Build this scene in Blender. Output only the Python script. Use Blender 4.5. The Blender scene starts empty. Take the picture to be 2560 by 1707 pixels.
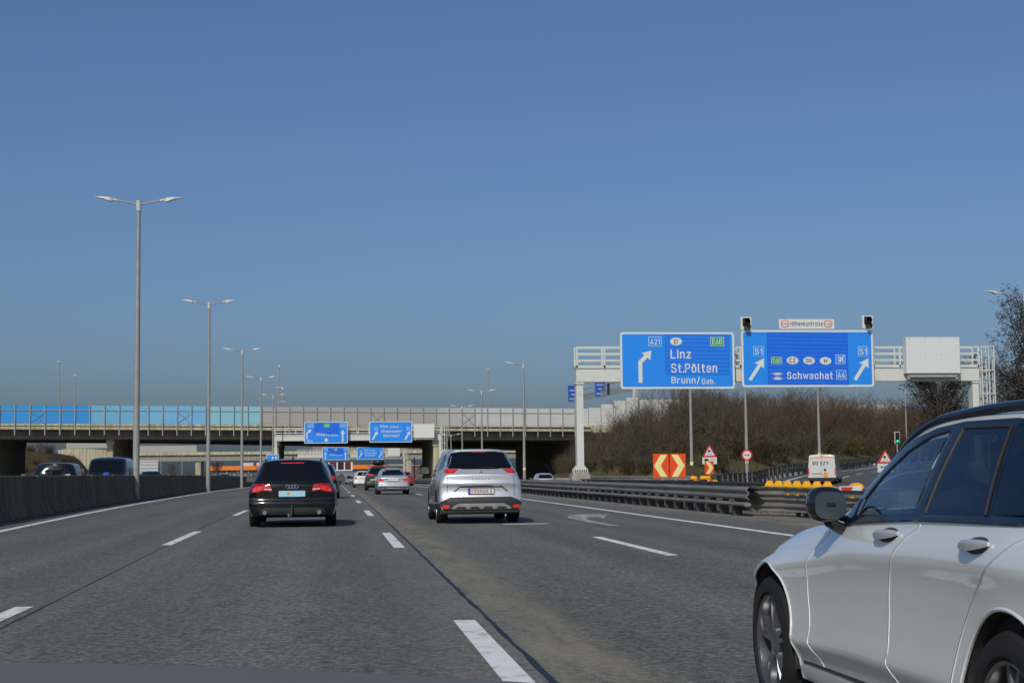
import bpy, bmesh, math, random
from mathutils import Vector, Matrix
from mathutils.bvhtree import BVHTree
from mathutils.geometry import delaunay_2d_cdt

# ------------------------------------------------------------------ camera, sky, sun, exposure
sc = bpy.context.scene
COL = sc.collection
cam_d = bpy.data.cameras.new('camera')
cam = bpy.data.objects.new('camera', cam_d); COL.objects.link(cam)
cam_d.sensor_width = 36.0; cam_d.sensor_fit = 'HORIZONTAL'
cam_d.lens = 36.0 * 3900.0 / 2560.0
cam_d.clip_start = 0.05; cam_d.clip_end = 8000
EYE = Vector((0, 0, 1.16))
R3 = Matrix.Rotation(math.radians(-6.577), 4, 'Z') @ Matrix.Rotation(math.radians(94.743), 4, 'X') @ Matrix.Rotation(math.radians(-0.5615), 4, 'Z')
cam.matrix_world = Matrix.Translation(EYE) @ R3
sc.camera = cam

SUN_EL, SUN_AZ = 39.0, 24.0          # sun behind the camera, a little to the left
world = bpy.data.worlds.new('World'); sc.world = world
world.use_nodes = True
wn = world.node_tree.nodes; wn.clear()
sky = wn.new('ShaderNodeTexSky'); sky.sky_type = 'NISHITA'; sky.sun_disc = False
sky.sun_elevation = math.radians(SUN_EL)
sky.sun_rotation = math.radians(180 + SUN_AZ)
sky.altitude = 200; sky.air_density = 0.9; sky.dust_density = 3.0; sky.ozone_density = 8.0
bg = wn.new('ShaderNodeBackground'); bg.inputs['Strength'].default_value = 0.088
wo = wn.new('ShaderNodeOutputWorld')
world.node_tree.links.new(sky.outputs[0], bg.inputs[0])
world.node_tree.links.new(bg.outputs[0], wo.inputs[0])

sun_d = bpy.data.lights.new('sun', 'SUN'); sun_d.energy = 2.5; sun_d.angle = math.radians(0.53)
sun_d.color = (1.0, 0.95, 0.86)
sun = bpy.data.objects.new('sun', sun_d); COL.objects.link(sun)
a, e = math.radians(SUN_AZ), math.radians(SUN_EL)
SUNV = Vector((-math.sin(a) * math.cos(e), -math.cos(a) * math.cos(e), math.sin(e)))
sun.rotation_euler = SUNV.to_track_quat('Z', 'Y').to_euler()
sun.location = SUNV * 60
sc.view_settings.view_transform = 'Standard'
sc.view_settings.look = 'None'
sc.view_settings.exposure = 0.0
sc.view_settings.gamma = 1.0
sc.view_settings.use_curve_mapping = False
try:
    sc.cycles.max_bounces = 8; sc.cycles.transparent_max_bounces = 8
    sc.cycles.use_denoising = True; sc.cycles.denoiser = 'OPENIMAGEDENOISE'
except Exception:
    pass

# ------------------------------------------------------------------ materials
MATS = {}
def mat(name, col, rough=0.6, metal=0.0, coat=0.0, var=0.12, scale=6.0, bump=0.0, bscale=60.0, spec=0.5, stretch=None, emit=None):
    if name in MATS: return MATS[name]
    m = bpy.data.materials.new(name); m.use_nodes = True
    nt = m.node_tree; n = nt.nodes; p = n['Principled BSDF']; L = nt.links
    p.inputs['Roughness'].default_value = rough
    p.inputs['Metallic'].default_value = metal
    p.inputs['Specular IOR Level'].default_value = spec
    if coat:
        p.inputs['Coat Weight'].default_value = coat; p.inputs['Coat Roughness'].default_value = 0.04
    tc = n.new('ShaderNodeTexCoord')
    src = tc.outputs['Object']
    if stretch:
        mp = n.new('ShaderNodeMapping'); mp.inputs['Scale'].default_value = stretch
        L.new(src, mp.inputs[0]); src = mp.outputs[0]
    nz = n.new('ShaderNodeTexNoise'); nz.inputs['Scale'].default_value = scale; nz.inputs['Detail'].default_value = 5
    L.new(src, nz.inputs['Vector'])
    mr = n.new('ShaderNodeMapRange')
    mr.inputs[1].default_value = 0.25; mr.inputs[2].default_value = 0.75
    mr.inputs[3].default_value = 1 - var; mr.inputs[4].default_value = 1 + var
    L.new(nz.outputs[0], mr.inputs[0])
    mx = n.new('ShaderNodeMix'); mx.data_type = 'RGBA'; mx.blend_type = 'MULTIPLY'; mx.inputs[0].default_value = 1.0
    mx.inputs[6].default_value = (*col, 1)
    L.new(mr.outputs[0], mx.inputs[7])
    L.new(mx.outputs[2], p.inputs['Base Color'])
    if bump:
        nb = n.new('ShaderNodeTexNoise'); nb.inputs['Scale'].default_value = bscale; nb.inputs['Detail'].default_value = 4
        L.new(src, nb.inputs['Vector'])
        b = n.new('ShaderNodeBump'); b.inputs['Strength'].default_value = bump; b.inputs['Distance'].default_value = 0.02
        L.new(nb.outputs[0], b.inputs['Height']); L.new(b.outputs[0], p.inputs['Normal'])
    if emit:
        p.inputs['Emission Color'].default_value = (*emit[:3], 1); p.inputs['Emission Strength'].default_value = emit[3]
    MATS[name] = m
    return m

def ramp_node(nt, fac, stops):
    r = nt.nodes.new('ShaderNodeValToRGB')
    while len(r.color_ramp.elements) < len(stops): r.color_ramp.elements.new(0.5)
    for el, (p, c) in zip(r.color_ramp.elements, stops):
        el.position = p; el.color = (c, c, c, 1) if not isinstance(c, tuple) else (*c, 1)
    nt.links.new(fac, r.inputs[0]); return r.outputs[0]

def asphalt(name, base, warm=(0.105, 0.097, 0.082), stain=True):
    m = bpy.data.materials.new(name); m.use_nodes = True
    nt = m.node_tree; n = nt.nodes; L = nt.links; p = n['Principled BSDF']
    p.inputs['Roughness'].default_value = 0.82; p.inputs['Specular IOR Level'].default_value = 0.35
    g = n.new('ShaderNodeNewGeometry'); pos = g.outputs['Position']
    def noise(scale, detail=4, stretch=None, rough=0.6):
        s = pos
        if stretch:
            mp = n.new('ShaderNodeMapping'); mp.inputs['Scale'].default_value = stretch; L.new(pos, mp.inputs[0]); s = mp.outputs[0]
        z = n.new('ShaderNodeTexNoise'); z.inputs['Scale'].default_value = scale; z.inputs['Detail'].default_value = detail
        z.inputs['Roughness'].default_value = rough
        L.new(s, z.inputs['Vector']); return z.outputs[0]
    def mult(c, f):
        x = n.new('ShaderNodeMix'); x.data_type = 'RGBA'; x.blend_type = 'MULTIPLY'; x.inputs[0].default_value = 1
        L.new(c, x.inputs[6]); L.new(f, x.inputs[7]); return x.outputs[2]
    def mix(c, col, f):
        x = n.new('ShaderNodeMix'); x.data_type = 'RGBA'
        L.new(f, x.inputs[0]); L.new(c, x.inputs[6]); x.inputs[7].default_value = (*col, 1); return x.outputs[2]
    rgb = n.new('ShaderNodeRGB'); rgb.outputs[0].default_value = (*base, 1)
    c = rgb.outputs[0]
    grain = n.new('ShaderNodeTexVoronoi'); grain.inputs['Scale'].default_value = 34
    L.new(pos, grain.inputs['Vector'])
    sep = n.new('ShaderNodeSeparateColor'); L.new(grain.outputs['Color'], sep.inputs[0])
    c = mult(c, ramp_node(nt, sep.outputs[0], [(0.0, 0.55), (0.5, 0.92), (1.0, 1.55)]))
    c = mult(c, ramp_node(nt, noise(13, 5, None, 0.8), [(0.3, 0.70), (0.7, 1.30)]))
    c = mult(c, ramp_node(nt, noise(0.55, 4, (1.0, 0.22, 1)), [(0.3, 0.9), (0.7, 1.1)]))
    c = mult(c, ramp_node(nt, noise(1.2, 3, (1.3, 0.02, 1)), [(0.3, 0.86), (0.7, 1.12)]))
    if stain:
        sx = n.new('ShaderNodeSeparateXYZ'); L.new(pos, sx.inputs[0])
        def band(x0, x1, x2, x3):
            mr = n.new('ShaderNodeMapRange'); mr.inputs[1].default_value = x0; mr.inputs[2].default_value = x3
            L.new(sx.outputs[0], mr.inputs[0])
            w = x3 - x0
            return ramp_node(nt, mr.outputs[0], [(0, 0.0), ((x1 - x0) / w, 1.0), ((x2 - x0) / w, 1.0), (1.0, 0.0)])
        def mul(f1, f2, k=1.0):
            q = n.new('ShaderNodeMath'); q.operation = 'MULTIPLY'; L.new(f1, q.inputs[0]); L.new(f2, q.inputs[1])
            q2 = n.new('ShaderNodeMath'); q2.operation = 'MULTIPLY'; q2.use_clamp = True; q2.inputs[1].default_value = k; L.new(q.outputs[0], q2.inputs[0]); return q2.outputs[0]
        # old yellowish paint and dust beside the joint, paler worn strip around the dashes
        n1 = ramp_node(nt, noise(2.2, 5, (1.5, 0.25, 1)), [(0.35, 0.15), (0.65, 1.0)])
        c = mix(c, (0.27, 0.235, 0.15), mul(band(1.18, 1.32, 1.62, 2.05), n1, 0.62))
        c = mix(c, (0.19, 0.178, 0.145), mul(band(0.2, 0.8, 1.3, 1.6), n1, 0.4))
        n2 = ramp_node(nt, noise(1.4, 4, (2.0, 0.35, 1)), [(0.58, 0.0), (0.7, 1.0)])
        c = mix(c, (0.22, 0.20, 0.16), mul(band(-1.6, -0.8, 0.6, 1.0), n2, 0.35))
        c = mix(c, (0.27, 0.245, 0.19), mul(band(8.9, 9.7, 12.0, 12.5), n1, 0.95))
        # wheel tracks polished along the lanes, broken up by noise
        w1 = n.new('ShaderNodeMath'); w1.operation = 'MULTIPLY_ADD'; w1.inputs[1].default_value = 2 * math.pi / 1.83; w1.inputs[2].default_value = 0.2; L.new(sx.outputs[0], w1.inputs[0])
        w2 = n.new('ShaderNodeMath'); w2.operation = 'SINE'; L.new(w1.outputs[0], w2.inputs[0])
        w3 = n.new('ShaderNodeMath'); w3.operation = 'MULTIPLY_ADD'; w3.inputs[1].default_value = 0.5; w3.inputs[2].default_value = 0.5; L.new(w2.outputs[0], w3.inputs[0])
        w4 = mul(w3.outputs[0], ramp_node(nt, noise(0.5, 4, (1.2, 0.12, 1)), [(0.35, 0.2), (0.65, 1.0)]), 1.0)
        c = mult(c, ramp_node(nt, w4, [(0.0, 1.07), (1.0, 0.86)]))
        # small dark oil spots and pale scuffs
        c = mult(c, ramp_node(nt, noise(3.1, 2, (1.0, 0.5, 1)), [(0.28, 0.72), (0.36, 1.0)]))
    L.new(c, p.inputs['Base Color'])
    b = n.new('ShaderNodeBump'); b.inputs['Strength'].default_value = 0.5; b.inputs['Distance'].default_value = 0.008
    L.new(grain.outputs['Distance'], b.inputs['Height']); L.new(b.outputs[0], p.inputs['Normal'])
    return m

def worn_paint(name, k=0.0):
    m = bpy.data.materials.new(name); m.use_nodes = True
    nt = m.node_tree; n = nt.nodes; L = nt.links; p = n['Principled BSDF']
    p.inputs['Roughness'].default_value = 0.6
    g = n.new('ShaderNodeNewGeometry')
    z = n.new('ShaderNodeTexNoise'); z.inputs['Scale'].default_value = 3.2; z.inputs['Detail'].default_value = 9; z.inputs['Roughness'].default_value = 0.75
    mp = n.new('ShaderNodeMapping'); mp.inputs['Scale'].default_value = (1.0, 0.8, 1); L.new(g.outputs['Position'], mp.inputs[0]); L.new(mp.outputs[0], z.inputs['Vector'])
    c = ramp_node(nt, z.outputs[0], [(0.33 + k, (0.20, 0.195, 0.175)), (0.42 + k, (0.50 - k, 0.50 - k, 0.47 - k)), (0.49 + k, (0.74 - k, 0.74 - k, 0.70 - k)), (0.8 + k, (0.82 - k, 0.82 - k, 0.78 - k))])
    L.new(c, p.inputs['Base Color'])
    return m

def concrete(name, col, streak=0.35, dark=(0.3, 0.3, 0.3)):
    m = bpy.data.materials.new(name); m.use_nodes = True
    nt = m.node_tree; n = nt.nodes; L = nt.links; p = n['Principled BSDF']
    p.inputs['Roughness'].default_value = 0.9; p.inputs['Specular IOR Level'].default_value = 0.2
    g = n.new('ShaderNodeNewGeometry'); pos = g.outputs['Position']
    def noise(scale, st):
        mp = n.new('ShaderNodeMapping'); mp.inputs['Scale'].default_value = st; L.new(pos, mp.inputs[0])
        z = n.new('ShaderNodeTexNoise'); z.inputs['Scale'].default_value = scale; z.inputs['Detail'].default_value = 6; L.new(mp.outputs[0], z.inputs['Vector']); return z.outputs[0]
    rgb = n.new('ShaderNodeRGB'); rgb.outputs[0].default_value = (*col, 1)
    f = ramp_node(nt, noise(1.5, (1.5, 1.5, 0.12)), [(0.3, 1 - streak), (0.7, 1 + streak * 0.5)])
    f2 = ramp_node(nt, noise(7, (1, 1, 1)), [(0.3, 0.85), (0.7, 1.12)])
    x = n.new('ShaderNodeMix'); x.data_type = 'RGBA'; x.blend_type = 'MULTIPLY'; x.inputs[0].default_value = 1
    L.new(rgb.outputs[0], x.inputs[6]); L.new(f, x.inputs[7])
    y = n.new('ShaderNodeMix'); y.data_type = 'RGBA'; y.blend_type = 'MULTIPLY'; y.inputs[0].default_value = 1
    L.new(x.outputs[2], y.inputs[6]); L.new(f2, y.inputs[7])
    L.new(y.outputs[2], p.inputs['Base Color'])
    b = n.new('ShaderNodeBump'); b.inputs['Strength'].default_value = 0.2; b.inputs['Distance'].default_value = 0.01
    L.new(f2, b.inputs['Height']); L.new(b.outputs[0], p.inputs['Normal'])
    MATS[name] = m
    return m

def earth(name, c1, c2, c3, scale=0.6):
    m = bpy.data.materials.new(name); m.use_nodes = True
    nt = m.node_tree; n = nt.nodes; L = nt.links; p = n['Principled BSDF']
    p.inputs['Roughness'].default_value = 0.95; p.inputs['Specular IOR Level'].default_value = 0.1
    g = n.new('ShaderNodeNewGeometry')
    z = n.new('ShaderNodeTexNoise'); z.inputs['Scale'].default_value = scale; z.inputs['Detail'].default_value = 8; z.inputs['Roughness'].default_value = 0.7
    L.new(g.outputs['Position'], z.inputs['Vector'])
    L.new(ramp_node(nt, z.outputs[0], [(0.32, c1), (0.5, c2), (0.68, c3)]), p.inputs['Base Color'])
    b = n.new('ShaderNodeBump'); b.inputs['Strength'].default_value = 0.8; b.inputs['Distance'].default_value = 0.2
    z2 = n.new('ShaderNodeTexNoise'); z2.inputs['Scale'].default_value = 5; z2.inputs['Detail'].default_value = 6; L.new(g.outputs['Position'], z2.inputs['Vector'])
    L.new(z2.outputs[0], b.inputs['Height']); L.new(b.outputs[0], p.inputs['Normal'])
    return m

M_road = asphalt('motorway_asphalt', (0.126, 0.1235, 0.106))
M_ramp = asphalt('ramp_asphalt', (0.094, 0.093, 0.09), stain=False)
M_line = worn_paint('road_paint')
M_line2 = worn_paint('faded_paint', 0.12)
M_seam = mat('seam_and_shadow', (0.012, 0.012, 0.013), 0.55)
M_ground = earth('dry_ground', (0.10, 0.082, 0.055), (0.14, 0.118, 0.08), (0.12, 0.115, 0.06))
M_bank = earth('bank_grass', (0.085, 0.062, 0.038), (0.10, 0.08, 0.043), (0.085, 0.092, 0.035), 0.45)
M_gravel = earth('gravel_strip', (0.16, 0.145, 0.115), (0.22, 0.20, 0.165), (0.26, 0.24, 0.20), 2.0)
M_barrier = concrete('barrier_concrete', (0.150, 0.125, 0.088), 0.45)
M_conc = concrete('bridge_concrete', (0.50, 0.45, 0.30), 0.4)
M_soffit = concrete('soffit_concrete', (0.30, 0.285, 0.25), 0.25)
M_plinth = concrete('plinth_concrete', (0.36, 0.335, 0.28), 0.2)
M_steelw = mat('white_steel', (0.60, 0.61, 0.545), 0.5, var=0.06, scale=3)
M_galv = mat('galvanised_steel', (0.36, 0.365, 0.36), 0.5, 0.25, var=0.15, scale=4)
M_pole = mat('lamp_pole_paint', (0.31, 0.30, 0.27), 0.55, 0.1, var=0.12, scale=3)
M_head = mat('lamp_head_paint', (0.52, 0.52, 0.48), 0.45, var=0.05)
M_rail = mat('weathered_rail', (0.20, 0.19, 0.17), 0.6, 0.2, var=0.3, scale=3, stretch=(1, 0.15, 4))
M_raild = mat('dark_rail_post', (0.06, 0.055, 0.05), 0.7, 0.1, var=0.3)
M_railb = mat('new_rail', (0.30, 0.33, 0.36), 0.45, 0.4, var=0.1)
M_blue = mat('sign_blue', (0.014, 0.25, 0.80), 0.42, var=0.05, scale=2)
M_prism = mat('prism_blue', (0.010, 0.155, 0.78), 0.35, var=0.06, scale=2)
M_white = mat('sign_white', (0.66, 0.68, 0.63), 0.45, var=0.04)
M_green = mat('sign_green', (0.02, 0.33, 0.11), 0.45, var=0.05)
M_lgreen = mat('sign_light_green', (0.08, 0.45, 0.08), 0.45, var=0.05)
M_black = mat('black_plastic', (0.012, 0.012, 0.013), 0.45, var=0.2)
M_red = mat('sign_red', (0.62, 0.03, 0.025), 0.4, var=0.05)
M_orange = mat('chevron_red', (0.80, 0.075, 0.012), 0.4, var=0.06)
M_cream = mat('chevron_yellow', (0.85, 0.74, 0.28), 0.45, var=0.08, scale=10)
M_yellow = mat('reflector_yellow', (0.85, 0.42, 0.01), 0.4, var=0.08)
M_lblue = mat('plate_sky_blue', (0.30, 0.62, 0.80), 0.4, var=0.05)
M_eublue = mat('plate_eu_blue', (0.01, 0.06, 0.5), 0.4)
M_dots = mat('plate_orange', (0.8, 0.3, 0.02), 0.4)
M_glass = mat('car_glass', (0.004, 0.006, 0.008), 0.10, coat=0.0, var=0.2, spec=0.32)
M_tyre = mat('tyre_rubber', (0.016, 0.015, 0.0145), 0.85, var=0.25, scale=9, spec=0.3)
M_well = mat('wheel_well', (0.006, 0.006, 0.006), 0.9, var=0.1)
M_rimd = mat('dark_alloy', (0.055, 0.057, 0.06), 0.35, 0.6, var=0.1)
M_rim = mat('silver_alloy', (0.42, 0.43, 0.44), 0.35, 0.8, var=0.1)
M_chrome = mat('chrome', (0.75, 0.75, 0.75), 0.12, 1.0, var=0.02)
M_lampred = mat('lamp_red', (0.50, 0.008, 0.010), 0.12, coat=1.0, var=0.3, scale=14)
M_lampbright = mat('lamp_red_bright', (0.85, 0.03, 0.025), 0.15, coat=1.0, var=0.2, scale=14)
M_lampw = mat('lamp_clear', (0.62, 0.60, 0.58), 0.15, coat=1.0, var=0.1)
M_trim = mat('grey_trim', (0.022, 0.023, 0.024), 0.6, var=0.15)
M_twig = mat('bare_twig', (0.092, 0.074, 0.056), 0.9, var=0.35, scale=1.5, spec=0.1)
M_twig2 = mat('reddish_twig', (0.10, 0.068, 0.046), 0.9, var=0.35, scale=1.5, spec=0.1)
M_leafo = mat('olive_leaf', (0.085, 0.078, 0.028), 0.8, var=0.45, scale=2.5, spec=0.15)
M_leafb = mat('withered_leaf', (0.060, 0.046, 0.034), 0.9, var=0.4, scale=2.0, spec=0.1)
M_trunk = mat('tree_bark', (0.10, 0.085, 0.065), 0.95, var=0.3, scale=4, bump=0.4, bscale=20)
M_grass = mat('dry_grass', (0.13, 0.115, 0.045), 0.9, var=0.4, scale=1.2, spec=0.1)

def paint(name, col, metal=0.0, rough=0.4, coat=1.0):
    return mat(name, col, rough, metal, coat, var=0.03, scale=1.2)

# ------------------------------------------------------------------ helpers
def link(o, parent=None):
    COL.objects.link(o)
    if parent is not None: o.parent = parent
    return o
def tag(o, label=None, cat=None, group=None, kind=None):
    if label: o['label'] = label
    if cat: o['category'] = cat
    if group: o['group'] = group
    if kind: o['kind'] = kind
    return o
def thing(name, label, cat, loc=(0, 0, 0), rz=0.0, group=None):
    o = bpy.data.objects.new(name, None); o.empty_display_size = 0.3
    COL.objects.link(o); o.location = loc; o.rotation_euler = (0, 0, rz)
    return tag(o, label, cat, group)
KIDS = {}
def copy_tree(o, label=None, loc=None, rz=None, parent=None):
    c = o.copy(); COL.objects.link(c)
    if parent is not None: c.parent = parent
    if label: c['label'] = label
    if loc is not None: c.location = loc
    if rz is not None: c.rotation_euler = (0, 0, rz)
    for ch in list(o.children): copy_tree(ch, parent=c)
    return c

class MB:
    def __init__(s): s.v = []; s.f = []; s.mi = []; s.cur = 0
    def add(s, vs, fs):
        b = len(s.v); s.v += [tuple(p) for p in vs]
        for f in fs: s.f.append([i + b for i in f]); s.mi.append(s.cur)
    def box(s, x0, x1, y0, y1, z0, z1):
        s.add([(x0, y0, z0), (x1, y0, z0), (x1, y1, z0), (x0, y1, z0), (x0, y0, z1), (x1, y0, z1), (x1, y1, z1), (x0, y1, z1)],
              [(0, 3, 2, 1), (4, 5, 6, 7), (0, 1, 5, 4), (1, 2, 6, 5), (2, 3, 7, 6), (3, 0, 4, 7)]); return s
    def tube(s, p0, p1, r0, r1=None, n=8, cap=True):
        r1 = r0 if r1 is None else r1
        p0, p1 = Vector(p0), Vector(p1); d = (p1 - p0)
        if d.length < 1e-6: return s
        q = d.to_track_quat('Z', 'Y')
        vs = []
        for p, r in ((p0, r0), (p1, r1)):
            for k in range(n):
                t = 2 * math.pi * k / n
                vs.append(p + q @ Vector((r * math.cos(t), r * math.sin(t), 0)))
        fs = [(k, (k + 1) % n, n + (k + 1) % n, n + k) for k in range(n)]
        if cap: fs += [tuple(range(n - 1, -1, -1)), tuple(range(n, 2 * n))]
        s.add(vs, fs); return s
    def path(s, pts, r, n=6):
        for p, q in zip(pts, pts[1:]): s.tube(p, q, r, r, n)
        return s
    def prism(s, poly, y0, y1, axis='y'):
        """poly of (a,b); extruded along axis from y0 to y1. axis y: (x,z); axis x: (y,z); axis z: (x,y)"""
        n = len(poly)
        def P(a, b, t):
            return (a, t, b) if axis == 'y' else ((t, a, b) if axis == 'x' else (a, b, t))
        vs = [P(a, b, y0) for a, b in poly] + [P(a, b, y1) for a, b in poly]
        area = sum(poly[i][0] * poly[(i + 1) % n][1] - poly[(i + 1) % n][0] * poly[i][1] for i in range(n))
        f0 = list(range(n)); f1 = list(range(n, 2 * n))
        fs = [f0[::-1], f1] + [(i, (i + 1) % n, n + (i + 1) % n, n + i) for i in range(n)]
        s.add(vs, fs); return s
    def sweep(s, prof, path, closed=True, cap=True):
        """prof: (side, up) profile; path: list of 3D points (side is to the right of travel)"""
        n = len(prof); rings = []
        P = [Vector(p) for p in path]
        for i, p in enumerate(P):
            d = (P[min(i + 1, len(P) - 1)] - P[max(i - 1, 0)]); d.z = 0; d.normalize()
            r = Vector((d.y, -d.x, 0))
            rings.append([p + r * a + Vector((0, 0, b)) for a, b in prof])
        vs = [v for r in rings for v in r]; fs = []
        for i in range(len(P) - 1):
            for k in range(n if closed else n - 1):
                k2 = (k + 1) % n
                fs.append((i * n + k, i * n + k2, (i + 1) * n + k2, (i + 1) * n + k))
        if cap and closed: fs += [tuple(range(n)), tuple(range((len(P) - 1) * n, len(P) * n))[::-1]]
        s.add(vs, fs); return s
    def lathe(s, prof, n=24, axis='x', c=(0, 0, 0)):
        vs = []; m = len(prof)
        for k in range(n):
            t = 2 * math.pi * k / n
            for x, r in prof:
                if axis == 'x': vs.append((c[0] + x, c[1] + r * math.cos(t), c[2] + r * math.sin(t)))
                elif axis == 'y': vs.append((c[0] + r * math.cos(t), c[1] + x, c[2] + r * math.sin(t)))
                else: vs.append((c[0] + r * math.cos(t), c[1] + r * math.sin(t), c[2] + x))
        fs = []
        for k in range(n):
            k2 = (k + 1) % n
            for i in range(m - 1): fs.append((k * m + i, k * m + i + 1, k2 * m + i + 1, k2 * m + i))
        s.add(vs, fs); return s
    def ellipsoid(s, c, rx, ry, rz, n=14, m=9, p=1.0):
        def sp(v): return math.copysign(abs(v) ** p, v)
        vs = [];
        for i in range(m + 1):
            ph = -math.pi / 2 + math.pi * i / m
            for k in range(n):
                t = 2 * math.pi * k / n
                vs.append((c[0] + rx * sp(math.cos(ph)) * sp(math.cos(t)), c[1] + ry * sp(math.cos(ph)) * sp(math.sin(t)), c[2] + rz * sp(math.sin(ph))))
        fs = [(i * n + k, i * n + (k + 1) % n, (i + 1) * n + (k + 1) % n, (i + 1) * n + k) for i in range(m) for k in range(n)]
        s.add(vs, fs); return s
    def mesh(s, name, mats, smooth=False, fix=True):
        me = bpy.data.meshes.new(name); me.from_pydata(s.v, [], s.f)
        for m in (mats if isinstance(mats, (list, tuple)) else [mats]): me.materials.append(m)
        if isinstance(mats, (list, tuple)) and len(mats) > 1: me.polygons.foreach_set('material_index', s.mi)
        if fix:
            bm = bmesh.new(); bm.from_mesh(me); bmesh.ops.recalc_face_normals(bm, faces=bm.faces); bm.to_mesh(me); bm.free()
        if smooth:
            me.polygons.foreach_set('use_smooth', [True] * len(me.polygons))
            try: me.set_sharp_from_angle(angle=math.radians(38))
            except Exception: pass
        me.update(); return me
    def build(s, name, mats, parent=None, smooth=False, loc=None, fix=True):
        o = bpy.data.objects.new(name, s.mesh(name, mats, smooth, fix)); link(o, parent)
        if loc is not None: o.location = loc
        return o

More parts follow.
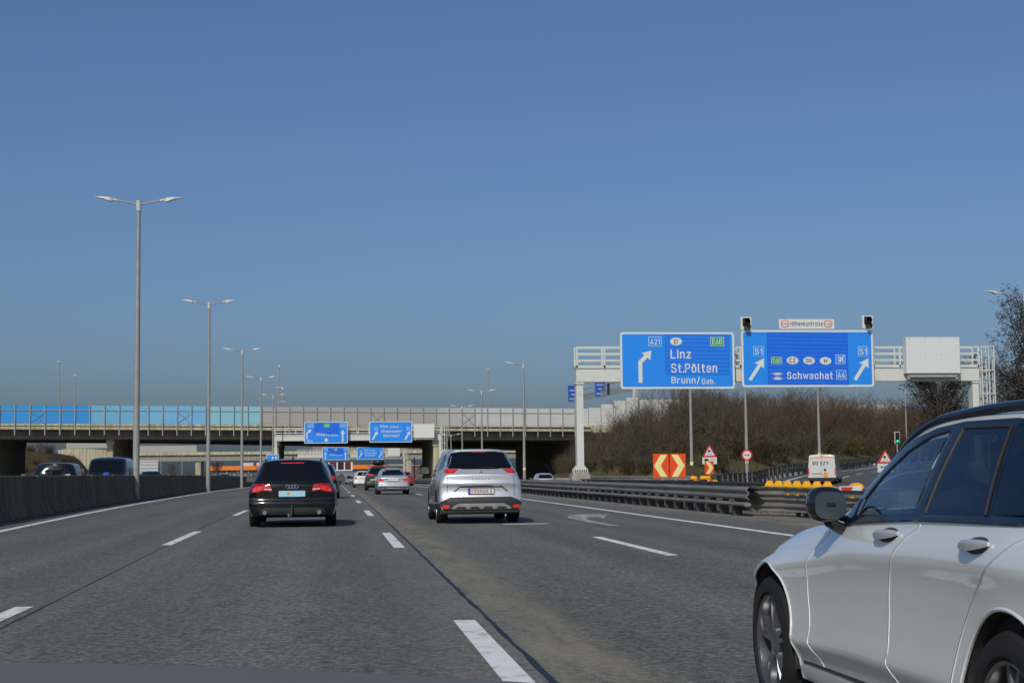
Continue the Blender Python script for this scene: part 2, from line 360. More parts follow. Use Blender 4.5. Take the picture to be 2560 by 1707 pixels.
# stroke lettering in the manner of road-sign alphabets: every glyph is a few centre lines, cap height 1
def _glyphs():
    oc = lambda w, h=1.0, r=0.16: [(r, 0), (w - r, 0), (w - r * .3, r * .3), (w, r), (w, h - r), (w - r * .3, h - r * .3), (w - r, h), (r, h), (r * .3, h - r * .3), (0, h - r), (0, r), (r * .3, r * .3), (r, 0)]
    C = [(.48, .78), (.44, .93), (.34, 1), (.14, 1), (.04, .93), (0, .8), (0, .2), (.04, .07), (.14, 0), (.34, 0), (.44, .07), (.48, .22)]
    h = .72
    bowl = [(.4, .52), (.36, .66), (.26, h), (.14, h), (.04, .66), (0, .54), (0, .18), (.04, .06), (.14, 0), (.26, 0), (.36, .06), (.4, .2)]
    arch = lambda x0, x1: [(x0, .52), (x0 + .06, .66), (x0 + .16, h), (x1 - .14, h), (x1 - .04, .67), (x1, .56), (x1, 0)]
    S = [(.46, .80), (.42, .93), (.32, 1), (.14, 1), (.04, .94), (0, .82), (0, .70), (.04, .59), (.14, .54), (.34, .47), (.44, .41), (.48, .30), (.48, .18), (.44, .06), (.33, 0), (.14, 0), (.04, .07), (0, .2)]
    six = [(.34, 1), (.16, .72), (.04, .50), (0, .36), (0, .2), (.05, .06), (.15, 0), (.31, 0), (.42, .06), (.46, .2), (.46, .38), (.42, .52), (.31, .58), (.16, .58), (.06, .52)]
    return {
    'A': (.56, [[(0, 0), (.28, 1), (.56, 0)], [(.09, .28), (.47, .28)]]), 'B': (.48, [[(0, 0), (0, 1)], [(.02, 1), (.28, 1), (.39, .96), (.44, .86), (.44, .68), (.39, .57), (.28, .53), (.02, .53)], [(.26, .53), (.42, .48), (.48, .38), (.48, .15), (.42, .05), (.3, 0), (.02, 0)]]),
    'C': (.48, [C]), 'D': (.48, [[(0, 0), (0, 1), (.28, 1), (.42, .94), (.48, .78), (.48, .22), (.42, .06), (.28, 0), (0, 0)]]), 'E': (.42, [[(.42, 1), (0, 1), (0, 0), (.42, 0)], [(.03, .52), (.37, .52)]]),
    'F': (.42, [[(.42, 1), (0, 1), (0, 0)], [(.03, .5), (.37, .5)]]), 'G': (.50, [C[:-1] + [(.49, .2), (.49, .46), (.28, .46)]]), 'H': (.48, [[(0, 0), (0, 1)], [(.48, 0), (.48, 1)], [(.03, .52), (.45, .52)]]),
    'I': (.0, [[(0, 0), (0, 1)]]), 'K': (.48, [[(0, 0), (0, 1)], [(.46, 1), (.04, .42)], [(.16, .56), (.5, 0)]]), 'L': (.42, [[(0, 1), (0, 0), (.42, 0)]]), 'O': (.50, [oc(.50)]),
    'P': (.46, [[(0, 0), (0, 1), (.3, 1), (.42, .95), (.47, .83), (.47, .62), (.42, .5), (.3, .45), (.03, .45)]]), 'S': (.48, [S]), 'W': (.74, [[(0, 1), (.18, 0), (.37, .9), (.56, 0), (.74, 1)]]), 'Y': (.5, [[(0, 1), (.25, .46), (.5, 1)], [(.25, .46), (.25, 0)]]),
    'Z': (.46, [[(0, 1), (.46, 1), (0, 0), (.46, 0)]]), 'a': (.40, [[(.05, .64), (.13, h), (.27, h), (.36, .67), (.40, .57), (.40, 0)], [(.37, .42), (.14, .42), (.04, .36), (0, .26), (0, .16), (.04, .05), (.13, 0), (.26, 0), (.38, .1)]]),
    'b': (.40, [[(0, 1), (0, 0)], [(.02, .2), (.06, .05), (.15, 0), (.27, 0), (.36, .06), (.40, .18), (.40, .54), (.36, .66), (.27, h), (.15, h), (.06, .67), (.02, .52)]]), 'c': (.40, [bowl]), 'd': (.40, [[(.40, 1), (.40, 0)], [(.38, .2), (.34, .05), (.25, 0), (.13, 0), (.04, .06), (0, .18), (0, .54), (.04, .66), (.13, h), (.25, h), (.34, .67), (.38, .52)]]),
    'e': (.40, [[(.03, .36), (.40, .36), (.40, .54), (.36, .66), (.26, h), (.14, h), (.04, .66), (0, .54), (0, .18), (.04, .06), (.14, 0), (.27, 0), (.38, .1)]]), 'f': (.26, [[(.30, 1), (.2, 1), (.12, .95), (.1, .85), (.1, 0)], [(0, .68), (.28, .68)]]),
    'h': (.40, [[(0, 0), (0, 1)], [(.02, .54), (.08, .67), (.17, h), (.27, h), (.36, .67), (.40, .56), (.40, 0)]]), 'i': (.0, [[(0, 0), (0, h)], [(0, .92), (0, 1.0)]]), 'k': (.38, [[(0, 0), (0, 1)], [(.36, h), (.03, .32)], [(.14, .44), (.38, 0)]]), 'l': (.12, [[(0, 1), (0, .12), (.04, .02), (.14, 0)]]),
    'm': (.66, [[(0, 0), (0, h)], arch(.0, .33)[1:], arch(.33, .66)[1:]]), 'n': (.40, [[(0, 0), (0, h)], [(.02, .54), (.08, .67), (.17, h), (.27, h), (.36, .67), (.40, .56), (.40, 0)]]), 'o': (.42, [oc(.42, h, .15)]), 'r': (.26, [[(0, 0), (0, h)], [(.02, .50), (.08, .65), (.18, h), (.28, h)]]),
    's': (.38, [[(.36, .60), (.30, .70), (.24, h), (.12, h), (.03, .67), (0, .58), (0, .50), (.04, .42), (.3, .33), (.37, .26), (.38, .14), (.34, .04), (.25, 0), (.12, 0), (.03, .05), (0, .14)]]), 't': (.28, [[(.1, .95), (.1, .14), (.13, .03), (.2, 0), (.3, 0)], [(0, .70), (.28, .70)]]),
    'u': (.40, [[(.40, h), (.40, 0)], [(0, h), (0, .16), (.04, .05), (.13, 0), (.23, 0), (.32, .05), (.38, .18)]]), 'v': (.44, [[(0, h), (.22, 0), (.44, h)]]), 'w': (.64, [[(0, h), (.16, 0), (.32, .62), (.48, 0), (.64, h)]]), 'z': (.40, [[(0, h), (.40, h), (0, 0), (.40, 0)]]),
    '0': (.46, [oc(.46)]), '1': (.22, [[(0, .76), (.22, 1), (.22, 0)]]), '2': (.46, [[(0, .80), (.04, .93), (.14, 1), (.32, 1), (.42, .93), (.46, .82), (.46, .68), (.42, .57), (0, 0), (.48, 0)]]), '3': (.46, [[(.02, .86), (.07, .96), (.16, 1), (.31, 1), (.41, .95), (.45, .84), (.45, .67), (.40, .57), (.30, .53), (.41, .49), (.46, .39), (.46, .15), (.41, .05), (.30, 0), (.15, 0), (.05, .05), (0, .16)]]),
    '4': (.50, [[(.30, 1), (0, .24), (.52, .24)], [(.37, .48), (.37, 0)]]), '5': (.46, [[(.43, 1), (.05, 1), (.02, .52), (.12, .6), (.30, .6), (.41, .54), (.46, .42), (.46, .18), (.41, .06), (.30, 0), (.15, 0), (.05, .05), (0, .16)]]), '6': (.46, [six]), '9': (.46, [[(.46 - x, 1 - y) for x, y in six]]),
    '.': (.0, [[(0, 0), (0, .06)]]), '/': (.30, [[(0, -.1), (.32, 1.06)]]), '-': (.26, [[(0, .36), (.26, .36)]]), ' ': (.12, [])}
GLYPHS = _glyphs()
def text_mesh(txt, x0, z0, x1, z1, y, bold=0.012, shear=0.0):
    """lettering that fills the rectangle exactly, upright, facing -Y"""
    t = (0.125 + bold * 1.6) / 2; gap = 0.17; X = 0.0; V = []; Fc = []; lay = 0
    for ch in txt:
        base = {'ö': 'o', 'Ö': 'O', 'ü': 'u', 'ä': 'a'}.get(ch, ch); w, strokes = GLYPHS[base]; strokes = list(strokes)
        if ch != base: strokes += [[(w * .28, .88), (w * .28, .97)], [(w * .72, .88), (w * .72, .97)]]
        for st in strokes:
            lay += 1; pts = [Vector((X + a_ + shear * b_, b_)) for a_, b_ in st]
            closed = (pts[0] - pts[-1]).length < 1e-6
            if closed: pts = pts[:-1]
            n = len(pts); L_, R_ = [], []
            for i in range(n):
                dp = (pts[i] - pts[i - 1]) if (i > 0 or closed) else None; dn = (pts[(i + 1) % n] - pts[i]) if (i < n - 1 or closed) else None
                d0 = (dp or dn).normalized(); d1 = (dn or dp).normalized(); m_ = (d0 + d1)
                m_ = m_.normalized() if m_.length > 1e-4 else d0
                nrm = Vector((-m_.y, m_.x)); k = t / max(0.42, nrm.dot(Vector((-d0.y, d0.x))))
                ext = Vector((0, 0))
                if dp is None: ext = -d1 * t * 0.85
                if dn is None: ext = d0 * t * 0.85
                L_.append(pts[i] + nrm * k + ext); R_.append(pts[i] - nrm * k + ext)
            b = len(V); e_ = (lay % 7) * 1.2e-4
            for p, q in zip(L_, R_): V += [(p.x, p.y, e_), (q.x, q.y, e_)]
            for i in range(n if closed else n - 1):
                j = (i + 1) % n; Fc.append((b + 2 * i, b + 2 * i + 1, b + 2 * j + 1, b + 2 * j))
        X += w + t * 2 + gap * (0.45 if ch in './' else 1.0)
    ax, bx = min(v[0] for v in V), max(v[0] for v in V); ay, by = min(v[1] for v in V), max(v[1] for v in V)
    vs = [(x0 + (a_ - ax) / (bx - ax) * (x1 - x0), y - e_, z0 + (b_ - ay) / (by - ay) * (z1 - z0)) for a_, b_, e_ in V]
    return vs, Fc
def lettering(parent, txt, x0, z0, x1, z1, y, m, bold=0.012, shear=0.0, name='lettering'):
    mb = MB(); vs, fs = text_mesh(txt, x0, z0, x1, z1, y, bold=bold, shear=shear); mb.add(vs, fs)
    o = mb.build(name, m, parent, fix=False)
    return o

def rounded(poly, r, n=4):
    out = []; N = len(poly)
    for i in range(N):
        p0, p, p1 = Vector(poly[i - 1]), Vector(poly[i]), Vector(poly[(i + 1) % N])
        a_, b_ = (p0 - p), (p1 - p)
        rr = min(r, a_.length * 0.45, b_.length * 0.45)
        A, B = p + a_.normalized() * rr, p + b_.normalized() * rr
        for k in range(n + 1):
            t = k / n
            out.append(tuple((1 - t) ** 2 * A + 2 * t * (1 - t) * p + t * t * B))
    return out
def rrect(x0, z0, x1, z1, r): return rounded([(x0, z0), (x1, z0), (x1, z1), (x0, z1)], r)
def oval(cx, cz, rx, rz, n=24): return [(cx + rx * math.cos(2 * math.pi * k / n), cz + rz * math.sin(2 * math.pi * k / n)) for k in range(n)]

def zr(y):
    t = max(0.0, y - 40)
    if y < 250: return -1.6e-5 * t * t
    if y < 450: return -1.6e-5 * 210 ** 2 - 0.00672 * (y - 250)
    return -1.6e-5 * 210 ** 2 - 0.00672 * 200
def interp(pts, t):
    if t <= pts[0][0]: return pts[0][1]
    for (a0, b0), (a1, b1) in zip(pts, pts[1:]):
        if t <= a1: return b0 + (b1 - b0) * (t - a0) / (a1 - a0)
    return pts[-1][1]
def frange(a, b, s):
    n = max(1, int(round((b - a) / s))); return [a + (b - a) * i / n for i in range(n + 1)]

# ------------------------------------------------------------------ ground, road, markings
YS = [-60, -20] + frange(0, 250, 5) + frange(260, 460, 20) + [520, 700, 1000, 1600, 3000]
def strip(name, m, left, right, ys, dz=0.0, parent=None, nx=1):
    mb = MB(); vs = []; fs = []
    for y in ys:
        for k in range(nx + 1):
            x = left(y) + (right(y) - left(y)) * k / nx
            vs.append((x, y, zr(y) + dz))
    w = nx + 1
    for i in range(len(ys) - 1):
        for k in range(nx):
            fs.append((i * w + k, i * w + k + 1, (i + 1) * w + k + 1, (i + 1) * w + k))
    mb.add(vs, fs); return mb.build(name, m, parent)
BAR = [(-60, -6.2), (0, -7.0), (36, -7.95), (58, -8.45), (80, -8.65), (115, -9.2), (160, -9.4), (3000, -9.4)]
bar = lambda y: interp(BAR, y)
EDGE = [(-60, -5.0), (0, -5.9), (33.5, -6.95), (47, -7.4), (59, -7.7), (77, -8.0), (115, -8.5), (160, -8.7), (3000, -8.7)]
edge = lambda y: interp(EDGE, y)
g = strip('ground', M_ground, lambda y: -2500, lambda y: 2500, YS, -0.45); tag(g, kind='structure')
road = strip('road', M_road, lambda y: bar(y) - 1.2, lambda y: 10.05, YS, 0.0, nx=4); tag(road, kind='structure')
opp = strip('opposite_road', M_ramp, lambda y: -26.0, lambda y: bar(y) - 1.0, YS, -0.004); tag(opp, kind='structure')
gs = strip('gravel_strip', M_gravel, lambda y: 10.0, lambda y: 13.6, [y for y in YS if 20 <= y <= 260], 0.004); tag(gs, kind='structure')

def lane_mark(x, y0, y1, w, name='lane_dash', m=None):
    mb = MB(); ys = frange(y0, y1, 3.0 if y1 - y0 > 3 else 1.0)
    vs = []; fs = []
    for y in ys:
        c = x(y) if callable(x) else x
        vs += [(c - w / 2, y, zr(y) + 0.004), (c + w / 2, y, zr(y) + 0.004)]
    for i in range(len(ys) - 1): fs.append((2 * i, 2 * i + 1, 2 * i + 3, 2 * i + 2))
    mb.add(vs, fs); return mb.build(name, m or M_line, road)
def bend(x): return lambda y: x + (0.000045 * (y - 160) ** 2 if y > 160 else 0)
for k in range(-1, 18):
    y0 = 6.0 + 18 * k + (0.0)
    if y0 + 6 > 2 and y0 < 320:
        lane_mark(bend(1.02), max(2.0, y0 + 0.2), y0 + 6.3, 0.17)
        lane_mark(bend(-2.72), max(2.0, y0 + 2.3), y0 + 8.4, 0.16)
        if y0 > 60: lane_mark(bend(4.6), y0 + 3.3, y0 + 8.7, 0.17)
lane_mark(4.57, 20.9, 27.1, 0.17); lane_mark(4.57, 39.0, 45.0, 0.17); lane_mark(4.57, 2.9, 9.1, 0.17); lane_mark(4.2, 34.0, 34.35, 1.0)
lane_mark(edge, 5, 400, 0.20, 'edge_line')
lane_mark(lambda y: 7.9, 5, 200, 0.20, 'edge_line')
# tar joint, construction seam and one painted shadow line
rnd = random.Random(5)
def seam(xf, y0, y1, w, name, wig=0.012):
    mb = MB(); ys = frange(y0, y1, 0.35) if y1 < 80 else frange(y0, 60, 0.35) + frange(61, y1, 3)
    vs = []; fs = []
    for y in ys:
        c = xf(y) + rnd.uniform(-wig, wig); ww = w * rnd.uniform(0.7, 1.5)
        vs += [(c - ww / 2, y, zr(y) + 0.0025), (c + ww / 2, y, zr(y) + 0.0025)]
    for i in range(len(ys) - 1): fs.append((2 * i, 2 * i + 1, 2 * i + 3, 2 * i + 2))
    mb.add(vs, fs); return mb.build(name, M_seam, road)
seam(lambda y: 1.19 + 0.0022 * min(y, 60), 3, 180, 0.034, 'joint_and_shadow_line', 0.007)
mb = MB(); pts_ = [(-7.25, 39.6), (-6.6, 41.6), (-5.9, 43.7), (-5.2, 45.8), (-4.5, 47.8)]
for (xa, ya), (xb, yb_) in zip(pts_, pts_[1:]): mb.add([(xa, ya - .06, 0.0026), (xb, yb_ - .06, 0.0026), (xb, yb_ + .06, 0.0026), (xa, ya + .06, 0.0026)], [(0, 1, 2, 3)])
mb.build('joint_and_shadow_line', M_seam, road)  # thin cast shadow across the left lane, drawn as a dark strip
seam(lambda y: -2.36 - 0.013 * min(y, 40) + (0.0 if y < 40 else 0), 4, 70, 0.016, 'joint_and_shadow_line', 0.005)
# worn turn arrow in the rightmost lane
mb = MB()
A = [(5.60, 32.2), (5.86, 32.2), (5.86, 35.9), (5.98, 37.6), (6.22, 38.4), (6.46, 38.3), (6.36, 37.2), (7.12, 40.9), (6.0, 41.0), (6.12, 40.2), (5.86, 39.6), (5.62, 38.0), (5.58, 36.0)]
A = [(x + 0.1, y) for x, y in A]
pv = [(x, y, 0.004) for x, y in A]
res = delaunay_2d_cdt([Vector(q) for q in A], [(i, (i + 1) % len(A)) for i in range(len(A))], [], 1, 1e-5)
mb.add([(v.x, v.y, 0.0045) for v in res[0]], [list(f) for f in res[2]])
mb.build('turn_arrow', M_line2, road)

# ------------------------------------------------------------------ concrete median barrier, one object per element
prof = [(-0.30, 0), (0.30, 0), (0.30, 0.08), (0.15, 0.42), (0.09, 1.14), (0.06, 1.17), (-0.06, 1.17), (-0.09, 1.14), (-0.15, 0.42), (-0.30, 0.08)]
def barrier_unit():
    mb = MB()
    mb.sweep(prof, [(0, 0.022, 0), (0, 5.978, 0)])
    root = tag(mb.build('concrete_barrier', M_barrier), 'dark weathered concrete barrier element in the median row beside the leftmost lane', 'barrier', 'concrete barriers along the median')
    for k in range(5):
        d = MB(); d.box(0.296, 0.306, 0.45 + 1.2 * k, 0.6 + 1.2 * k, 0.012, 0.065); d.build('drain_slot', M_black, root)
    t = MB(); t.box(-0.07, 0.1, 5.93, 6.0, 0.85, 1.173); t.build('joint_mortar', M_plinth, root)
    return root
b0 = barrier_unit(); first = True
for k in range(52):
    y = 22.0 + 6.0 * k
    x = bar(y) - 0.30; x2 = bar(y + 6) - 0.30
    rz = -math.atan2(x2 - x, 6.0)
    o = b0 if first else copy_tree(b0); first = False
    o.location = (x, y, zr(y)); o.rotation_euler = (-math.atan2(zr(y + 6) - zr(y), -6.0) - math.pi if False else math.atan2(zr(y + 6) - zr(y), 6.0), 0, rz)

# ------------------------------------------------------------------ lamps
def lamp_head_mesh(mb, p, d):
    """flat tapering luminaire from p along horizontal direction d (3D)"""
    p = Vector(p); d = Vector(d).normalized(); s = Vector((-d.y, d.x, 0)).normalized(); u = Vector((0, 0, 1))
    rows = [(0.0, 0.05, 0.03, -0.05), (0.09, 0.13, 0.06, -0.10), (0.22, 0.15, 0.08, -0.08), (0.44, 0.14, 0.075, -0.01), (0.70, 0.09, 0.06, 0.02), (0.82, 0.02, 0.045, 0.03)]
    vs = []; fs = []
    for t, w, top, bot in rows:
        c = p + d * t + u * (t * 0.08)
        vs += [c - s * w + u * bot, c + s * w + u * bot, c + s * w * 0.8 + u * top, c - s * w * 0.8 + u * top]
    for i in range(len(rows) - 1):
        for k in range(4): fs.append((i * 4 + k, i * 4 + (k + 1) % 4, i * 4 + 4 + (k + 1) % 4, i * 4 + 4 + k))
    fs += [(0, 1, 2, 3), tuple(range(len(vs) - 4, len(vs)))[::-1]]
    mb.add(vs, fs)
def make_lamp(label, H=13.3, arms=(1, -1), group=None, base=0.0, arm=1.0, r0=0.155, r1=0.085, band=False):
    root = thing('street_lamp', label, 'street lamp', group=group)
    mb = MB(); mb.lathe([(0, r0), (3.4, r0 * 0.93)], 12, 'z'); mb.lathe([(3.4, r0 * 0.86), (H, r1)], 12, 'z'); mb.lathe([(3.4, r0 * 0.93), (3.4, r0 * 0.8)], 12, 'z')
    mb.build('pole', M_pole, root, smooth=True)
    c = MB(); c.lathe([(H - 0.35, 0.0), (H - 0.35, r1 + 0.03), (H + 0.12, r1 + 0.03), (H + 0.12, 0.0)], 10, 'z'); c.build('pole_cap', M_head, root)
    for s in arms:
        a_ = MB(); a_.tube((s * 0.08, 0, H - 0.05), (s * arm, 0, H + 0.14), 0.04, 0.036, 8); a_.build('arm', M_pole, root, smooth=True)
        h = MB(); h.tube((s * (arm - 0.06), 0, H + 0.13), (s * (arm + 0.14), 0, H + 0.16), 0.058, 0.058, 8)
        lamp_head_mesh(h, (s * (arm + 0.12), 0, H + 0.17), (s, 0, 0.0)); h.build('lamp_head', M_head, root, smooth=False)
    if band:
        b = MB(); b.lathe([(1.45, r0 * 1.01), (1.7, r0 * 1.01)], 12, 'z'); b.build('yellow_band', M_cream, root)
    return root
L0 = make_lamp('tall grey two-armed lamp in the median, nearest and tallest of its row', 13.4, group='two-armed lamps in the median')
for i, (x, y, lab) in enumerate([(-8.72, 71.3, None), (-8.8, 113.0, 'two-armed median lamp, second of the row from the front, behind the barrier'),
        (-8.85, 155.2, 'two-armed median lamp, third of the row, its head above the cyan panels'),
        (-8.9, 197.0, 'two-armed median lamp, fourth of the row, before the grey noise panels'),
        (-8.9, 237.0, 'two-armed median lamp, farthest of the row, close to the second gantry')]):
    o = L0 if i == 0 else copy_tree(L0, lab); o.location = (x, y, zr(y))
Lr = make_lamp('single-armed grey lamp with a yellow band, right of the silver minivan', 12.0, arms=(-1,), r0=0.15, band=True, group='lamps right of the motorway')
Lr.location = (19.05, 155.5, zr(155))
L2 = make_lamp('two-armed lamp before the grey noise panels, left of the single-armed lamp', 12.0, r0=0.14, group='lamps right of the motorway'); L2.location = (19.4, 203.7, zr(203))
o = copy_tree(L2, 'two-armed lamp whose head touches the top edge of the grey noise panels', (20.3, 246.0, zr(246)))
o = copy_tree(L2, 'small two-armed lamp beside the ladder of the second gantry', (19.2, 255.0, -3.7)); o.scale = (0.9, 0.9, 0.9)
for i, (x, y, z, lab) in enumerate([(25.1, 108.0, 0.0, 'slim grey lamp pole below the bent-arrow exit sign, beside the chevron boards'),
        (30.32, 112.6, 0.1, 'slim grey lamp pole directly behind the round no-overtaking sign'),
        (41.0, 128.8, 0.75, 'slim grey lamp pole behind the white delivery van')]):
    if i == 0: Lq = make_lamp(lab, 8.3, arms=(-1,), r0=0.13, r1=0.07, arm=0.9, band=True, group='lamps along the rising ramp'); o = Lq
    else: o = copy_tree(Lq, lab)
    o.location = (x, y, z)
Lf = make_lamp('thin two-armed lamp above the bare bushes left of the big tree', 8.0, arms=(1, -1), r0=0.1, r1=0.06, arm=1.0, group='lamps along the rising ramp'); Lf.location = (67.3, 178.0, 2.2); Lf.rotation_euler = (0, 0, 0.75)
o = copy_tree(Lf, 'tiny far lamp sticking out of the bushes under the right end of the ramp sign', (74.5, 212.0, 2.0), 0.6)
Lt = make_lamp('single-armed lamp reaching in at the right edge above the tree', 11.0, arms=(-1,), r0=0.15, arm=1.5, group='lamps along the rising ramp'); Lt.location = (39.9, 86.0, 0.0)
# lamps and masts standing on the flyover deck
for i, (x, y, z, h, lab) in enumerate([(-43.9, 258.0, 8.9, 10.5, 'slim lamp on the flyover above the dark blue panels, the taller one'),
        (-41.3, 258.0, 8.9, 8.2, 'slim lamp on the flyover above the dark blue panels, the shorter one'),
        (26.7, 268.0, 8.2, 10.4, 'slim lamp standing on the flyover above the grey panels on the right')]):
    m_ = thing('deck_lamp', lab, 'street lamp', (x, y, z), group='thin lamps on the flyover deck')
    mb = MB(); mb.tube((0, 0, 0), (0, 0, h), 0.10, 0.07, 8); mb.build('pole', M_pole, m_)
    mb = MB(); mb.box(-0.35, 0.25, -0.2, 0.2, h, h + 0.14); mb.build('lamp_head', M_head, m_)
for x, z, lab in [(-8.86, 19.1, 'tall camera mast on the flyover deck behind the pale panels'), (-8.3, 15.4, 'shorter camera mast on the flyover deck right beside the tall mast')]:
    m_ = thing('camera_mast', lab, 'mast', (x, 262.0, 8.9))
    mb = MB(); mb.tube((0, 0, 0), (0, 0, z - 8.9), 0.11, 0.08, 8); mb.build('pole', M_pole, m_)
    mb = MB(); mb.box(-0.14, 0.14, -0.2, 0.2, z - 9.3, z - 8.9); mb.box(-0.7, 0.5, -0.06, 0.06, (z - 8.9) * 0.63, (z - 8.9) * 0.63 + 0.12); mb.build('camera', M_head, m_)

# ------------------------------------------------------------------ flyover with coloured noise panels
BX0, BY0, BX1, BY1 = -51.4, 250.0, 39.6, 264.0
def bline(x): return BY0 + (BY1 - BY0) * (x - BX0) / (BX1 - BX0)
def bz(x, zl, zrt): return zl + (zrt - zl) * (x - BX0) / (BX1 - BX0)
XL, XR = -75.0, 44.0
fly = thing('flyover', 'wide concrete flyover with dark underside crossing the whole motorway', 'bridge', (0, 255, 0))
def wq(mb, x0, x1, yo0, yo1, zl0, zr0, zl1, zr1):
    """slab following the bridge line between z(zl0..zr0) and z(zl1..zr1)"""
    P = []
    for zl, zz in ((zl0, zr0), (zl1, zr1)):
        P += [(x0, bline(x0) + yo0 - 255, bz(x0, zl, zz)), (x1, bline(x1) + yo0 - 255, bz(x1, zl, zz)), (x1, bline(x1) + yo1 - 255, bz(x1, zl, zz)), (x0, bline(x0) + yo1 - 255, bz(x0, zl, zz))]
    mb.add(P, [(0, 3, 2, 1), (4, 5, 6, 7), (0, 1, 5, 4), (1, 2, 6, 5), (2, 3, 7, 6), (3, 0, 4, 7)])
mb = MB(); wq(mb, XL, XR, -0.05, 0.45, 8.41, 7.82, 8.82, 8.23); wq(mb, XL, XR, 0.0, 0.45, 8.94, 8.50, 9.37, 8.77); mb.build('parapet', M_conc, fly)
mb = MB(); wq(mb, XL, XR, 0.1, 0.45, 8.80, 8.2, 8.95, 8.51); mb.build('parapet_gap', M_black, fly)
# deck: quadrilateral that widens to the right
mb = MB()
near = [(XL, bline(XL) + 2.6), (XR + 12, bline(XR + 12) + 2.6)]
far = [(66.0, 472.0), (50, 440), (6.2, 361.0), (-32.0, 300.0), (-51.6, 285.0), (XL, 268.0)]
poly = near + far
n = len(poly)
zt_, zb_ = 8.35, 7.0
vs = [(x, y - 255, bz(x, 8.45, 7.9) if i < 2 else 8.2) for i, (x, y) in enumerate(poly)] + [(x, y - 255, bz(x, 7.55, 6.95) if i < 2 else 6.95) for i, (x, y) in enumerate(poly)]
mb.add(vs, [list(range(n)), list(range(n, 2 * n))[::-1]] + [(i, (i + 1) % n, n + (i + 1) % n, n + i) for i in range(n)])
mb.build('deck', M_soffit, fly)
mb = MB()
mbs = MB(); wq(mbs, XL, XR, 0.46, 3.0, 8.3, 7.72, 8.6, 8.0); mbs.build('cantilever_slab', M_soffit, fly)
for off in (2.61, 9.0, 16.0, 24.0):
    wq(mb, XL, XR - 2, off, off + 0.9, 6.95, 6.4, 7.5, 6.9)
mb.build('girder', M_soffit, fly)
def pier(x, y, w, dl, z1, lab_m=M_conc):
    mb = MB()
    mb.prism(rounded([(x - w / 2, y - 255), (x + w / 2, y - 255), (x + w / 2, y - 255 + dl), (x - w / 2, y - 255 + dl)], 0.25), -2, z1 - 1.3, 'z')
    mb.box(x - w / 2 - 0.12, x + w / 2 + 0.12, y - 255.15, y - 255 + dl, z1 - 1.28, z1)
    return mb.build('pier', lab_m, fly)
pier(-35.4, 256, 1.0, 26, 7.2); pier(-9.3, 259.5, 0.9, 30, 6.9); pier(17.3, 263, 0.95, 34, 6.75); pier(-55.6, 254, 5.0, 26, 7.4, M_soffit)
mb = MB(); mb.box(41.5, 46, bline(38) + 9 - 255, 100, -3, 6.9); mb.build('abutment', M_plinth, fly)
nw = thing('noise_barrier', 'row of transparent-looking noise panels on the flyover fading from blue through pale cyan to grey', 'noise barrier', (0, 255, 0))
xs_b = []; x = BX0 - 3 * 2.235
i = 0
cols = {}
def pmat(key, c):
    return mat('panel_' + key, c, 0.35, var=0.06, scale=0.6, stretch=(0.2, 0.2, 5))
P_dblue = pmat('deep_blue', (0.045, 0.30, 0.65)); P_mblue = pmat('sky_blue', (0.17, 0.43, 0.62)); P_lblue = pmat('mid_cyan', (0.19, 0.46, 0.68)); P_cyan = pmat('pale_cyan', (0.26, 0.53, 0.60))
P_grey = pmat('warm_grey', (0.385, 0.375, 0.335)); P_grey2 = pmat('light_grey', (0.46, 0.455, 0.42)); P_grey3 = pmat('pale_grey', (0.54, 0.54, 0.50))
posts = []
k = 0
while x < 42.2:
    posts.append(x); x += 2.235 * (1 - 0.0006 * k); k += 1
def bu(x): return 832 + 3900 * x / bline(x)   # how far along the row a bay lies
for i, (xa, xb_) in enumerate(zip(posts, posts[1:])):
    u = bu((xa + xb_) / 2)
    m = P_dblue if u < 257 else (P_mblue if u < 395 else (P_lblue if u < 527 else (P_cyan if u < 660 else (P_grey if u < 1098 else (P_grey2 if u < 1190 else P_grey3)))))
    mb = MB(); wq(mb, xa + 0.05, xb_ - 0.05, -0.02, 0.04, 9.33, 8.73, 12.17, 11.71); mb.build('noise_panel', m, nw)
for i, xa in enumerate(posts):
    mb = MB(); wq(mb, xa - 0.075, xa + 0.075, -0.22, -0.03, 7.5, 6.86, 12.2, 11.74); mb.build('post', M_galv, nw)
mb = MB(); wq(mb, posts[0], posts[-1], -0.12, -0.025, 11.36, 10.84, 11.46, 10.94); mb.build('rail', M_galv, nw)
for q in (5, 15, 29, 36):
    mb = MB()
    xa, xb_ = posts[q], posts[q + 1]; y_ = bline(xa) - 255 - 0.06
    mb.tube((xa, y_, bz(xa, 9.4, 8.8)), (xb_, y_, bz(xb_, 11.4, 10.9)), 0.03, n=5); mb.tube((xb_, y_, bz(xb_, 9.4, 8.8)), (xa, y_, bz(xa, 11.4, 10.9)), 0.03, n=5)
    mb.build('cross_brace', M_galv, nw)
# stepped continuation behind the bushes
nw2 = thing('stepped_noise_wall', 'pale grey noise wall rising in steps behind the bare bushes', 'noise barrier', (41.6, 266, 0))
zz = [11.75, 11.9, 12.5, 13.1, 13.65]; x = 0.0
for i, z in enumerate(zz):
    mb = MB(); mb.box(x + 0.04, x + 2.15, 0, 0.12, 7.5, z); mb.build('noise_panel', P_grey3, nw2); x += 2.2
mb = MB(); mb.box(x + 0.04, x + 9, 0.05, 0.2, 6, 13.3); mb.build('noise_panel', P_grey3, nw2)
mb = MB()
for i in range(6): mb.box(i * 2.2 - 0.08, i * 2.2 + 0.04, -0.1, 0.02, 6.5, zz[min(i, 4)])
mb.build('post', M_galv, nw2)
mb = MB(); mb.box(-0.5, 11.0, -0.3, -0.05, 7.6, 8.9); mb.build('parapet', M_conc, nw2)

